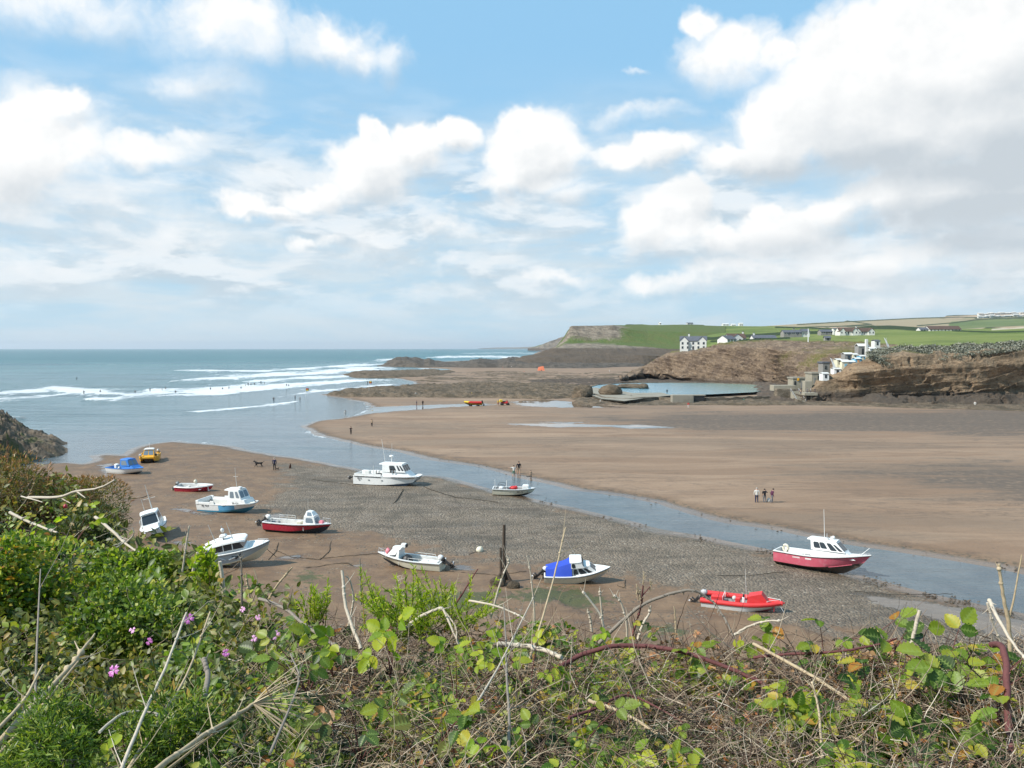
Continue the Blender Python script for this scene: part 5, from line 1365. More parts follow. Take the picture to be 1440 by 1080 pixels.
def boat_red():
    L, B, D = 7.0, 2.1, 1.15
    t = boat('angling_boat', 'deep red boat with white cap rail and small white wheelhouse')
    h, sh, st = hull_parts(t, L, B, D, M_dark, M_red, M_red, td=.62, rake=.15, bowrise=.14, dead=.38, wl=.05, floor=.5, sternw=.9, inner=M_offwhite)
    cabin(t, 4.3, 5.6, 1.4, D + .02, .78, fr=.25, br=.06, tum=.14, wf=1.2, over=(.02, .02, .02), wins=[('R', .2, .86, .25, .85, 0, -.06), ('L', .2, .86, .25, .85, 0, -.06), ('F', .1, .9, .25, .85)], glass=M_glassl, name='wheelhouse')
    mb = MB(); mb.add([(4.4, -.62, D + .82), (4.4, .62, D + .82), (5.35, .5, D + .82), (5.35, -.5, D + .82), (4.5, -.35, D + 1.3), (4.5, .35, D + 1.3), (5.0, .28, D + 1.25), (5.0, -.28, D + 1.25)],
                      [(0, 1, 5, 4), (1, 2, 6, 5), (2, 3, 7, 6), (3, 0, 4, 7), (4, 5, 6, 7)], M_white); mb.build('windscreen_frame', t, .3)
    for y in (-.50, .50):
        mb = MB(); s_ = 1 if y > 0 else -1; mb.quad((4.65, s_ * .575, D + .90), (5.15, s_ * .52, D + .90), (4.97, s_ * .36, D + 1.2), (4.62, s_ * .40, D + 1.22), M_glassl, .03 * s_); mb.build('window', t)
    pole(t, (4.5, 0, D + 1.2), (4.45, 0, D + 2.4), .012, M_offwhite)
    mb = MB(); mb.box((3.7, -.1, D * .5), (.5, .6, .8), M_cream, bev=.06); mb.build('seat', t, .6)
    railing(t, [(.9, -.8, D + .05), (1.7, -.88, D + .05), (2.6, -.9, D + .05)], .42, .024, M_offwhite, mid=True); railing(t, [(.9, .8, D + .05), (1.7, .88, D + .05), (2.6, .9, D + .05)], .42, .024, M_offwhite, mid=True)
    a, b = sh(.83), sh(.94)
    railing(t, [(a[0], -a[1] * .8, a[2]), (b[0], -b[1] * .6, b[2]), (L * .985, 0, b[2] + .02), (b[0], b[1] * .6, b[2]), (a[0], a[1] * .8, a[2])], .48, .018)
    mb = MB(); mb.box((5.9, 0, D + .05), (.6, .5, .35), M_pink, bev=.05, taper=(.7, .7)); mb.build('cushion', t, .6)
    outboard(t, -.1, D * 1.0, 50, M_white, s=1.1); mb = MB(); mb.box((.8, .4, D * .5), (.8, .4, .6), M_deck, bev=.1); mb.build('locker', t, .6)
    settle(t, 424, 751, -14, -1, 0, k=.93)
def boat_catamaran():
    L, B, D = 9.0, 3.3, 1.35
    t = boat('catamaran', 'large white twin hulled workboat with wheelhouse on the shingle by the river')
    for y in (-1.02, 1.02):
        hull_parts(t, L, 1.2, D, M_navy, M_white, M_white, td=1.1, rake=.10, bowrise=.12, dead=.20, wl=.12, floor=.6, sternw=.95, y0=y, interior=False, rub=None, fine=2.6, chw=.92)
    mb = MB(); mb.box((4.3, 0, D * .62), (8.0, 2.2, D * .36), M_white); mb.build('bridge_deck', t)
    V = []
    for x, w in ((.05, 1.60), (2.5, 1.66), (5.5, 1.66), (7.6, 1.60), (8.7, 1.32), (9.05, .95)): V += [(x, w, D * 1.02 + .03 * x / 3), (x, -w, D * 1.02 + .03 * x / 3)]
    mb = MB(); mb.add(V, [(2 * i, 2 * i + 2, 2 * i + 3, 2 * i + 1) for i in range(5)], M_white)
    mb.add([(v[0], v[1], v[2] - .12) for v in V], [(2 * i, 2 * i + 1, 2 * i + 3, 2 * i + 2) for i in range(5)], M_white); mb.build('deck', t)
    mb = MB()
    for s_ in (1, -1):
        mb.tube([(.2, s_ * 1.64, D * 1.0), (4.0, s_ * 1.68, D * 1.0)], .05, M_black, 5); mb.tube([(5.6, s_ * 1.68, D * 1.03), (7.7, s_ * 1.62, D * 1.05), (8.8, s_ * 1.3, D * 1.07)], .05, M_black, 5)
    mb.build('rub_rail', t, .8)
    mb = MB()
    for s_ in (1, -1): mb.box((2.1, s_ * 1.55, D), (3.9, .08, .38), M_white)
    mb.box((.15, 0, D), (.08, 3.0, .34), M_white); mb.build('bulwark', t)
    cabin(t, 4.1, 8.2, 2.7, D + .02, .68, fr=.9, br=0, tum=.08, wf=1.9, roof_th=0)
    cabin(t, 4.1, 7.35, 2.56, D + .66, 1.0, fr=.55, br=.0, tum=.10, wf=2.2, over=(.5, .02, .03), wins=[('R', .34, .64, .25, .85, 0, -.05), ('R', .73, .83, .2, .88, -.02, -.05), ('R', .88, .98, .2, .88, -.03, -.06), ('L', .34, .64, .25, .85), ('L', .73, .83, .2, .88),
        ('F', .04, .32, .12, .9), ('F', .36, .64, .12, .9), ('F', .68, .96, .12, .9)], name='wheelhouse')
    mb = MB(); mb.box((5.35, -1.30, D + .58), (.16, .06, .5), M_black, bev=.02); mb.box((5.75, -1.30, D + .58), (.16, .06, .5), M_black, bev=.02); mb.build('hanging_waterproofs', t, .6)
    pole(t, (4.2, -.4, D + 1.7), (3.7, -.4, D + 4.9), .03); pole(t, (4.7, .7, D + 1.7), (4.7, .7, D + 4.3), .018)
    mb = MB(); mb.tube([(5.0, 0, D + 1.7), (4.9, 0, D + 2.5)], .05, M_white); mb.ball((4.95, 0, D + 2.65), .34, M_white, 14, 8, (1, 1, .45)); mb.build('radar_dome', t, 1)
    pole(t, (5.8, 0, D + 1.78), (6.9, 0, D + 1.82), .04, M_white, 'roof_rail')
    for k, (x, y, w, h_, m_) in enumerate([(.9, .5, .9, .5, M_white), (1.7, -.5, .7, .6, M_offwhite), (2.6, .4, .8, .55, M_white), (3.4, -.5, .8, .3, M_dark)]):
        mb = MB(); mb.box((x, y, D + .03), (w, .6, h_), m_, bev=.05); mb.build('deck_box', t, .6)
    pole(t, (2.8, -1.2, D + .2), (2.8, -1.2, D + 1.5), .04, M_offwhite, 'pot_hauler'); pole(t, (3.1, -.9, D + .2), (3.1, -.9, D + .8), .07, M_black, 'winch')
    a = [(7.6, -1.5, D * 1.06), (8.4, -1.4, D * 1.07), (9.0, -.9, D * 1.08)]
    railing(t, a, .10, .02); railing(t, [(p[0], -p[1], p[2]) for p in a], .10, .02)
    for x in (.9, 2.3, 4.2):
        mb = MB(); mb.box((x, -1.64, D * .62), (.22, .04, .14), M_deck); mb.build('vent', t)
    lettering(t, 'BE 8', (.95, -1.645, D * .72), (R(90), 0, 0), .34, M_ink)
    for y in (-1.0, 1.0): outboard(t, -.05, D * .85, 60, M_white, s=.9, y=y)
    settle(t, 550, 682, -15, 0, 0, k=.92)
def boat_smallwhite():
    L, B, D = 5.3, 1.95, .85
    t = boat('workboat', 'small white open workboat at the water edge with red bundle amidships')
    h, sh, st = hull_parts(t, L, B, D, M_dark, M_cream, M_cream, td=.80, rake=.12, bowrise=.16, dead=.22, wl=.1, sternw=.92, floor=.55, fine=2.8, inner=M_deck)
    mb = MB(); mb.box((4.1, 0, D * .75), (.75, .9, .72), M_white, bev=.06); mb.build('console', t, .6)
    pole(t, (4.3, .3, D), (4.3, .3, D + 1.55), .02, M_metal, 'light_mast'); mb = MB(); mb.box((4.5, .3, D + 1.5), (.7, .12, .07), M_black); mb.build('light_bar', t)
    pole(t, (.35, -.7, D * .9), (.3, -.7, D + 1.25), .05, M_white, 'stern_post'); pole(t, (1.75, -.6, D * .9), (1.75, -.6, D + 1.15), .07, M_white, 'stern_post')
    mb = MB(); mb.tube([(.5, -.75, D), (.7, -.75, D + .5), (1.1, -.75, D + .62), (1.5, -.75, D + .5), (1.65, -.75, D)], .025, M_black); mb.tube([(.5, .75, D), (.7, .75, D + .5), (1.1, .75, D + .62), (1.5, .75, D + .5), (1.65, .75, D)], .025, M_black); mb.build('hoop', t, 1)
    mb = MB(); mb.ball((2.55, -.2, D + .12), .38, M_brightred, 12, 8, (1.2, .9, .7)); mb.ball((2.85, .15, D + .1), .25, M_brightred, 10, 8); mb.build('fenders_bundle', t, 1)
    mb = MB(); mb.box((2.2, -.2, D * .5), (.5, .8, .5), M_black, bev=.05); mb.build('crate', t, .6)
    mb = MB(); mb.box((1.0, .1, D * .5), (.5, .7, .6), M_white, bev=.08); mb.build('engine_box', t, .6)
    lettering(t, 'BE 18', (3.45, -B / 2 * .985, D * .62), (R(90), 0, R(1)), .30, M_ink)
    settle(t, 725, 696, -4, -1, 2, k=.93)
def boat_cruiser():
    L, B, D = 6.0, 2.25, 1.5
    t = boat('cabin_cruiser', 'grey hulled cabin cruiser with long white roof and twin aerials leaning over')
    h, sh, st = hull_parts(t, L, B, D, M_cream, M_grey, M_cream, td=.55, rake=.12, bowrise=.10, dead=.32, wl=.14, sternw=.92, floor=.5, fine=2.6, inner=M_white)
    mb = MB(); 
    cabin(t, .5, 4.1, 1.85, D + .02, .26, fr=.3, br=0, tum=.05, wf=1.5, roof_th=0, m=M_white)
    cabin(t, .7, 3.75, 1.75, D + .26, .62, fr=.35, br=.1, tum=.10, wf=1.5, roof_th=.0, m=M_glass, name='window_band')
    mb = MB()
    for x, y in ((1.0, .855), (1.9, .845), (2.75, .82)):
        for s_ in (1, -1): mb.box((x, s_ * y * .985, D + .27), (.07, .1, .6), M_white, taper=(1, 1), shift=(.02, -s_ * .07))
    mb.build('window_post', t)
    mb = MB(); V = []; xs_ = [-.35, .3, 1.1, 2.0, 3.0, 3.7, 3.95]; zs = [.70, .83, .98, 1.06, 1.07, 1.02, .90]; ws = [.55, .85, .98, 1.0, .95, .86, .70]
    for x, z, w in zip(xs_, zs, ws): V += [(x, w, D + z - .12), (x, w * .93, D + z + .02), (x, 0, D + z + .08), (x, -w * .93, D + z + .02), (x, -w, D + z - .12)]
    Fc = [(i * 5 + j, i * 5 + (j + 1) % 5, i * 5 + 5 + (j + 1) % 5, i * 5 + 5 + j) for i in range(6) for j in range(5)] + [(0, 1, 2, 3, 4)[::-1], (30, 31, 32, 33, 34)]
    mb.add(V, Fc, M_white); mb.build('cabin_roof', t, .8)
    pole(t, (1.3, -.5, D + 1.0), (1.05, -.5, D + 3.0), .04, M_offwhite, r2=.02); pole(t, (2.9, -.5, D + 1.05), (2.7, -.5, D + 2.9), .04, M_offwhite, r2=.02)
    mb = MB(); mb.tube([(1.9, 0, D + 1.1), (1.9, 0, D + 1.4)], .08, M_metal); mb.box((1.95, 0, D + 1.35), (.65, .5, .26), M_white, bev=.07); mb.build('radar_dome', t, .8)
    mb = MB(); mb.tube([(2.0, 0, D + 1.6), (2.0, 0, D + 1.95)], .03, M_metal); mb.ball((2.0, 0, D + 2.05), .17, M_white, 12, 8, (1, 1, 1.2)); mb.tube([(2.0, 0, D + 2.2), (2.0, 0, D + 2.5)], .03, M_metal); mb.build('navigation_light', t, 1)
    a, b = sh(.80), sh(.92)
    railing(t, [(a[0], -a[1] * .85, a[2]), (b[0], -b[1] * .7, b[2]), (L * .985, 0, b[2] + .02), (b[0], b[1] * .7, b[2]), (a[0], a[1] * .85, a[2])], .22, .02)
    mb = MB(); mb.tube([(L * .93, 0, D * .55), (L * 1.02, .4, -.3)], .03, M_rope); mb.build('mooring_line', t, 1)
    mb = MB()
    def side(t_, f): s_ = st[int(t_ * 22)]; p = Vector(s_[2]).lerp(Vector(s_[3]), f); return Vector((p.x, -p.y - .02, p.z))
    mb.tube([side(.22, .8), side(.30, .35)], .03, M_white, 5); mb.tube([side(.42, .25), side(.50, .72)], .07, M_ink, 5, .04); mb.tube([side(.40, .62), side(.52, .35)], .06, M_ink, 5, .03); mb.tube([side(.36, .35), side(.42, .5)], .08, M_white, 5); mb.build('painted_emblem', t, 1)
    outboard(t, -.05, D * .9, 15, M_black, s=1.0)
    settle(t, 341, 798, 4, 10, 11, k=.82)
def boat_bluewheel():
    L, B, D = 7.3, 2.5, 1.15
    t = boat('fishing_boat', 'light blue and white fishing boat with small wheelhouse near the bow')
    h, sh, st = hull_parts(t, L, B, D, M_teal, M_white, M_teal, td=.58, rake=.10, bowrise=.10, dead=.26, wl=.22, sternw=.95, floor=.55, fine=3.0, chw=.9, inner=M_offwhite, bands=[(.36, .62, M_cyan)], rub=None, deckm=M_cream)
    mb = MB()
    for s_ in (1, -1):
        for x0, x1 in ((0.05, .45), (.45, 2.05), (2.05, 2.6)):
            hgt = .42 if (x0 != .45) else .26
            mb.box(((x0 + x1) / 2, s_ * (B / 2 * .96), D * 1.02), (x1 - x0, .10, hgt), M_white, bev=.02)
    mb.box((.08, 0, D * 1.02), (.10, B * .9, .42), M_white, bev=.02); mb.build('bulwark', t, .6)
    mb = MB(); mb.box((2.0, -B / 2 * .80, D * 1.0), (.3, .3, .55), M_black, bev=.08); mb.build('winch', t, .6)
    mb = MB(); mb.tube([(3.7, s_ * (B / 2 + .02), D * 1.0) for s_ in (-1,)] + [(7.1, -.7, D * 1.11), (7.4, 0, D * 1.12)], .07, M_offwhite, 6); mb.tube([(3.7, (B / 2 + .02), D * 1.0), (7.1, .7, D * 1.11), (7.4, 0, D * 1.12)], .07, M_offwhite, 6); mb.build('fender_strip', t, 1)
    cabin(t, 4.2, 6.6, 2.0, D * 1.04, .50, fr=.25, br=0, tum=.05, wf=1.6, roof_th=0)
    cabin(t, 4.25, 6.0, 1.75, D * 1.04 + .48, 1.05, fr=.40, br=.10, tum=.14, wf=1.55, over=(.60, .03, .02), wins=[('R', .16, .50, .22, .88, .0, -.02), ('R', .66, .92, .22, .88, -.02, -.05), ('L', .16, .50, .22, .88), ('F', .07, .47, .2, .88), ('F', .53, .93, .2, .88)], glass=M_glassl, name='wheelhouse')
    pole(t, (4.9, 0, D + 1.55), (4.9, 0, D + 4.0), .03, M_offwhite, 'mast'); pole(t, (4.6, 0, D + 3.0), (5.2, 0, D + 3.0), .02, M_offwhite, 'crosstree')
    mb = MB(); mb.box((5.3, 0, D + 1.68), (.5, .5, .18), M_white, bev=.07); mb.build('radar_dome', t, .8)
    lettering(t, 'BE 454', (1.35, -B / 2 * .985 - .012, D * .80), (R(86), 0, 0), .36, M_ink); lettering(t, 'BE 454', (5.3, -.96, D * 1.10), (R(90), 0, R(2)), .30, M_ink)
    settle(t, 326, 722, -21, 2, 4, k=.92)
def boat_whitecabin():
    L, B, D = 5.8, 2.1, 1.05
    t = boat('cabin_boat', 'white cabin boat tilting beside the bush with its bow towards us')
    h, sh, st = hull_parts(t, L, B, D, M_dark, M_white, M_white, td=.5, rake=.14, bowrise=.24, dead=.3, floor=.5)
    cabin(t, 2.2, 4.9, 1.75, D + .02, .45, fr=.5, br=0, tum=.08, wf=1.2, roof_th=0)
    cabin(t, 2.2, 4.2, 1.7, D + .45, .85, fr=.55, br=.0, tum=.14, wf=1.4, over=(.1, .15, .05), wins=[('F', .05, .95, .1, .9), ('R', .12, .88, .15, .88, 0, -.05), ('L', .12, .88, .15, .88, 0, -.05)])
    pole(t, (2.6, .3, D + 1.3), (2.5, .3, D + 3.6), .05, M_offwhite, 'mast', r2=.02); pole(t, (2.6, -.3, D + 1.3), (2.6, -.3, D + 2.6), .02, M_offwhite)
    mb = MB(); mb.tube([(2.45, -.2, D + 2.4), (2.6, .8, D + 2.4)], .02, M_offwhite); mb.build('crosstree', t)
    railing(t, [(.3, -.95, D), (1.2, -1.0, D), (2.0, -1.0, D)], .5, .025, M_offwhite); mb = MB(); mb.box((.9, .1, D * .5), (.8, 1, .5), M_white, bev=.05); mb.build('engine_box', t, .6)
    mb = MB(); mb.tube([(L * .96, 0, D * 1.1), (L * 1.06, .2, D * .3)], .03, M_rope); mb.build('mooring_line', t)
    settle(t, 217, 757, -68, 0, 14, k=1.05)
def boat_blue():
    L, B, D = 5.2, 2.1, .85
    t = boat('dory', 'bright blue and white boat with blue cabin beside the orange boat')
    h, sh, st = hull_parts(t, L, B, D, M_dark, M_white, M_offwhite, td=.55, rake=.12, bowrise=.16, dead=.26, floor=.5, capm=M_blue, deckm=M_blue, inner=M_blue, fine=2.7, rub=None)
    cabin(t, 2.4, 4.4, 1.7, D + .03, .35, fr=.5, br=0, tum=.1, wf=1.3, m=M_blue, roof_th=0)
    cabin(t, 2.3, 3.7, 1.6, D + .33, .72, fr=.35, br=.0, tum=.14, wf=1.4, m=M_blue, over=(.12, .0, .02), wins=[('R', .15, .8, .15, .88, 0, -.06), ('L', .15, .8, .15, .88), ('F', .06, .47, .12, .9), ('F', .53, .94, .12, .9)], glass=M_glassl)
    mb = MB(); mb.box((.8, .1, D * .5), (.5, .5, .8), M_white, bev=.1); mb.build('engine_box', t, .6); mb = MB(); mb.box((1.6, .2, D * .5), (.7, .6, .5), M_dark, bev=.05); mb.build('crate', t, .6)
    fender(t, (2.35, -.95, D + .12), .15, M_white)
    settle(t, 181, 667, -22, 0, 2, k=1.12)
def boat_orange():
    L, B, D = 4.8, 2.3, .95
    t = boat('twin_hull_boat', 'orange yellow twin hulled boat seen end on near the water')
    for y in (-.78, .78):
        hull_parts(t, L, .74, D, M_dark, M_yellow, M_yellow, td=1.1, rake=.06, bowrise=.08, dead=.2, y0=y, interior=False, rub=None, capm=M_yellow, fine=3, sternw=.96)
    mb = MB(); mb.box((L / 2, 0, D * .78), (L * .94, 1.9, D * .26), M_yellow, bev=.04); mb.build('bridge_deck', t, .6)
    mb = MB(); mb.box((L * .5, 0, D * .3), (L * .7, .9, D * .45), M_brown, bev=.1); mb.build('nacelle', t, .6)
    cabin(t, 1.6, 3.6, 1.4, D * 1.04, .75, fr=.6, br=.1, tum=.2, m=M_yellow, wins=[('F', .06, .47, .15, .88), ('F', .53, .94, .15, .88), ('R', .2, .8, .2, .85), ('L', .2, .8, .2, .85)], glass=M_glassl, roofm=M_white)
    for y in (-.9, .9):
        mb = MB(); mb.box((3.9, y, D * 1.04), (.5, .3, .35), M_black if y > 0 else M_metal, bev=.08); mb.build('engine_box', t, .7)
    pole(t, (2.2, 0, D + .8), (2.2, 0, D + 1.6), .02, M_white)
    outboard(t, -.1, D * 1.1, 60, M_white, s=.8, y=.8); outboard(t, -.1, D * 1.1, 60, M_white, s=.8, y=-.8)
    settle(t, 210, 650, -72, 0, 0, k=1.15)
def boat_dinghy():
    L, B, D = 4.3, 1.75, .78
    t = boat('dinghy', 'small red and white open dinghy with grey outboard')
    h, sh, st = hull_parts(t, L, B, D, M_red, M_red, M_red, td=.86, rake=.12, bowrise=.22, dead=.3, floor=.35, sternw=.85, inner=M_offwhite, rub=M_white)
    for x in (1.0, 2.0, 3.0):
        mb = MB(); mb.box((x, 0, D * .65), (.25, 1.4, .06), M_offwhite); mb.build('thwart', t)
    mb = MB(); mb.box((2.4, -.2, D * .35), (.6, .45, .3), M_black, bev=.06); mb.build('fuel_tank', t, .6); fender(t, (1.7, .85, D + .25), .2, M_cream)
    outboard(t, -.02, D * .95, 30, M_deck, s=.75)
    settle(t, 277, 692, -8, 0, 5, k=1.06)
boat_redpilot(); boat_redinflatable(); boat_bluecanvas(); boat_outboardwhite(); boat_red(); boat_catamaran(); boat_smallwhite(); boat_cruiser(); boat_bluewheel(); boat_whitecabin(); boat_blue(); boat_orange(); boat_dinghy()

# ---- mooring posts, buoys, ropes and chains on the sand
def post(px, py, top, r, label, lean=.0):
    g = G(px, py); h = P(px, top, g.y).z; mb = MB()
    rr_ = random.Random(int(px))
    mb.tube([(0, 0, -.4), (.03, 0, h * .3), (-.02, .02, h * .7), (lean, 0, h)], r, M_wood, 9, r * .85)
    t = empty('mooring_post', g, label=label, cat='post'); mb.build('timber', t, .7)
    return t, h
t, h_ = post(709, 822, 738, .13, 'tall dark timber mooring post with splayed braces above the hedge')
mb = MB(); mb.tube([(-.22, -.05, -.3), (-.25, -.05, h_ * .62)], .11, M_wood, 7, .09); mb.build('timber', t, .7)
for k, (dx, dy) in enumerate(((-.9, -.2), (.75, -.3), (.2, .8), (-.3, -.9))):
    mb = MB(); mb.tube([(dx, dy, -.1), (dx * .45, dy * .45, .55), (0, 0, 1.25)], .13, M_wood, 7, .1); mb.build('brace', t, .7)
boulder(G(700, 826), .6, M_reef, 31, label='dark weedy stone left of the foot of the tall mooring post'); boulder(G(722, 829), .5, M_reef, 32, label='dark weedy stone right of the foot of the tall mooring post')
t, _ = post(12, 668, 620, .14, 'thin dark post before the boulders at the left edge')
def buoy(px, py, r, m, label):
    mb = MB(); mb.ball((0, 0, r * .88), r, m, 18, 12); mb.tube([(0, 0, r * 1.8), (r * .1, 0, r * 2.1)], r * .2, m, 8)
    o = mb.build('buoy', None, 1, label, 'buoy'); o.location = G(px, py); o.rotation_euler = (.3, .4, 0); return o
buoy(673, 777, .30, M_cream, 'round cream mooring buoy lying on the shingle'); buoy(863, 884, .13, M_pink, 'small pink buoy half hidden by the brambles')
buoy(412, 656, .0001 + .12, M_dark, 'tiny dark buoy on the sand right of the man with dogs') if False else None
def rope(pts, r, label, m=M_rope, name='mooring_rope'):
    ps = []
    rnd = random.Random(int(pts[0][0]))
    for (a, b), (c, d) in zip(pts[:-1], pts[1:]):
        n = max(2, int(abs(c - a) / 5 + abs(d - b) / 3))
        for i in range(n):
            u = i / n; q = G(a + (c - a) * u + rnd.uniform(-.6, .6), b + (d - b) * u + rnd.uniform(-.3, .3)); q.z = .14 + rnd.uniform(0, .05); ps.append(q)
    q = G(*pts[-1]); q.z = .14; ps.append(q)
    mb = MB(); mb.tube(ps, r, m, 5); return mb.build(name, None, 1, label, 'rope')
rope([(595, 686), (620, 695), (640, 701), (700, 708)], 0.035, 'dark rope trailing right from the catamaran bow')
rope([(567, 690), (562, 699), (552, 712)], 0.045, 'short dark chain below the catamaran')
rope([(440, 676), (470, 680), (497, 684)], 0.025, 'thin rope left of the catamaran stern')
rope([(378, 790), (388, 778), (392, 765)], 0.025, 'rope running up from the grey cruiser bow')
rope([(385, 775), (410, 786), (450, 790), (463, 778), (466, 762)], 0.025, 'curved rope below the red boat bow')
rope([(450, 788), (520, 782), (560, 778)], 0.022, 'thin rope on the shingle right of the red boat')
rope([(232, 808), (247, 802), (262, 801), (270, 806)], 0.070, 'thick dark weedy rope beside the grey cruiser stern')
rope([(430, 802), (450, 800), (470, 796), (490, 795), (496, 799)], 0.060, 'dark weedy rope beside the blue puddle')
rope([(1010, 812), (1060, 812), (1105, 807)], 0.025, 'rope from the red wheelhouse boat towards the speedboat')
rope([(182, 704), (200, 702), (214, 697)], 0.035, 'dark stick like rope on sand above the white cabin boat')
rope([(660, 782), (672, 778)], 0.025, 'short rope tied to the cream buoy')
rope([(868, 826), (878, 830), (880, 818)], 0.020, 'short line under the blue canvas boat bow')
rope([(625, 806), (700, 812), (740, 806)], 0.020, 'thin line on the shingle behind the mooring post')
rope([(1200, 834), (1260, 840), (1340, 838)], 0.020, 'thin line beside the shallow pool at the right')
rope([(240, 745), (244, 738), (262, 730)], 0.025, 'rope curving right of the white cabin boat')
# ================================================================== PEOPLE AND DOGS
M_skin = mat('skin', color=(.48, .28, .19), rough=.6)
def cloth(n, c): return paint(n, c, .85, .15, .15, 8)
C_black = cloth('black_cloth', (.018, .018, .022)); C_navy = cloth('navy_cloth', (.03, .035, .07)); C_plum = cloth('plum_cloth', (.09, .03, .06)); C_white = cloth('pale_cloth', (.55, .54, .5)); C_green = cloth('green_cloth', (.06, .17, .12))
C_grey = cloth('grey_cloth', (.15, .15, .16)); C_red = cloth('red_cloth', (.45, .03, .03)); C_tan = cloth('tan_cloth', (.35, .26, .18)); M_hair = mat('dark_hair', color=(.03, .02, .015), rough=.8); M_hairg = mat('grey_hair', color=(.35, .33, .3), rough=.8)
C_yellow = cloth('yellow_cloth', (.65, .45, .05)); C_wetsuit = mat('black_neoprene', color=(.012, .013, .016), rough=.45)
def skin_mesh(name, verts, edges, radii, faces_mat, mats, sub=2):
    me_ = bpy.data.meshes.new(name); me_.from_pydata([tuple(v) for v in verts], edges, [])
    o = bpy.data.objects.new(name, me_); COL.objects.link(o)
    md = o.modifiers.new('s', 'SKIN'); sv = me_.skin_vertices[0].data
    for i, r in enumerate(radii): sv[i].radius = (r, r) if not hasattr(r, '__len__') else r; sv[i].use_root = (i == 0)
    md.use_smooth_shade = True; s2 = o.modifiers.new('u', 'SUBSURF'); s2.levels = sub
    dg = bpy.context.evaluated_depsgraph_get(); out = bpy.data.meshes.new_from_object(o.evaluated_get(dg)); bpy.data.objects.remove(o)
    out.materials.clear()
    for m in mats: out.materials.append(m)
    ed = [(Vector(verts[a]), Vector(verts[b])) for a, b in edges]
    for f in out.polygons:
        c = f.center; best = 1e9; k = 0
        for i, (a, b) in enumerate(ed):
            ab = b - a; t = max(0, min(1, (c - a).dot(ab) / (ab.length_squared + 1e-9))); d = (c - a - ab * t).length - .5 * 0
            if d < best: best = d; k = i
        f.material_index = faces_mat[k]; f.use_smooth = True
    return out
def person_mesh(name, top, legs, skin=M_skin, shoe=C_black, pose='stand', sleeves=True, shorts=False, armR=None, armL=None, stride=.0, bend=0, female=False):
    """pose in metres, facing -Y (towards the shore path); returns mesh"""
    sw_ = .19 if female else .215
    V = {}
    V['pel'] = (0, 0, .93); V['wst'] = (0, .0, 1.10); V['chs'] = (0, -.01 - bend * .2, 1.32); V['nek'] = (0, -.01 - bend * .35, 1.48); V['hd1'] = (0, -.03 - bend * .45, 1.57); V['hd2'] = (0, -.035 - bend * .5, 1.68)
    V['nose'] = (0, -.125 - bend * .45, 1.585)
    for s, q in ((1, 'L'), (-1, 'R')):
        st_ = stride * s
        V['sh' + q] = (s * sw_, -bend * .25, 1.42)
        arm = (armL if s > 0 else armR) or [(s * (sw_ + .07), .03, 1.14), (s * (sw_ + .06), -.06, .90)]
        V['el' + q] = arm[0]; V['wr' + q] = arm[1]
        d = (Vector(arm[1]) - Vector(arm[0])).normalized(); V['ha' + q] = tuple(Vector(arm[1]) + d * .09)
        V['hp' + q] = (s * .10, 0, .88); V['kn' + q] = (s * .11, -.03 - st_ * .5, .50); V['an' + q] = (s * .12, .03 - st_, .09); V['to' + q] = (s * .135, -.13 - st_, .04)
    E = [('pel', 'wst', 1), ('wst', 'chs', 1), ('chs', 'nek', 1), ('nek', 'hd1', 0), ('hd1', 'hd2', 0), ('hd1', 'nose', 0)]
    for q in 'LR': E += [('chs', 'sh' + q, 1), ('sh' + q, 'el' + q, 1 if sleeves is not None else 0), ('el' + q, 'wr' + q, 1 if sleeves else 0), ('wr' + q, 'ha' + q, 0), ('pel', 'hp' + q, 2), ('hp' + q, 'kn' + q, 2), ('kn' + q, 'an' + q, 0 if shorts else 2), ('an' + q, 'to' + q, 3)]
    rad = {'pel': .145, 'wst': .125, 'chs': .15, 'nek': .06, 'hd1': .088, 'hd2': .082, 'nose': .02}
    for q in 'LR': rad.update({'sh' + q: .075, 'el' + q: .048, 'wr' + q: .035, 'ha' + q: .038, 'hp' + q: .10, 'kn' + q: .072, 'an' + q: .052, 'to' + q: .04})
    names = list(V); I = {n: i for i, n in enumerate(names)}
    me_ = skin_mesh(name, [V[n] for n in names], [(I[a], I[b]) for a, b, _ in E], [rad[n] for n in names], [k for *_, k in E], [skin, top, legs, shoe], 1)
    # five fingers on each hand
    mb = MB(); mb.mats = []
    for q in 'LR':
        w_, h_ = Vector(V['wr' + q]), Vector(V['ha' + q]); d = (h_ - w_).normalized(); sd_ = d.cross(Vector((1, 0, 0))).normalized(); s = 1 if q == 'L' else -1
        curl = Vector((-s, 0, 0))
        for k, ln in enumerate((.062, .075, .08, .07)):
            b0 = h_ + d * .02 + sd_ * (k - 1.5) * .018; mb.tube([b0, b0 + d * ln * .5 + curl * .006, b0 + d * ln * .9 + curl * .025], .0095, skin, 5, .007)
        b0 = w_ + d * .045 + sd_ * -.03; mb.tube([b0, b0 + d * .03 + sd_ * -.025, b0 + d * .06 + sd_ * -.03 + curl * .01], .011, skin, 5, .008)
    bm = bmesh.new(); bm.from_mesh(me_); fm_ = mesh_from('fingers', mb.v, mb.f, [skin], True); bm.from_mesh(fm_)
    bm.to_mesh(me_); bm.free(); bpy.data.meshes.remove(fm_)
    return me_
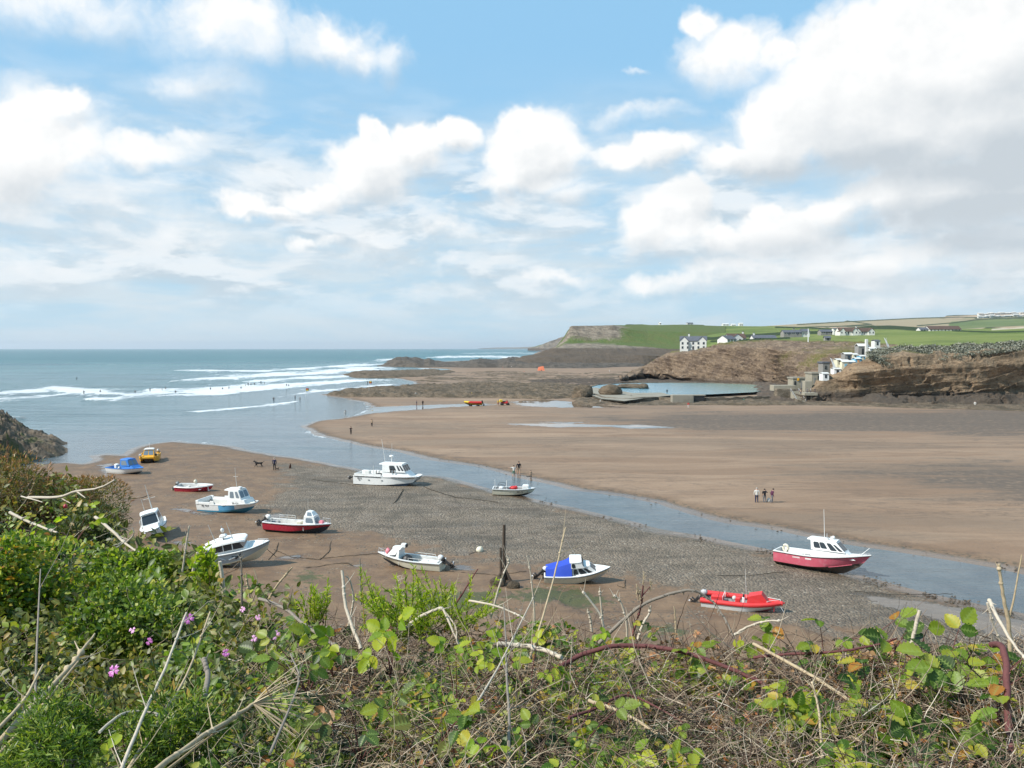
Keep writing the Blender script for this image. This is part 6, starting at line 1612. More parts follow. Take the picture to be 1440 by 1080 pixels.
def person(px, py, label, top, legs, hair=M_hair, rot=0, scale=1.0, z=0, group=None, **kw):
    t = link('person', person_mesh('person_body', top, legs, **kw), None, label, 'person', group)
    t.location = G(px, py, z) if not isinstance(px, Vector) else px; t.rotation_euler = (0, 0, R(rot)); t.scale = (scale,) * 3
    b = kw.get('bend', 0); mb = MB(); mb.ball((0, -.02 - b * .48, 1.665), .104, hair, 12, 8, (.98, 1.08, .95)); mb.v = [(x, y, max(z_, 1.60) if y < -.06 - b * .4 else max(z_, 1.555)) for x, y, z_ in mb.v]; mb.build('hair', t, 1.2)
    return t
# three walkers on the far sand
person(1064, 708, 'person in white top and dark trousers, leftmost of three on the sand', C_white, C_navy, M_hairg, rot=170, scale=1.0)
person(1075, 708, 'person in black top and grey skirt, middle of the three on the sand', C_black, C_grey, M_hair, rot=175, scale=.94, armR=[(-.33, .0, 1.25), (-.18, -.05, 1.45)], female=True, sleeves=False)
w3 = person(1085.5, 708.5, 'person in plum coat leaning over a bag, rightmost of three on the sand', C_plum, C_grey, M_hair, rot=100, scale=.97, stride=.18, bend=.25)
mb = MB(); mb.ball((0, 0, .28), .24, C_white, 12, 8, (1, .6, 1.1)); mb.tube([(-.1, 0, .5), (0, 0, .68), (.1, 0, .5)], .015, C_white); mb.build('bag', None, 1, 'white bag on the sand beside the person in the plum coat', 'bag', loc=G(1081, 707.5))
# pair wading across the river
person(729.5, 668, 'person in dark jacket and pale shorts wading with a child across the river', C_black, C_tan, M_hair, rot=15, scale=1.06, z=-.15, shorts=True, stride=.15)
person(722.5, 671, 'person in white top and green shorts pointing left while wading', C_white, C_green, M_hair, rot=-10, scale=.92, z=-.15, shorts=True, stride=-.16, sleeves=False, armR=[(-.48, -.05, 1.36), (-.74, -.1, 1.36)])
person(746.5, 673, 'small dark haired child standing in the river behind the workboat', C_tan, C_tan, M_hair, rot=20, scale=.62, z=-.15, shorts=True, sleeves=False)
# man with dogs
person(386, 661.5, 'person in dark clothes standing between two dogs on the sand', C_navy, C_black, M_hairg, rot=175, scale=1.02)
# group left by the sea
person(493.5, 611.5, 'person in black with arms folded on the spit by the water', C_black, C_black, M_hair, rot=40, scale=.95, armR=[(-.3, 0, 1.2), (-.05, -.18, 1.25)], armL=[(.3, 0, 1.2), (.05, -.18, 1.25)])
person(523, 600.5, 'person in tan top and black trousers standing on the spit', C_tan, C_black, M_hair, rot=-20, scale=1.0)
person(485.5, 586.5, 'person in white paddling at the sea edge', C_white, C_white, M_hair, rot=30, scale=.98, stride=.12)
gtxt = 'people spread over the far sand'
far = [(586, 571.5, C_navy, C_plum, 'person in blue, left of two by the thin stream'), (594.5, 571, C_black, C_black, 'person in black, right of two by the thin stream'),
       (844, 569, C_white, C_tan, 'person in white top below the pool wall'), (968, 574, C_red, C_white, 'person in pink top in front of the sluice block'), (1046, 567.5, C_green, C_navy, 'person in green beside a blue towel below the pool wall'),
       (887.5, 562.5, C_black, C_black, 'person in black sitting on the pool apron'), (1371, 572.5, C_white, C_white, 'person in white at the foot of the red cliff'),
       (570, 558.5, C_white, C_tan, 'person in white, first from the left below the reef'), (576.5, 558.5, C_tan, C_white, 'person in tan, second from the left below the reef'), (584.5, 558, C_white, C_navy, 'person in white and navy, third from the left below the reef'),
       (604, 558, C_tan, C_tan, 'person in tan standing alone below the reef'), (663.5, 558, C_yellow, C_tan, 'person in yellow standing near the rescue craft'), (674, 554, C_black, C_black, 'person in black on the reef edge above the rescue craft'),
       (737, 525, C_red, C_white, 'person in red far off on the pale sand'), (719, 517.5, C_white, C_white, 'person in white under the dark reef'), (707, 518, C_tan, C_red, 'person in red shorts under the dark reef'), (857, 523, C_white, C_white, 'person in white on the pale sand behind the reef'),
       (905, 525, C_white, C_grey, 'person in white and grey on the pale sand left of the folded cliff')]
protos = {}
for (px, py, tp, lg, lab) in far:
    k = (tp.name, lg.name)
    if k not in protos:
        protos[k] = person(px, py, lab, tp, lg, rot=(px * 37) % 360, group=gtxt, scale=1.0)
    else:
        o = copy_tree(protos[k]); o['label'] = lab; o.location = G(px, py); o.rotation_euler = (0, 0, px)
    
sit = G(938, 552, PZ)
person(Vector((sit.x, sit.y, PZ - .5)), 0, 'person standing in the shallow pool near its middle', C_black, C_black, rot=20, group=gtxt)
# surfers and bathers in the breaking waves
surf = [(118, 554.5), (141, 553), (190, 552.5), (211, 551), (228, 550), (247, 553), (233, 549), (296, 549), (313, 548.5), (322, 548), (339, 547.5), (345, 543.5), (349, 543), (353, 542.5), (358, 541.5), (367, 540), (372, 541), (385, 563), (108, 534), (403, 543.5), (406, 543.5), (415, 562), (517, 539.5), (422, 563)]
o = None
where = ['first from the left', 'second from the left', 'third from the left', 'fourth from the left']
for i, (px, py) in enumerate(surf):
    if o is None:
        base_s = person(px, py, 'bather in black wetsuit standing waist deep in the surf', C_wetsuit, C_wetsuit, rot=60, z=-.75, group='bathers in the surf', armR=[(-.36, 0, 1.2), (-.5, -.1, 1.1)], armL=[(.36, 0, 1.2), (.5, -.1, 1.1)]); o = base_s
    else:
        o = copy_tree(base_s); o.rotation_euler = (0, 0, i * 1.3)
    d = G(px, py, 0); o.location = (d.x, d.y, -.25 - .4 * (i % 3) / 2)

# dogs
def dog(px, py, label, m, rot, s=1.0, pose='walk'):
    if pose == 'sit':
        V = [(0, .1, .22), (0, -.05, .38), (0, -.14, .55), (0, -.18, .66), (0, -.30, .62), (.09, .12, .12), (.1, -.06, .05), (-.09, .12, .12), (-.1, -.06, .05), (.07, -.13, .3), (.07, -.16, .03), (-.07, -.13, .3), (-.07, -.16, .03), (0, .30, .06)]
        E = [(0, 1), (1, 2), (2, 3), (3, 4), (0, 5), (5, 6), (0, 7), (7, 8), (1, 9), (9, 10), (1, 11), (11, 12), (0, 13)]
        r = [.15, .13, .09, .085, .035, .07, .03, .07, .03, .045, .03, .045, .03, .025]
    else:
        V = [(0, .28, .52), (0, 0, .50), (0, -.26, .54), (0, -.42, .66), (0, -.50, .72), (0, -.66, .68), (0, .45, .62), (0, .66, .74),
             (.08, .32, .36), (.08, .46, .22), (.08, .38, .03), (-.08, .25, .34), (-.08, .30, .2), (-.08, .14, .03), (.08, -.30, .34), (.08, -.44, .20), (.08, -.46, .03), (-.08, -.26, .32), (-.08, -.22, .17), (-.08, -.16, .03)]
        E = [(0, 1), (1, 2), (2, 3), (3, 4), (4, 5), (0, 6), (6, 7), (0, 8), (8, 9), (9, 10), (0, 11), (11, 12), (12, 13), (2, 14), (14, 15), (15, 16), (2, 17), (17, 18), (18, 19)]
        r = [.115, .12, .14, .085, .085, .035, .035, .02, .06, .03, .025, .06, .03, .025, .05, .03, .025, .05, .03, .025]
    me_ = skin_mesh('dog_body', V, E, r, [0] * len(E), [m], 1)
    o = link('dog', me_, None, label, 'dog'); o.location = G(px, py); o.rotation_euler = (0, 0, R(rot)); o.scale = (s,) * 3
    hz_ = V[4][2] if pose != 'sit' else V[3][2]; hy = V[4][1] if pose != 'sit' else V[3][1]
    mb = MB()
    for k in (1, -1): mb.add([(k * .03, hy, hz_ + .05), (k * .09, hy + .01, hz_ + .04), (k * .08, hy - .01, hz_ + .15), (k * .06, hy + .04, hz_ + .05)], [(0, 1, 2), (1, 3, 2), (3, 0, 2)], m)
    mb.build('ears', o)
    return o
F_black = mat('black_fur', color=(.015, .013, .012), rough=.9); F_brown = mat('brown_fur', color=(.06, .022, .012), rough=.9)
dog(364, 657.5, 'black dog trotting left of the person in dark clothes', F_black, -90, 1.25)
dog(390, 661.5, 'small dark dog at the feet of the person in dark clothes', F_black, 60, .55)
dog(408, 659, 'dark brown dog sitting on the sand to the right', F_brown, 30, 1.05, 'sit')

# ================================================================== LIFEGUARD GEAR
def flag(px, py, h, m1, m2, label):
    t = empty('beach_flag', G(px, py), label=label, cat='flag'); mb = MB(); mb.tube([(0, 0, -.3), (0, 0, h)], .05, M_white, 6); mb.build('pole', t)
    for z0, z1, m in ((h - .45, h, m1), (h - .9, h - .45, m2)):
        V = []
        for i in range(7): x = .05 + i * .17; y = .08 * sin(i * 1.3); V += [(x, y, z0), (x, y, z1)]
        mb = MB(); mb.add(V, [(2 * i, 2 * i + 2, 2 * i + 3, 2 * i + 1) for i in range(6)], m); mb.build('flag_cloth', t, 1)
flag(430, 558, 3.0, C_red, C_yellow, 'red and yellow lifeguard flag at the seaward tip of the reef'); flag(519, 553, 4.6, C_yellow, C_red, 'lifeguard flag with yellow upper half in the middle of the reef')
t = empty('rescue_boat', G(678, 571.5), (0, 0, R(175)), 'yellow and red inflatable rescue boat parked on the sand', 'boat')
h, sh, st = hull_parts(t, 5.4, 2.2, .8, C_black, C_yellow, C_yellow, td=.7, capm=C_red, rub=None, inner=C_grey, bands=[(0, .45, C_red)])
mb = MB()
for s_ in (1, -1): mb.tube([(q[3][0], s_ * q[3][1], q[3][2]) for q in st[:15]], .25, C_red, 8); mb.tube([(q[3][0] * .99, s_ * max(q[3][1] - .05, .05), q[3][2]) for q in st[14:]], .25, C_yellow, 8)
mb.build('tube', t, 1)
outboard(t, 0, .8, 20, M_black)
t.location.z = .35
mb = MB()
for x in (1.2, 3.4):
    for s_ in (1, -1):
        for k in range(12):
            a = 2 * pi * k / 12; b = 2 * pi * (k + 1) / 12
            mb.add([(x, s_ * 1.1, 0), (x + .36 * cos(a), s_ * 1.1, .36 * sin(a)), (x + .36 * cos(b), s_ * 1.1, .36 * sin(b)), (x, s_ * .85, 0), (x + .36 * cos(a), s_ * .85, .36 * sin(a)), (x + .36 * cos(b), s_ * .85, .36 * sin(b))], [(0, 1, 2), (3, 5, 4), (1, 4, 5, 2)], M_black)
mb.build('trailer_wheel', t)
t = empty('quad_bike', G(706, 570.5), (0, 0, R(10)), 'red quad bike with rider gear beside the rescue boat', 'vehicle')
for x in (.0, 1.25):
    for y in (-.45, .45):
        mb = MB(); mb.tube([(x, y - .12, .3), (x, y + .12, .3)], .3, M_black, 14); mb.build('wheel', t, .7)
mb = MB(); mb.box((.6, 0, .42), (1.7, .7, .4), C_red, bev=.12, taper=(.9, .7)); mb.box((.4, 0, .8), (.8, .34, .18), M_black, bev=.06); mb.build('body', t, .7)
mb = MB(); mb.tube([(1.1, 0, .8), (.95, 0, 1.15)], .04, M_black); mb.tube([(.95, -.4, 1.18), (.95, .4, 1.18)], .03, M_black); mb.build('handlebar', t)
mb = MB(); mb.box((-.25, 0, .8), (.6, .8, .5), C_yellow, bev=.05); mb.build('cargo_box', t, .6)
t.scale = (1.4,) * 3
person(700.5, 570.5, 'lifeguard in red and yellow standing by the quad bike', C_yellow, C_red, M_hair, rot=20, group=None, shorts=True); person(713, 570.5, 'lifeguard in red holding gear right of the quad bike', C_red, C_red, M_hair, rot=-30, shorts=True)
t = empty('beach_tent', G(761, 521.5), label='small orange red tent on the pale sand below the headland', cat='tent'); mb = MB()
mb.add([(-4, -2, 0), (4, -2, 0), (4, 2, 0), (-4, 2, 0), (-3, 0, 4.2), (2.4, 0, 5.2)], [(0, 1, 5, 4), (1, 2, 5), (2, 3, 4, 5), (3, 0, 4)], paint('tent_orange', (.62, .17, .08), .7, .1)); mb.build('canopy', t)
mb = MB(); mb.add([(-.6, -2.03, 0), (1, -2.03, 0), (.3, -1.2, 2)], [(0, 1, 2)], M_black); mb.build('doorway', t); t.scale = (.7, .7, .7)
mb = MB(); mb.box((0, 0, 0), (2.6, 1.6, .06), C_navy, bev=.02); mb.build('beach_towel', None, .5, 'blue towel on the sand beside the person in green', 'towel', loc=G(1053, 567.5))
mb = MB(); mb.box((0, 0, 0), (1.2, .9, .6), C_red, bev=.15); mb.build('beach_bag', None, .5, 'red bag at the foot of the steps', 'bag', loc=G(1163, 566) + Vector((0, -1.5, .3)))
for (x, y, D, lab, tp, lg) in ((1135, 553, 249, 'person in grey at the left end of the platform', C_grey, C_navy), (1140, 553, 249.5, 'person in white in the middle of the platform', C_white, C_navy), (1146, 553, 249, 'person in navy at the right end of the platform', C_navy, C_navy), (1126, 555, 250.8, 'person in tan on the steps', C_tan, C_navy)):
    k = (tp.name, lg.name); q = P(x, y, D)
    person(q, 0, lab, tp, lg, rot=x * 31 % 360)
# ================================================================== THE HEDGE ON THE BANK IN FRONT
RG = np.random.default_rng(77)
cols = [-700, -250, -100, 0, 100, 150, 190, 240, 290, 340, 400, 500, 600, 700, 800, 900, 1000, 1100, 1200, 1300, 1440, 1650, 2200]
ytop = [652, 655, 662, 680, 694, 752, 790, 800, 816, 862, 872, 882, 886, 882, 890, 900, 906, 906, 910, 916, 912, 905, 880]
Dtop = [11., 10., 9.6, 9.2, 9.0, 8.2, 6.6, 5.2, 4.6, 3.9, 3.5, 3.3, 3.1, 3.0, 2.8, 2.6, 2.45, 2.3, 2.15, 2.05, 1.95, 1.9, 2.0]
def bank(px, v):
    """v 0 at the lower edge of the view .. 1 on the crest; returns world points of the leaf surface"""
    yt = np.interp(px, cols, ytop); Dt = np.interp(px, cols, Dtop)
    # apparent row; distance grows faster towards the crest
    py = 1180 + (yt - 1180) * v
    f = ((py - 560) / (1180 - 560)); Db = np.interp(px, [-700, 0, 400, 1440, 2200], [1.6, 1.35, 1.15, 1.0, 1.1])
    D = Db * (Dt / Db) ** (v ** 1.15)
    x = (px - 720) / F; vv = (py - 540) / F
    dy = cos(PITCH) - vv * sin(PITCH); dz = -sin(PITCH) - vv * cos(PITCH)
    return np.stack([x / dy * D, D, H + dz / dy * D], -1)
# bank soil
pxs = np.linspace(-700, 2200, 260); vs_ = np.linspace(-.35, 1, 60)
Pg = np.stack([bank(pxs, np.full_like(pxs, v)) for v in vs_], 1)
rowsx = [Pg[:, i] for i in range(Pg.shape[1])]
off = np.clip(Pg[:, :, 1] * .045, .05, .3)
Pg2 = Pg.copy(); Pg2[:, :, 2] -= off
drop = []
for (dd, dz) in ((.25, .5), (.8, 2.2), (2.0, 5.0), (4.5, 9.5), (8.5, 14.0), (14.0, 18.5)):
    q = Pg2[:, -1].copy(); q[:, 1] += dd; q[:, 2] -= dz * (1 if dz < 18 else 1); q[:, 2] = np.maximum(q[:, 2], -1.0); drop.append(q)
Pb = np.concatenate([Pg2, np.stack(drop, 1)], 1)
fl = Pb.reshape(-1, 3); fl[:, 2] += fbm(fl / .35, 4, seed=201) * .16 * np.clip(fl[:, 1] / 3, .4, 3)
def soil(N, b):
    pos = N.n('ShaderNodeNewGeometry', out=None).outputs['Position']
    n1 = N.noise(pos, 14, 6, .7); n2 = N.noise(pos, 60, 4, .7); n3 = N.noise(pos, 1.2, 5, .6)
    c = N.mix(N.mr(n1, .35, .65), (.016, .012, .008), (.05, .036, .022)); c = N.mix(N.mr(n2, .55, .7), c, (.12, .095, .06)); c = N.mix(N.m('MULTIPLY', N.mr(n3, .5, .65), .7), c, (.022, .035, .010))
    N.put(b.inputs['Base Color'], c); b.inputs['Roughness'].default_value = 1; b.inputs['Specular IOR Level'].default_value = .1
    N.put(b.inputs['Normal'], N.bump(n1, 1, .03))
M_soil = mat('leaf_litter_soil', soil)  # soil colour darkened so the gaps between leaves look shadowed
link('bank', mesh_from('bank', fl, grid_faces(len(pxs), Pb.shape[1]), [M_soil], True), kind='structure')

# ---- leaf meshes
def leaf_mat(name, stops, trans=.45, rib=(.30, .40, .10)):
    m = bpy.data.materials.new(name); m.use_nodes = True; t = m.node_tree; N = NT(t); b = t.nodes['Principled BSDF']
    g = N.n('ShaderNodeNewGeometry', out=None)
    pos = g.outputs['Position']
    c = N.ramp(g.outputs['Random Per Island'], stops)
    n1 = N.noise(pos, 70, 3, .6); c = N.mix(N.m('MULTIPLY', N.mr(n1, .5, .75), .35), c, tuple(x * .45 for x in stops[0][1]))
    n2 = N.noise(pos, 3.5, 3, .6); c = N.mix(N.m('MULTIPLY', N.mr(n2, .45, .7), .35), c, (.14, .15, .03))
    c = N.vm('MULTIPLY', c, (1.22, 1.02, .75))
    r = N.attr('rib'); c = N.mix(N.m('MULTIPLY', N.mr(r, .75, 1.0), .5), c, rib)
    N.put(b.inputs['Base Color'], c); b.inputs['Roughness'].default_value = .45; b.inputs['Specular IOR Level'].default_value = .4
    tr = N.n('ShaderNodeBsdfTranslucent', {'Color': N.vm('MULTIPLY', c, (1.25, 1.4, .6))})
    mx = N.n('ShaderNodeMixShader', {0: trans, 1: b.outputs[0], 2: tr})
    t.links.new(mx, t.nodes['Material Output'].inputs['Surface'])
    return m
L_bramble = leaf_mat('bramble_leaf', [(0, (.03, .085, .012)), (.3, (.07, .16, .02)), (.55, (.17, .28, .03)), (.80, (.32, .40, .05)), (.94, (.40, .34, .06)), (1, (.34, .10, .04))])
L_dark = leaf_mat('dark_leaf', [(0, (.010, .026, .007)), (.5, (.022, .055, .011)), (.9, (.05, .10, .018)), (1, (.13, .14, .03))], .22)  # leaf colour darkened to deepen the shadows of the hedge
L_bright = leaf_mat('fresh_green_leaf', [(0, (.020, .050, .009)), (.4, (.062, .135, .019)), (.8, (.18, .30, .045)), (1, (.33, .38, .08))], .38)
L_olive = leaf_mat('olive_leaf', [(0, (.028, .038, .012)), (.5, (.075, .095, .022)), (.85, (.20, .22, .05)), (1, (.30, .20, .07))], .3)
L_brown = leaf_mat('withered_leaf', [(0, (.10, .055, .03)), (.4, (.20, .125, .07)), (.8, (.33, .22, .13)), (1, (.42, .16, .08))], .25, (.3, .2, .12))
L_lime = leaf_mat('lime_green_leaf', [(0, (.14, .28, .02)), (.5, (.27, .42, .035)), (1, (.44, .52, .07))], .5)
def twig_mat(name, stops):
    def bld(N, b):
        g = N.n('ShaderNodeNewGeometry', out=None); c = N.ramp(g.outputs['Random Per Island'], stops)
        n1 = N.noise(g.outputs['Position'], 90, 4, .7); c = N.mix(N.m('MULTIPLY', N.mr(n1, .45, .7), .5), c, tuple(x * .35 for x in stops[-1][1]))
        N.put(b.inputs['Base Color'], c); b.inputs['Roughness'].default_value = .8; b.inputs['Specular IOR Level'].default_value = .25
    return mat(name, bld)
T_mix = twig_mat('tangled_twig_bark', [(0, (.035, .020, .016)), (.35, (.11, .065, .044)), (.62, (.26, .18, .12)), (.85, (.40, .31, .21)), (1, (.58, .50, .39))])
T_pale = twig_mat('bleached_stalk', [(0, (.42, .35, .26)), (1, (.60, .53, .43))])
T_straw = twig_mat('straw_stalk', [(0, (.36, .27, .16)), (1, (.52, .42, .28))])
T_purple = twig_mat('purple_cane_bark', [(0, (.10, .035, .035)), (1, (.18, .07, .06))])
T_grey = twig_mat('grey_bark', [(0, (.18, .15, .12)), (1, (.30, .26, .21))])

def leaf_template(kind):
    if kind == 'serrate':
        n = 12; w = .38
        V = []; rib = []
        for i in range(n + 1):
            t = i / n; z = -.14 * t * t; pr = (sin(pi * t ** .78)) ** .75 if 0 < t < 1 else 0
            ww = w * pr * (1 + (.10 if i % 2 else -.07)); k = .028 * (1 if i % 2 else -1) * (pr > 0)
            V += [(-ww, t + .03, z + .26 * ww + k), (-ww * .5, t + .01, z + .12 * ww + k), (0, t, z - .02), (ww * .5, t + .01, z + .12 * ww + k), (ww, t + .03, z + .26 * ww + k)]
            q = .78 if i % 2 else .0; rib += [0, q, 1, q, 0]
        Fc = [(i * 5 + k, i * 5 + k + 1, i * 5 + 6 + k, i * 5 + 5 + k) for i in range(n) for k in range(4)]
    elif kind == 'oval':
        prof = [0, .8, 1, .62, 0]; V = []; rib = []
        for i, p in enumerate(prof):
            t = i / 4; ww = .30 * p; V += [(-ww, t, .25 * ww - .12 * t * t), (0, t, -.12 * t * t), (ww, t, .25 * ww - .12 * t * t)]; rib += [0, 1, 0]
        Fc = [(i * 3 + k, i * 3 + k + 1, i * 3 + 4 + k, i * 3 + 3 + k) for i in range(4) for k in range(2)]
    elif kind == 'blade':
        V = [(-.06, 0, 0), (.06, 0, 0), (-.09, .5, -.02), (.09, .5, -.02), (-.01, 1, -.15), (.01, 1, -.15)]; rib = [0] * 6
        Fc = [(0, 1, 3, 2), (2, 3, 5, 4)]
    else:
        V = [(-.22, .0, 0), (0, -.02, 0), (.22, 0, 0), (-.3, .5, .06), (0, .5, -.02), (.3, .5, .06), (-.02, 1, -.08), (0, 1, -.08), (.02, 1, -.08)]; rib = [0, 1, 0] * 3
        Fc = [(0, 1, 4, 3), (1, 2, 5, 4), (3, 4, 7, 6), (4, 5, 8, 7)]
    return np.array(V, float), np.array(Fc), np.array(rib, float)
TPL = {k: leaf_template(k) for k in ('serrate', 'oval', 'blade', 'small')}
def norm(a): return a / (np.linalg.norm(a, axis=-1, keepdims=True) + 1e-9)
def leaves(kind, pos, fwd, up, size):
    """returns V,F,rib arrays for leaves with base pos, growing along fwd, facing up"""
    V, Fc, rib = TPL[kind]; n = len(pos)
    y = norm(fwd); x = norm(np.cross(y, up)); z = np.cross(x, y)
    W_ = pos[:, None] + size[:, None, None] * (V[None, :, 0:1] * x[:, None] + V[None, :, 1:2] * y[:, None] + V[None, :, 2:3] * z[:, None])
    return W_.reshape(-1, 3), (Fc[None] + (np.arange(n) * len(V))[:, None, None]).reshape(-1, 4), np.tile(rib, n)
def join(parts_):
    o = 0; Vs, Fs, Rs = [], [], []
    for V, Fc, r in parts_: Vs.append(V); Fs.append(Fc + o); Rs.append(r); o += len(V)
    return np.concatenate(Vs), np.concatenate(Fs), np.concatenate(Rs)
def trifoliate(pos, fwd, up, size, five=False):
    out = []
    y = norm(fwd); x = norm(np.cross(y, up)); z = np.cross(x, y); s = size[:, None]
    specs = [(0, 1.0, (0, .35)), (1.15, .82, (.02, .05)), (-1.15, .82, (-.02, .05))]
    for a, k, (ox, oy) in specs:
        d = y * cos(a) + x * sin(a); jit = RG.normal(size=pos.shape) * .12
        out.append(leaves('serrate', pos + y * s * oy + x * s * ox, d - z * .15 + jit, z + jit, size * k))
    return join(out)
def mesh_leaves(name, data, material, **kw):
    V, Fc, r = data
    return link(name, mesh_from(name, V, Fc, [material], True, attrs=dict(rib=r)), **kw)
def rnd_dir(n): return norm(RG.normal(size=(n, 3)))
def tubes(P0, r, n=3):
    """P0: (k, m, 3) polylines; r: (k,) radius"""
    k, m, _ = P0.shape; T = np.gradient(P0, axis=1); T = norm(T)
    up = np.zeros_like(T); up[..., 2] = 1; up[np.abs(T[..., 2]) > .95] = (1, 0, 0)
    a = norm(np.cross(T, up)); b = np.cross(T, a); an = np.arange(n) * 2 * pi / n
    tap = np.linspace(1, .35, m)[None, :, None, None]
    V = P0[:, :, None] + (a[:, :, None] * np.cos(an)[None, None, :, None] + b[:, :, None] * np.sin(an)[None, None, :, None]) * r[:, None, None, None] * tap
    V = V.reshape(-1, 3); i = np.arange(k)[:, None, None] * m * n; j = np.arange(m - 1)[None, :, None] * n; q = np.arange(n)[None, None, :]
    Fc = np.stack([i + j + q, i + j + (q + 1) % n, i + j + n + (q + 1) % n, i + j + n + q], -1).reshape(-1, 4)
    return V, Fc, np.zeros(len(V))
def twigs(base, direc, length, r, m=7, curl=.6, sag=.25, n=3):
    k = len(base); d = norm(direc); P0 = [base]; p = base.copy()
    bend = rnd_dir(k) * curl
    for i in range(1, m):
        d = norm(d + bend / m + RG.normal(size=(k, 3)) * .16 + np.array([0, 0, -sag / m])); p = p + d * (length / (m - 1))[:, None]; P0.append(p)
    return tubes(np.stack(P0, 1), r, n)

# ---- general undergrowth (nobody could count it)
def scatter(n, x0, x1, v0, v1, mask=None):
    px = RG.uniform(x0, x1, n * 3); v = RG.uniform(v0, v1, n * 3)
    if mask is not None:
        k = mask(px, v) > RG.uniform(0, 1, len(px)); px, v = px[k], v[k]
    px, v = px[:n], v[:n]; return bank(px, v), px, v
def nz(px, v, s, seed): return fbm(np.stack([px / s, v * 700 / s, 0 * px], 1), 3, seed=seed) + .5
UPV = np.array([0, -.35, .94])
SUNV = np.array(sd)
# inner leaves everywhere, coloured dark as the shade inside the hedge
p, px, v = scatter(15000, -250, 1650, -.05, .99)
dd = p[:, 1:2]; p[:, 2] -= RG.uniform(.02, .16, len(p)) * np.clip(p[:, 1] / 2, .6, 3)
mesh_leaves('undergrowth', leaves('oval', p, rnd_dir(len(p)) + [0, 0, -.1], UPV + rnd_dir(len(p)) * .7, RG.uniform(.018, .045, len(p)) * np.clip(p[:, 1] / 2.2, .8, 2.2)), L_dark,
            label='inner green leaves darkened for shade, filling the hedge on the bank', cat='undergrowth', kind='stuff')
# left: dense small green leaves
p, px, v = scatter(34000, -250, 470, -.05, 1.0, lambda a, b: np.clip((nz(a, b, 120, 1) - .36) * 4, .08, 1) * np.clip((480 - a) / 140, 0, 1))
p[:, 2] += RG.uniform(-.05, .05, len(p)) * np.clip(p[:, 1] / 2, .6, 3) + (nz(px, v, 70, 5) - .55) * .55 * np.clip(p[:, 1] / 3, .4, 2)
mesh_leaves('undergrowth', leaves('oval', p, rnd_dir(len(p)), norm(UPV + SUNV * .4 + rnd_dir(len(p)) * .75), RG.uniform(.016, .036, len(p)) * np.clip(p[:, 1] / 2.2, .75, 1.7)), L_bright,
            label='small fresh green leaves covering the left part of the bank', cat='undergrowth', kind='stuff')
p, px, v = scatter(11000, -250, 420, .35, 1.0, lambda a, b: np.clip((nz(a, b, 150, 11) - .42) * 4, .02, 1))
p[:, 2] += RG.uniform(-.02, .10, len(p)) * np.clip(p[:, 1] / 2, .6, 3)
mesh_leaves('undergrowth', leaves('small', p, rnd_dir(len(p)), norm(UPV + rnd_dir(len(p)) * .8), RG.uniform(.02, .04, len(p)) * np.clip(p[:, 1] / 3, .6, 2)), L_olive,
            label='olive and brownish leaf tufts high on the left bank', cat='undergrowth', kind='stuff')
# leafy trefoils of bramble over the whole hedge
def bramble_mask(a, b):
    return np.clip((nz(a, b, 95, 21) - .47) * 7, .05, 1) * (.45 + .55 * np.clip((b - .0) / .4, 0, 1)) * np.interp(a, [-250, 200, 420, 1650], [.35, .35, 1, 1])
p, px, v = scatter(5200, -250, 1650, -.05, .985, bramble_mask)
p[:, 2] += RG.uniform(-.06, .04, len(p)) * np.clip(p[:, 1] / 2, .6, 2) + (nz(px, v, 60, 57) - .55) * .22
mesh_leaves('bramble_foliage', trifoliate(p, rnd_dir(len(p)) * [1, 1, .5], norm(UPV + SUNV * .5 + rnd_dir(len(p)) * .55), RG.uniform(.015, .032, len(p)) * np.interp(px, [300, 900, 1200], [.8, .95, 1.3]) * np.clip(p[:, 1] / 2, .85, 1.4)), L_bramble,
            label='toothed green and yellowing bramble leaves scattered through the hedge', cat='undergrowth', kind='stuff')
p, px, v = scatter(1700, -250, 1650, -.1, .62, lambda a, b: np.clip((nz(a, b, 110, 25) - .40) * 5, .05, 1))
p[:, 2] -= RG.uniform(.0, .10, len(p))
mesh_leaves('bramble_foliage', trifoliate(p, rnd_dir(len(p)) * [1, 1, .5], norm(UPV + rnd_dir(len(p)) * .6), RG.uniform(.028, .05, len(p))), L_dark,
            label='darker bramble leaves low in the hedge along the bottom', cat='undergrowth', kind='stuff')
# withered leaves and seed litter
p, px, v = scatter(9500, 150, 1650, .0, 1.0, lambda a, b: np.clip((nz(a, b, 80, 31) - .42) * 5, .08, 1) * np.clip((a - 180) / 250, .05, 1))
p[:, 2] += RG.uniform(-.08, .02, len(p))
mesh_leaves('withered_leaves', leaves('small', p, rnd_dir(len(p)), rnd_dir(len(p)), RG.uniform(.006, .020, len(p)) * np.clip(p[:, 1] / 2, .8, 1.6)), L_brown,
            label='curled brown withered leaves caught in the dry tangle', cat='undergrowth', kind='stuff')
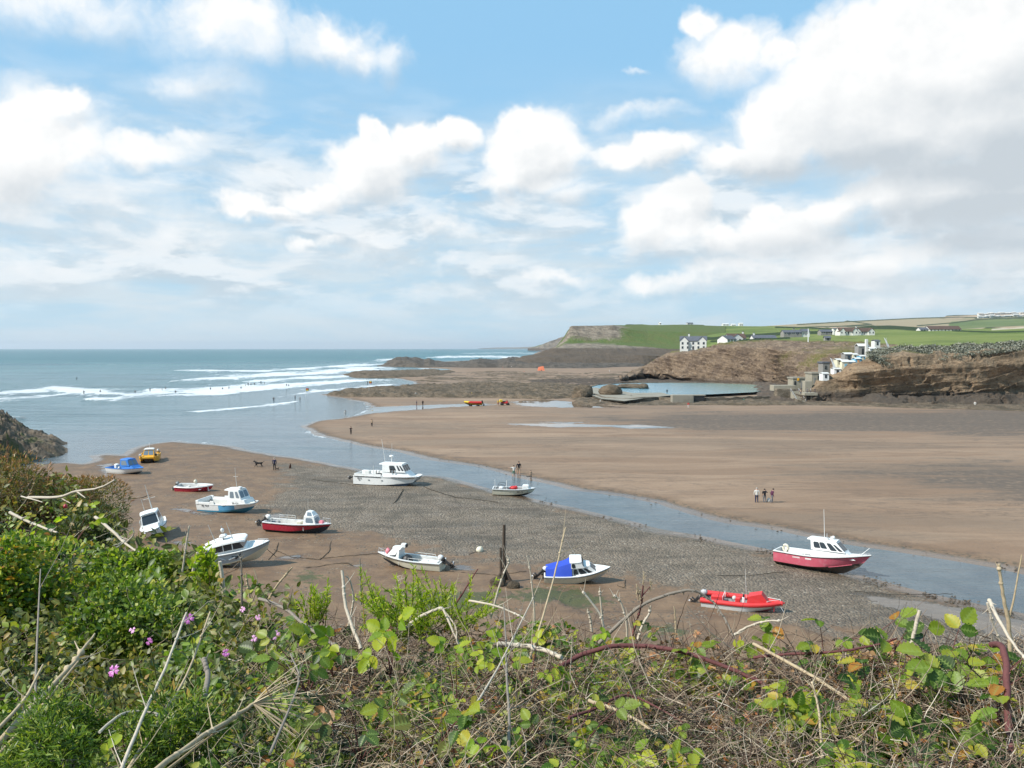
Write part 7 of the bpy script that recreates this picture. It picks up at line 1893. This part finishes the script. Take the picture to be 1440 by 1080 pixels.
# the dry tangle of twigs
def tangle(n, x0, x1, v0, v1, ln, rad, material, name, label, mask=None, lift=.05, upb=.25, sag=.25, curl=.7):
    p, px, v = scatter(n, x0, x1, v0, v1, mask); k = len(p); s = np.clip(p[:, 1] / 2, .6, 3)
    p[:, 2] += RG.uniform(-.09, lift, k)
    d = rnd_dir(k) * np.array([1, .6, .55]) + np.array([0, 0, upb])
    L_ = RG.uniform(*ln, k) * s; r = RG.uniform(*rad, k) * s ** .6
    mesh_leaves(name, twigs(p, d, L_, r, curl=curl, sag=sag), material, label=label, cat='twigs', kind='stuff')
rm = lambda a, b: np.clip((a - 250) / 250, .06, 1) * np.clip((nz(a, b, 100, 41) - .25) * 3, .15, 1)
tangle(17000, 100, 1650, -.05, .985, (.04, .15), (.0006, .0015), T_mix, 'dry_tangle', 'fine dry brown twigs tangled through the hedge', rm)
tangle(900, 150, 1650, .0, .90, (.12, .34), (.0010, .0026), T_mix, 'dry_tangle', 'longer dry stems crossing the hedge in all directions', rm, lift=.03, upb=.0)
tangle(170, 350, 1600, .85, 1.0, (.03, .12), (.0008, .0015), T_straw, 'dry_tangle', 'thin upright straw stems along the crest of the hedge', None, lift=.02, upb=1.3, sag=.1, curl=.5)
tangle(1300, -250, 420, -.05, .97, (.05, .18), (.0007, .0018), T_mix, 'dry_tangle', 'dry twigs showing between the leaves at the left', None)
tangle(420, 120, 760, .0, .8, (.10, .28), (.0008, .0016), T_straw, 'dry_grass', 'pale dry grass stems among the brambles at lower left', None, upb=.6, sag=.5)

# ---- single plants
def stalk(label, knots, r, material=T_pale, name='dead_stalk', cat='stalk', forks=(), group=None, r2=None, seg=4):
    """knots: (px, py, metres ahead)"""
    base = P(*knots[0])
    def curve(kn, rr0, rr1):
        ps = [np.array(P(*k)) for k in kn]; out = []
        n = len(ps)
        for i in range(n - 1):
            a, b_, c, d_ = ps[max(i - 1, 0)], ps[i], ps[i + 1], ps[min(i + 2, n - 1)]
            for j in range(seg):
                t = j / seg; out.append(.5 * ((2 * b_) + (c - a) * t + (2 * a - 5 * b_ + 4 * c - d_) * t * t + (3 * b_ - a - 3 * c + d_) * t ** 3))
        out.append(ps[-1]); rr = random.Random(len(label) + int(kn[0][0]))
        out = [Vector(o) + Vector((rr.uniform(-1, 1), rr.uniform(-1, 1), rr.uniform(-1, 1))) * rr0 * .22 for o in out]
        mb.tube([o - base for o in out], rr0, material, 7, rr1)
    mb = MB(); curve(knots, r, r2 if r2 else r * .5)
    for fk in forks: curve(fk, r * .55, r * .25)
    if name == 'dead_stalk':
        ks = [P(*k) - base for k in knots]; rr = random.Random(11 + int(knots[0][0]))
        tot = (ks[-1] - ks[0]).length; ax = (ks[-1] - ks[0]).normalized()
        for j in range(4):
            i = rr.randrange(len(ks) - 1); q = ks[i].lerp(ks[i + 1], rr.random()); d = (ax + Vector((rr.uniform(-1, 1), rr.uniform(-.4, .4), rr.uniform(-.5, .8))) * .9).normalized(); L_ = tot * rr.uniform(.08, .22)
            mb.tube([q, q + d * L_ * .5 + Vector((0, 0, .03 * L_)), q + d * L_ + Vector((0, 0, .15 * L_))], r * .34, material, 5, r * .12); mb.ball(q, r * 1.15, material, 6, 4)
    if name in ('bramble_cane', 'arching_stem'):
        ks = [P(*k) - base for k in knots]; rr = random.Random(7 + int(knots[0][0]))
        for a_, b_ in zip(ks[:-1], ks[1:]):
            for j in range(5):
                q = a_.lerp(b_, (j + rr.random()) / 5); d = Vector((rr.uniform(-1, 1), rr.uniform(-1, .3), rr.uniform(-1, 1))).normalized(); mb.tube([q, q + d * (r + .004)], r * .5, material, 4, .0003)
    return mb.build(name, None, 1.2, label, cat, group, loc=base)
stalk('silvery bare forked branch lying over the left bush', [(40, 700, 7.2), (80, 699, 7.0), (108, 691, 6.9), (140, 686, 6.8), (161, 675, 6.7)], .014, T_pale, 'bare_branch', 'branch', [[(84, 699, 7.0), (99, 708, 6.9)], [(108, 691, 6.9), (120, 700, 6.8)], [(30, 698, 7.2), (60, 706, 7.0)]])
stalk('pale broken stem among leaves at the far left', [(14, 721, 4.8), (45, 736, 4.7), (80, 749, 4.5)], .010, T_pale)
stalk('pale stem leaning down the right flank of the left bush', [(134, 727, 5.6), (160, 748, 5.4), (176, 764, 5.3), (200, 779, 5.1)], .012, T_pale, forks=[[(176, 764, 5.3), (188, 752, 5.3), (186, 742, 5.3)]])
stalk('thick bundle of pale straw running out of the lower left corner', [(-30, 1075, 1.5), (40, 1000, 1.65), (105, 930, 1.85), (134, 890, 2.0)], .0085, T_straw, r2=.002, forks=[[(-20, 1080, 1.45), (45, 1010, 1.6), (110, 930, 1.8)], [(-30, 1050, 1.5), (30, 990, 1.65), (60, 935, 1.75)]])
stalk('long pale stem rising steeply at lower left, left of a parallel pair', [(168, 1090, 1.35), (200, 1010, 1.5), (232, 940, 1.7), (262, 862, 1.9)], .0036, T_pale, r2=.0025)
stalk('long brown stem rising steeply at lower left, right of a parallel pair', [(172, 1095, 1.4), (225, 1010, 1.55), (262, 950, 1.75), (296, 860, 1.95)], .0036, T_straw, r2=.002)
stalk('heavy dry hogweed stem across the bottom left towards the seed head', [(205, 1095, 1.25), (270, 1045, 1.4), (330, 1008, 1.55), (356, 990, 1.6)], .0055, T_straw, r2=.004, forks=[[(215, 1098, 1.3), (290, 1040, 1.45), (350, 995, 1.6)]])
def umbel(label, px, py, D, n, ln, material, dirx=.9, name='dry_seed_head', seed=1, spread=.9):
    c = P(px, py, D); rr = random.Random(seed); mb = MB()
    for i in range(n):
        a = rr.uniform(-spread, spread); b_ = rr.uniform(-.5, .5); d = Vector((dirx * cos(a), b_ * .6, sin(a)))
        L_ = ln * rr.uniform(.6, 1); q = [d * L_ * u + Vector((0, 0, -.12 * ln * u * u + .1 * ln * sin(u * 3) * b_)) for u in (0, .25, .5, .75, 1)]
        mb.tube(q, .0012, material, 4, .0006)
        for k in range(3): mb.tube([q[-1], q[-1] + Vector((rr.uniform(-1, 1), rr.uniform(-1, 1), rr.uniform(-.3, 1))) * ln * .12], .0008, material, 3)
    return mb.build(name, None, 1.2, label, 'seed head', loc=c)
umbel('fanned dry seed head at the end of the heavy stem', 356, 989, 1.58, 26, .15, T_straw, seed=3)
umbel('small dry seed head on the crest left of the fresh green plant', 556, 858, 3.0, 26, .16, T_pale, 0.2, seed=4, spread=1.6)
stalk('arched white twig in the lower left tangle', [(140, 1030, 1.45), (165, 1008, 1.5), (195, 1000, 1.55), (240, 1010, 1.55), (285, 1035, 1.5)], .003, T_pale)
stalk('short thick pale stub standing among pink flowers', [(288, 980, 1.75), (292, 950, 1.85), (287, 927, 1.9)], .0065, T_grey, r2=.006)
stalk('dark upright stem at the left of the bright shrub', [(48, 1080, 1.6), (50, 960, 2.0), (57, 800, 3.0)], .0042, T_grey)
stalk('thin pale stem rising above the hedge in front of the white cabin boat', [(253, 822, 4.3), (260, 780, 4.3), (266, 740, 4.3)], .0055, T_pale, r2=.004)
stalk('broken pale stem leaning right of the thin tall one', [(270, 812, 4.2), (273, 795, 4.2), (278, 777, 4.2)], .0075, T_pale, r2=.008)
stalk('stout whitish broken stem below the grey cruiser', [(315, 838, 3.9), (313, 815, 3.9), (309, 790, 3.9)], .009, T_pale, r2=.009)
stalk('thin dark stem against the sand below the cruiser', [(340, 850, 3.7), (340, 820, 3.7), (339, 783, 3.7)], .006, T_grey, forks=[[(339, 786, 3.7), (334, 779, 3.7)], [(339, 786, 3.7), (344, 779, 3.7)]])
stalk('leaning straw with a withered tip right of the cruiser', [(378, 842, 3.6), (392, 820, 3.6), (411, 798, 3.6)], .006, T_straw)
stalk('two pronged dry stem on the crest below the cruiser', [(352, 848, 3.7), (348, 822, 3.7), (346, 806, 3.7)], .006, T_straw, forks=[[(355, 846, 3.7), (362, 822, 3.7), (357, 800, 3.7)]])
stalk('stout white broken stem standing over the crest left of centre', [(508, 912, 2.7), (492, 872, 2.8), (485, 845, 2.85), (481, 802, 2.9)], .0065, T_pale, r2=.0055)
stalk('crooked thin stem beside the stout white one', [(490, 880, 2.9), (497, 845, 2.9), (493, 818, 2.9), (486, 810, 2.9)], .004, T_pale, forks=[[(497, 843, 2.9), (508, 852, 2.9)]])
stalk('slim dark upright stem left of the angling boat', [(508, 850, 3.1), (507, 815, 3.1), (506, 785, 3.1)], .004, T_grey)
stalk('long grey branch sloping from upper left into the hedge', [(365, 842, 3.3), (400, 855, 3.1), (430, 880, 2.9), (462, 902, 2.7), (480, 912, 2.6)], .007, T_grey, r2=.005)
stalk('forked bleached branch right of the fresh green plant', [(568, 885, 2.8), (590, 868, 2.8), (612, 858, 2.8), (622, 856, 2.8), (634, 880, 2.75), (648, 912, 2.7)], .007, T_pale, r2=.003, forks=[[(622, 856, 2.8), (640, 880, 2.75), (642, 905, 2.7)]])
stalk('slanting reddish twig before the tall mooring post', [(640, 850, 3.0), (650, 835, 3.0), (672, 800, 3.0)], .004, T_purple)
stalk('pale twig crossing the mooring post', [(690, 870, 2.9), (705, 815, 2.9), (716, 790, 2.9), (712, 782, 2.9)], .004, T_pale, forks=[[(712, 800, 2.9), (703, 784, 2.9)]])
stalk('thin curved straw rising left of the blue canvas boat', [(738, 942, 2.3), (752, 905, 2.45), (768, 850, 2.6), (782, 800, 2.7), (795, 742, 2.8)], .0042, T_straw, r2=.0022)
stalk('slim pale twig left of the curved straw', [(752, 880, 2.7), (750, 840, 2.7), (745, 800, 2.7), (741, 782, 2.7)], .0035, T_pale, forks=[[(750, 840, 2.7), (762, 812, 2.7)]])
stalk('three part bent white twig right of the post', [(660, 845, 2.9), (690, 850, 2.8), (722, 862, 2.75), (738, 870, 2.7)], .0045, T_pale)
stalk('great arching stem over the crest in front of the speedboat', [(842, 905, 2.5), (872, 876, 2.5), (905, 850, 2.5), (940, 836, 2.5), (975, 831, 2.5), (1003, 847, 2.5), (1022, 876, 2.45), (1036, 905, 2.4)], .0062, T_grey, 'arching_stem', 'stem', r2=.0025)
stalk('purple bramble cane arching along the crest', [(778, 945, 2.05), (810, 925, 2.1), (850, 911, 2.1), (900, 908, 2.1), (950, 915, 2.05), (1000, 930, 2.0), (1050, 950, 1.95), (1090, 972, 1.9)], .0068, T_purple, 'bramble_cane', 'stem', r2=.005)
stalk('brown leafless stem with dried flower knots left of the arch', [(886, 905, 2.5), (893, 880, 2.5), (901, 855, 2.5), (905, 818, 2.5)], .0045, T_purple, forks=[[(902, 845, 2.5), (896, 832, 2.5)], [(903, 838, 2.5), (914, 825, 2.5)]])
for k, (px, py) in enumerate(((896, 829), (905, 812), (915, 823), (902, 843), (899, 836))):
    umbel('dry brown flower knot, number %s down the leafless stem' % ['two', 'one', 'three', 'five', 'four'][k], px, py, 2.5, 14, .022, T_straw, .3, 'dry_flower', seed=20 + k, spread=2.5)
stalk('curved whitish stem under the arch', [(895, 905, 2.5), (903, 880, 2.5), (913, 862, 2.5), (915, 851, 2.5)], .005, T_pale)
stalk('hooked white stem left of the pink buoy', [(851, 903, 2.6), (848, 880, 2.6), (843, 862, 2.6), (822, 835, 2.6), (820, 833, 2.6)], .0045, T_pale, r2=.003)
stalk('upright white stem beside the hooked one', [(848, 888, 2.6), (846, 860, 2.6), (843, 828, 2.6)], .0045, T_pale)
stalk('short pale stem, left end of the row under the blue canvas boat', [(832, 888, 2.6), (830, 870, 2.6), (826, 857, 2.6)], .0045, T_pale)
stalk('bent pale stem right of the pink buoy', [(882, 898, 2.55), (880, 870, 2.55), (872, 845, 2.55), (862, 836, 2.55)], .004, T_pale)
stalk('single thin stem below the bow of the speedboat', [(950, 898, 2.45), (950, 876, 2.45), (948, 853, 2.45)], .0035, T_straw)
stalk('pale curved stem reaching from the right bramble leaves', [(1034, 892, 2.2), (1050, 882, 2.2), (1075, 874, 2.15), (1098, 873, 2.1)], .004, T_pale)
stalk('white bare stick standing on the right crest', [(1281, 912, 1.85), (1287, 885, 1.85), (1293, 858, 1.85)], .0042, T_pale, r2=.0045)
stalk('tall tan forked stem at the right edge', [(1421, 915, 1.7), (1419, 880, 1.7), (1413, 850, 1.7), (1408, 822, 1.7), (1404, 793, 1.7)], .0048, T_straw, r2=.003, forks=[[(1419, 870, 1.7), (1427, 835, 1.7), (1437, 780, 1.7)]])
stalk('white crossed sticks at the right edge, the longer', [(1391, 844, 1.65), (1405, 872, 1.6), (1425, 905, 1.55), (1450, 935, 1.5)], .0042, T_pale)
stalk('white crossed sticks at the right edge, the shorter', [(1389, 848, 1.7), (1398, 880, 1.7), (1412, 915, 1.7)], .003, T_pale)
stalk('purple cane hooking down at the right edge', [(1395, 907, 1.55), (1408, 908, 1.5), (1415, 935, 1.45), (1417, 985, 1.4), (1422, 1060, 1.3), (1424, 1100, 1.25)], .0062, T_purple, 'bramble_cane', 'stem', r2=.006)
stalk('pale cane slanting across the lower right corner', [(1140, 1022, 1.5), (1190, 1035, 1.45), (1245, 1058, 1.4), (1295, 1090, 1.3)], .0038, T_straw, 'bramble_cane', 'stem')
stalk('long tan cane crossing the right half from upper left to lower right', [(1060, 905, 2.0), (1150, 955, 1.75), (1220, 1000, 1.6), (1300, 1020, 1.5), (1360, 1050, 1.42), (1395, 1075, 1.38)], .0042, T_straw, 'bramble_cane', 'stem')
stalk('thick pale cane in the bottom right corner', [(1370, 1085, 1.3), (1400, 1066, 1.32), (1450, 1042, 1.35)], .0065, T_straw, 'bramble_cane', 'stem')
stalk('white splinter at the lower right', [(1405, 1080, 1.3), (1396, 1050, 1.33), (1388, 1024, 1.36)], .003, T_pale)
stalk('brown cane running along the crest at the right', [(1060, 925, 2.0), (1110, 920, 1.95), (1180, 916, 1.9), (1240, 905, 1.9), (1262, 898, 1.9)], .0042, T_purple, 'bramble_cane', 'stem')
stalk('thin grey upright stem through the middle of the hedge', [(714, 1095, 1.3), (716, 1020, 1.5), (713, 960, 1.75), (711, 900, 2.1), (708, 850, 2.4)], .0036, T_grey)
stalk('pale cane sloping down through the centre bottom', [(828, 985, 1.65), (870, 1000, 1.6), (930, 1035, 1.5), (985, 1090, 1.35)], .0042, T_straw, 'bramble_cane', 'stem')
stalk('brown cane rising from the centre bottom to the crest', [(800, 1010, 1.6), (840, 995, 1.65), (875, 978, 1.7), (905, 985, 1.7), (960, 1015, 1.6)], .0036, T_purple, 'bramble_cane', 'stem')
stalk('thin upright pale stem at the lower right', [(1157, 1090, 1.3), (1155, 1040, 1.4), (1150, 990, 1.5), (1142, 960, 1.6)], .0032, T_straw)
stalk('green stem slanting up to a pale young leaf', [(1130, 1100, 1.3), (1215, 1010, 1.45), (1250, 985, 1.5)], .0032, L_olive)
stalk('broad bleached stick lying behind the centre twigs', [(700, 905, 2.3), (735, 908, 2.3), (770, 916, 2.25), (790, 925, 2.2)], .0075, T_pale, r2=.006)
stalk('straight pale stem crossing low left of centre', [(655, 1010, 1.6), (700, 940, 1.85), (750, 840, 2.3)], .003, T_pale)
stalk('slim stem slanting left of centre bottom', [(380, 1060, 1.4), (420, 960, 1.7), (408, 920, 1.9)], .003, T_grey)

def spray(label, px, py, D, n3, size, material=L_bramble, seed=0, spread=.06, up=(0, -.5, .85), stem=True, name='bramble_spray', leaf='tri'):
    rg = np.random.default_rng(seed + int(px)); c = np.array(P(px, py, D))
    pos = rg.normal(size=(n3, 3)) * np.array([spread, spread * .6, spread * .5]); fw = norm(pos * [1, 1, .6] + rg.normal(size=(n3, 3)) * .03 + [0, -.02, .0])
    u = norm(np.array(up) + SUNV * .45 + rg.normal(size=(n3, 3)) * .28); sz = size * rg.uniform(.75, 1.15, n3)
    t = empty(name, Vector(c), label=label, cat='bramble')
    if leaf == 'tri': dta = trifoliate(pos, fw, u, sz)
    else: dta = leaves('serrate', pos, fw, u, sz)
    mesh_leaves('leaves', dta, material, parent=t)
    if stem:
        b0 = np.repeat(np.array([[0, .05, -.12]]), n3, 0); P0 = np.stack([b0 + (pos - b0) * (k / 4) + np.array([0, 0, .02 * sin(k / 4 * pi)]) for k in range(5)], 1)
        mesh_leaves('stems', tubes(P0, np.full(n3, .0018), 5), T_purple, parent=t)
    return t
def S(label, px, py, D, n, size, *a, **k): return spray(label, px, py, D, n, size * (.72 if 400 < px < 1050 else .80), *a, **k)
S('bright trefoil leaves on the crest under the speedboat bow', 1098, 886, 2.15, 5, .052, seed=1)
S('upright pair of green leaves right of the crest trefoils', 1172, 890, 2.0, 3, .046, seed=2, spread=.03)
S('glossy mid green leaf group on the crest right of the speedboat', 1187, 908, 1.95, 5, .055, seed=3)
S('dark serrated leaf left of the white bare stick', 1262, 892, 1.9, 2, .062, L_dark, seed=4, spread=.02, leaf='one')
S('single round green leaf high on the right crest', 1307, 884, 1.85, 1, .075, L_bramble, seed=5, spread=.005, up=(0, -1, .2), leaf='one')
S('big light green leaves right of the white stick', 1345, 925, 1.75, 7, .066, seed=6, spread=.07)
S('broad trefoils near the purple hooked cane', 1388, 952, 1.6, 6, .062, L_bright, seed=7, spread=.07)
S('lime trefoils in front of the shingle pool', 1165, 962, 1.75, 5, .045, L_lime, seed=8, spread=.05)
S('large drooping green leaf lower right of centre', 1128, 990, 1.65, 2, .075, L_bramble, seed=9, spread=.02, leaf='one')
S('yellow tinged leaf group above the lower right corner', 1240, 965, 1.65, 6, .055, seed=10, spread=.06)
S('mid green leaves beside the right edge', 1430, 985, 1.45, 5, .05, seed=11)
S('green leaves low in the right corner', 1350, 1030, 1.4, 7, .045, L_bright, seed=12, spread=.07)
S('lime leaf pair on the crest left of the pink buoy', 834, 895, 2.4, 4, .042, L_lime, seed=13, spread=.035)
S('green drooping leaves on the purple cane', 978, 925, 2.05, 5, .045, L_bramble, seed=14, spread=.04)
S('pale trefoils on the crest at the end of the arch', 1035, 905, 2.15, 4, .04, L_lime, seed=15, spread=.04)
S('long bright leaves standing left of centre', 545, 905, 2.2, 5, .066, L_lime, seed=16, spread=.05, up=(-.3, -.8, .5))
S('bright leaf group behind the flowers left of centre', 462, 905, 2.3, 6, .06, L_lime, seed=17, spread=.06)
S('hanging bright green leaves under the grey branch', 425, 925, 2.1, 6, .06, L_bright, seed=18, spread=.06)
S('fresh leaf group in the middle of the hedge', 640, 950, 1.9, 5, .045, L_lime, seed=19)
S('yellow green leaf cluster at the centre right of the grey stem', 745, 935, 2.0, 9, .042, L_lime, seed=20, spread=.08)
S('dull serrated leaves low at centre left', 590, 1030, 1.5, 5, .055, L_bramble, seed=21, spread=.07)
S('leaves coloured dark as shadow at the centre bottom', 500, 1010, 1.55, 7, .05, L_dark, seed=22, spread=.08)  # the dark leaf colour stands in for shadow here
S('pale dusty leaf pair at the centre bottom', 640, 1025, 1.5, 3, .06, L_olive, seed=23, spread=.04, leaf='one')
S('bright leaves at the lower centre left of the tan cane', 790, 1040, 1.45, 8, .042, L_bright, seed=24, spread=.08)
S('yellow leaf at the bottom right of centre', 855, 1068, 1.4, 3, .05, L_lime, seed=25, spread=.04)
S('yellow green leaves at the very bottom centre', 700, 1072, 1.38, 6, .045, L_lime, seed=26, spread=.06)
S('small bright leaves at the left edge below the bush', 40, 745, 4.6, 9, .07, L_bramble, seed=27, spread=.12)
S('lime leaves beside the silvery branch', 100, 738, 4.8, 8, .065, L_lime, seed=28, spread=.11)
S('yellow leaf in the lower left grass', 160, 1040, 1.45, 2, .034, L_lime, seed=29, spread=.02, leaf='one')
S('reddish withered leaf pair at centre', 545, 880, 2.5, 3, .035, L_brown, seed=30, spread=.03)
S('withered pink leaf hanging at the lower centre', 463, 995, 1.7, 2, .05, L_brown, seed=31, spread=.01, leaf='one', up=(0, -1, 0))
S('dry curled leaves on the crest right of the speedboat', 1240, 905, 1.95, 14, .02, L_brown, seed=32, spread=.045)
S('dry brown leaves on the crest above the purple cane', 945, 898, 2.4, 14, .024, L_brown, seed=33, spread=.05)

def shrub(label, px, py, D, rx, rz, n, size, material, kind, seed, name='shrub', cat='shrub', ry=None, upb=.4, stems=24, stemm=T_grey, lumps=9, extra=None):
    """leafy clumps around a centre; px,py mark the middle of the crown"""
    rg = np.random.default_rng(seed); c = np.array(P(px, py, D)); ry = ry or rx
    cs = rg.normal(size=(lumps, 3)); cs = norm(cs) * rg.uniform(.35, .8, (lumps, 1)) * np.array([rx, ry, rz]); lr = rg.uniform(.3, .55, lumps) * min(rx, rz * 1.3)
    k = rg.integers(0, lumps, n); d = norm(rg.normal(size=(n, 3))); pos = cs[k] + d * (lr[k] * rg.uniform(.6, 1.08, n))[:, None]
    t = empty(name, Vector(c) - Vector((0, 0, rz)), label=label, cat=cat)
    pos = pos + np.array([0, 0, rz])
    fw = norm(d + rg.normal(size=(n, 3)) * .8 + [0, 0, .2]); up = norm(d * .7 + [0, 0, upb] + rg.normal(size=(n, 3)) * .5)
    mesh_leaves('foliage', leaves(kind, pos, fw, up, size * rg.uniform(.6, 1.25, n)), material, parent=t)
    if extra:
        n2, m2 = extra; k = rg.integers(0, lumps, n2); d = norm(rg.normal(size=(n2, 3)) + [0, 0, .7]); pos = cs[k] + d * (lr[k] * 1.05)[:, None] + [0, 0, rz]
        sht = mesh_leaves('shoot_tips', leaves(kind, pos, norm(d + rg.normal(size=(n2, 3)) * .5), norm(rg.normal(size=(n2, 3))), size * rg.uniform(.6, 1.2, n2)), m2, parent=t); sht['kind'] = 'stuff'
    b0 = np.repeat(np.array([[0., 0, -rz * .2]]), stems, 0) + rg.normal(size=(stems, 3)) * rx * .15; tip = cs[rg.integers(0, lumps, stems)] * 1.25 + [0, 0, rz]
    P0 = np.stack([b0 + (tip - b0) * u + rg.normal(size=(stems, 3)) * rx * .05 for u in np.linspace(0, 1, 6)], 1)
    mesh_leaves('stems', tubes(P0, np.full(stems, rx * .018), 5), stemm, parent=t)
    return t
shrub('big brownish heather like bush on the left skyline', 62, 722, 9.2, .92, .46, 26000, .05, L_olive, 'blade', 1, lumps=22, extra=(9000, L_brown), stems=80, stemm=T_mix, ry=.9)
shrub('dark green flank of growth sloping down right of the brownish bush', 116, 770, 7.8, .40, .34, 15000, .045, L_dark, 'blade', 2, lumps=16, extra=(900, L_olive), ry=.6)
shrub('brown bracken tuft at the far left edge of the skyline', -20, 700, 8.6, .7, .5, 9000, .05, L_olive, 'blade', 12, lumps=12, extra=(3000, L_brown))
shrub('rounded bright green shrub with small leaves at the left', 205, 815, 4.6, .42, .17, 9500, .030, L_bright, 'oval', 3, lumps=22, ry=.3, extra=(600, L_lime))
shrub('mid green leafy shrub below the rounded bright one', 165, 880, 3.2, .33, .16, 6500, .024, L_bright, 'oval', 4, lumps=18, ry=.25)
shrub('leafy green growth at the left edge', 30, 820, 3.9, .34, .28, 7000, .030, L_bramble, 'oval', 5, lumps=18, ry=.25)
shrub('upright leafy young plant before the grey cruiser stern', 290, 806, 4.0, .065, .17, 260, .042, L_lime, 'oval', 6, lumps=8, ry=.05, stems=6)
shrub('soft green bedstraw at the lower left', 95, 1030, 1.5, .14, .08, 6000, .016, L_bright, 'blade', 7, lumps=14, ry=.12, name='herb', cat='herb')
shrub('feathery grey green herb at the bottom left of centre', 250, 1030, 1.55, .12, .07, 3000, .018, L_bright, 'blade', 8, lumps=12, ry=.1, name='herb', cat='herb')
# feathery fresh green plant with upright spikes
def spikes(label, px, py, D, n, h, w, material, seed, leafn=60, size=.016):
    rg = np.random.default_rng(seed); c = P(px, py, D); t = empty('fresh_plant', c, label=label, cat='plant')
    b0 = rg.normal(size=(n, 3)) * [w * .25, w * .2, 0]; dirx = rg.uniform(-1, 1, n)
    hh = h * rg.uniform(.5, 1, n) * (1 - .45 * np.abs(dirx)); tip = b0 + np.stack([dirx * w * .5, rg.uniform(-.3, .3, n) * w, hh], 1)
    P0 = np.stack([b0 + (tip - b0) * u for u in np.linspace(0, 1, 6)], 1)
    mesh_leaves('stems', tubes(P0, np.full(n, .0022), 5), L_olive, parent=t)
    u = rg.uniform(.12, 1.02, (n, leafn)); pos = (b0[:, None] + (tip - b0)[:, None] * u[..., None]).reshape(-1, 3)
    d = norm(np.repeat(tip - b0, leafn, 0)); fw = norm(d * 1.0 + rg.normal(size=pos.shape) * .75)
    mesh_leaves('foliage', leaves('blade', pos, fw, norm(rg.normal(size=pos.shape) + [0, -.5, .6]), size * rg.uniform(.6, 1.2, len(pos)) * 1.4), material, parent=t)
spikes('fresh yellow green feathery plant with many upright spikes below the angling boat', 598, 888, 2.9, 62, .25, .36, L_lime, 5, 90, .015)
spikes('small pale variegated plant left of the stout white stem', 442, 880, 3.1, 16, .19, .10, L_lime, 6, 60, .016)
# pink campions
PK = mat('campion_petal', color=(.45, .12, .36), rough=.5); PK2 = mat('pale_campion_petal', color=(.66, .32, .52), rough=.5)
def campion(px, py, D, label, m=PK, s=.014, seed=0):
    rg = random.Random(seed); t = empty('pink_campion', P(px, py, D), label=label, cat='flower')
    nrm = Vector((rg.uniform(-.4, .4), -1, rg.uniform(.1, .7))).normalized(); a = nrm.cross(Vector((0, 0, 1))).normalized(); b_ = nrm.cross(a)
    for k in range(5):
        w = 2 * pi * k / 5 + rg.random(); d = a * cos(w) + b_ * sin(w); q = d.cross(nrm); mb = MB()
        V = [d * s * .12 - q * s * .06, d * s * .12 + q * s * .06, d * s * .6 - q * s * .34 + nrm * s * .1, d * s * .6 + nrm * s * .14, d * s * .6 + q * s * .34 + nrm * s * .1, d * s * 1.05 - q * s * .30, d * s * .85 + nrm * s * .1, d * s * 1.05 + q * s * .30]
        mb.add(V, [(0, 1, 3), (0, 3, 2), (1, 4, 3), (2, 3, 6, 5), (3, 4, 7, 6)], m); mb.build('petal', t)
    mb = MB(); mb.ball((0, 0, 0), s * .16, C_white, 8, 6); mb.build('flower_centre', t)
    mb = MB(); mb.tube([(0, 0, 0), (0, .01, -.03), (.01, .02, -.12), (.0, .03, -.25)], .0014, L_olive, 5); mb.build('stem', t)
for i, a in enumerate([(265, 870, 2.05, 'bright pink flower at the tip of the brown stem, left of the bleached stems'), (160, 943, 1.8, 'vivid magenta flower low in the left shrub'), (387, 893, 2.3, 'pale pink flower below the hanging bright leaves', PK2),
        (341, 857, 2.6, 'small lilac flower high on the crest left of centre', PK2), (363, 868, 2.5, 'lilac flower between two others on the left crest', PK2), (357, 898, 2.3, 'faded pink flower head lower left of the pale pink one', PK2),
        (318, 918, 2.0, 'small magenta bloom in the reddish leaves'), (210, 902, 2.1, 'magenta bud at the right foot of the bright shrub'), (186, 886, 2.3, 'lilac flower in the heart of the bright shrub', PK2)]):
    campion(*a[:4], *(a[4:] or (PK,)), s=.014 if i < 3 else .010, seed=i)
def berry(px, py, D, r, label):
    mb = MB(); mb.ball((0, 0, 0), r, mat('rose_hip_red', color=(.35, .02, .03), rough=.3), 10, 8, (1, 1, 1.1)); mb.tube([(0, 0, r), (0, .01, r * 3)], r * .12, T_purple, 5); mb.build('rose_hip', None, 1, label, 'berry', loc=P(px, py, D))
berry(92, 712, 4.9, .013, 'dark red rose hip beside the silvery branch')
# ================================================================== THE AIR: thin sea haze round everything, sky outside
hm = bpy.data.materials.new('sea_haze'); hm.use_nodes = True; ht = hm.node_tree; ht.nodes.clear()
pv = ht.nodes.new('ShaderNodeVolumePrincipled'); pv.inputs['Color'].default_value = (.80, .88, .95, 1); pv.inputs['Density'].default_value = 4.5e-5; pv.inputs['Anisotropy'].default_value = .2
ht.links.new(pv.outputs[0], ht.nodes.new('ShaderNodeOutputMaterial').inputs['Volume'])
mb = MB(); mb.box((0, 20000, -8), (120000, 60000, 260), hm)
mb.build('haze', None, None, 'thin pale sea haze in the air over the bay', 'haze', None, 'stuff')
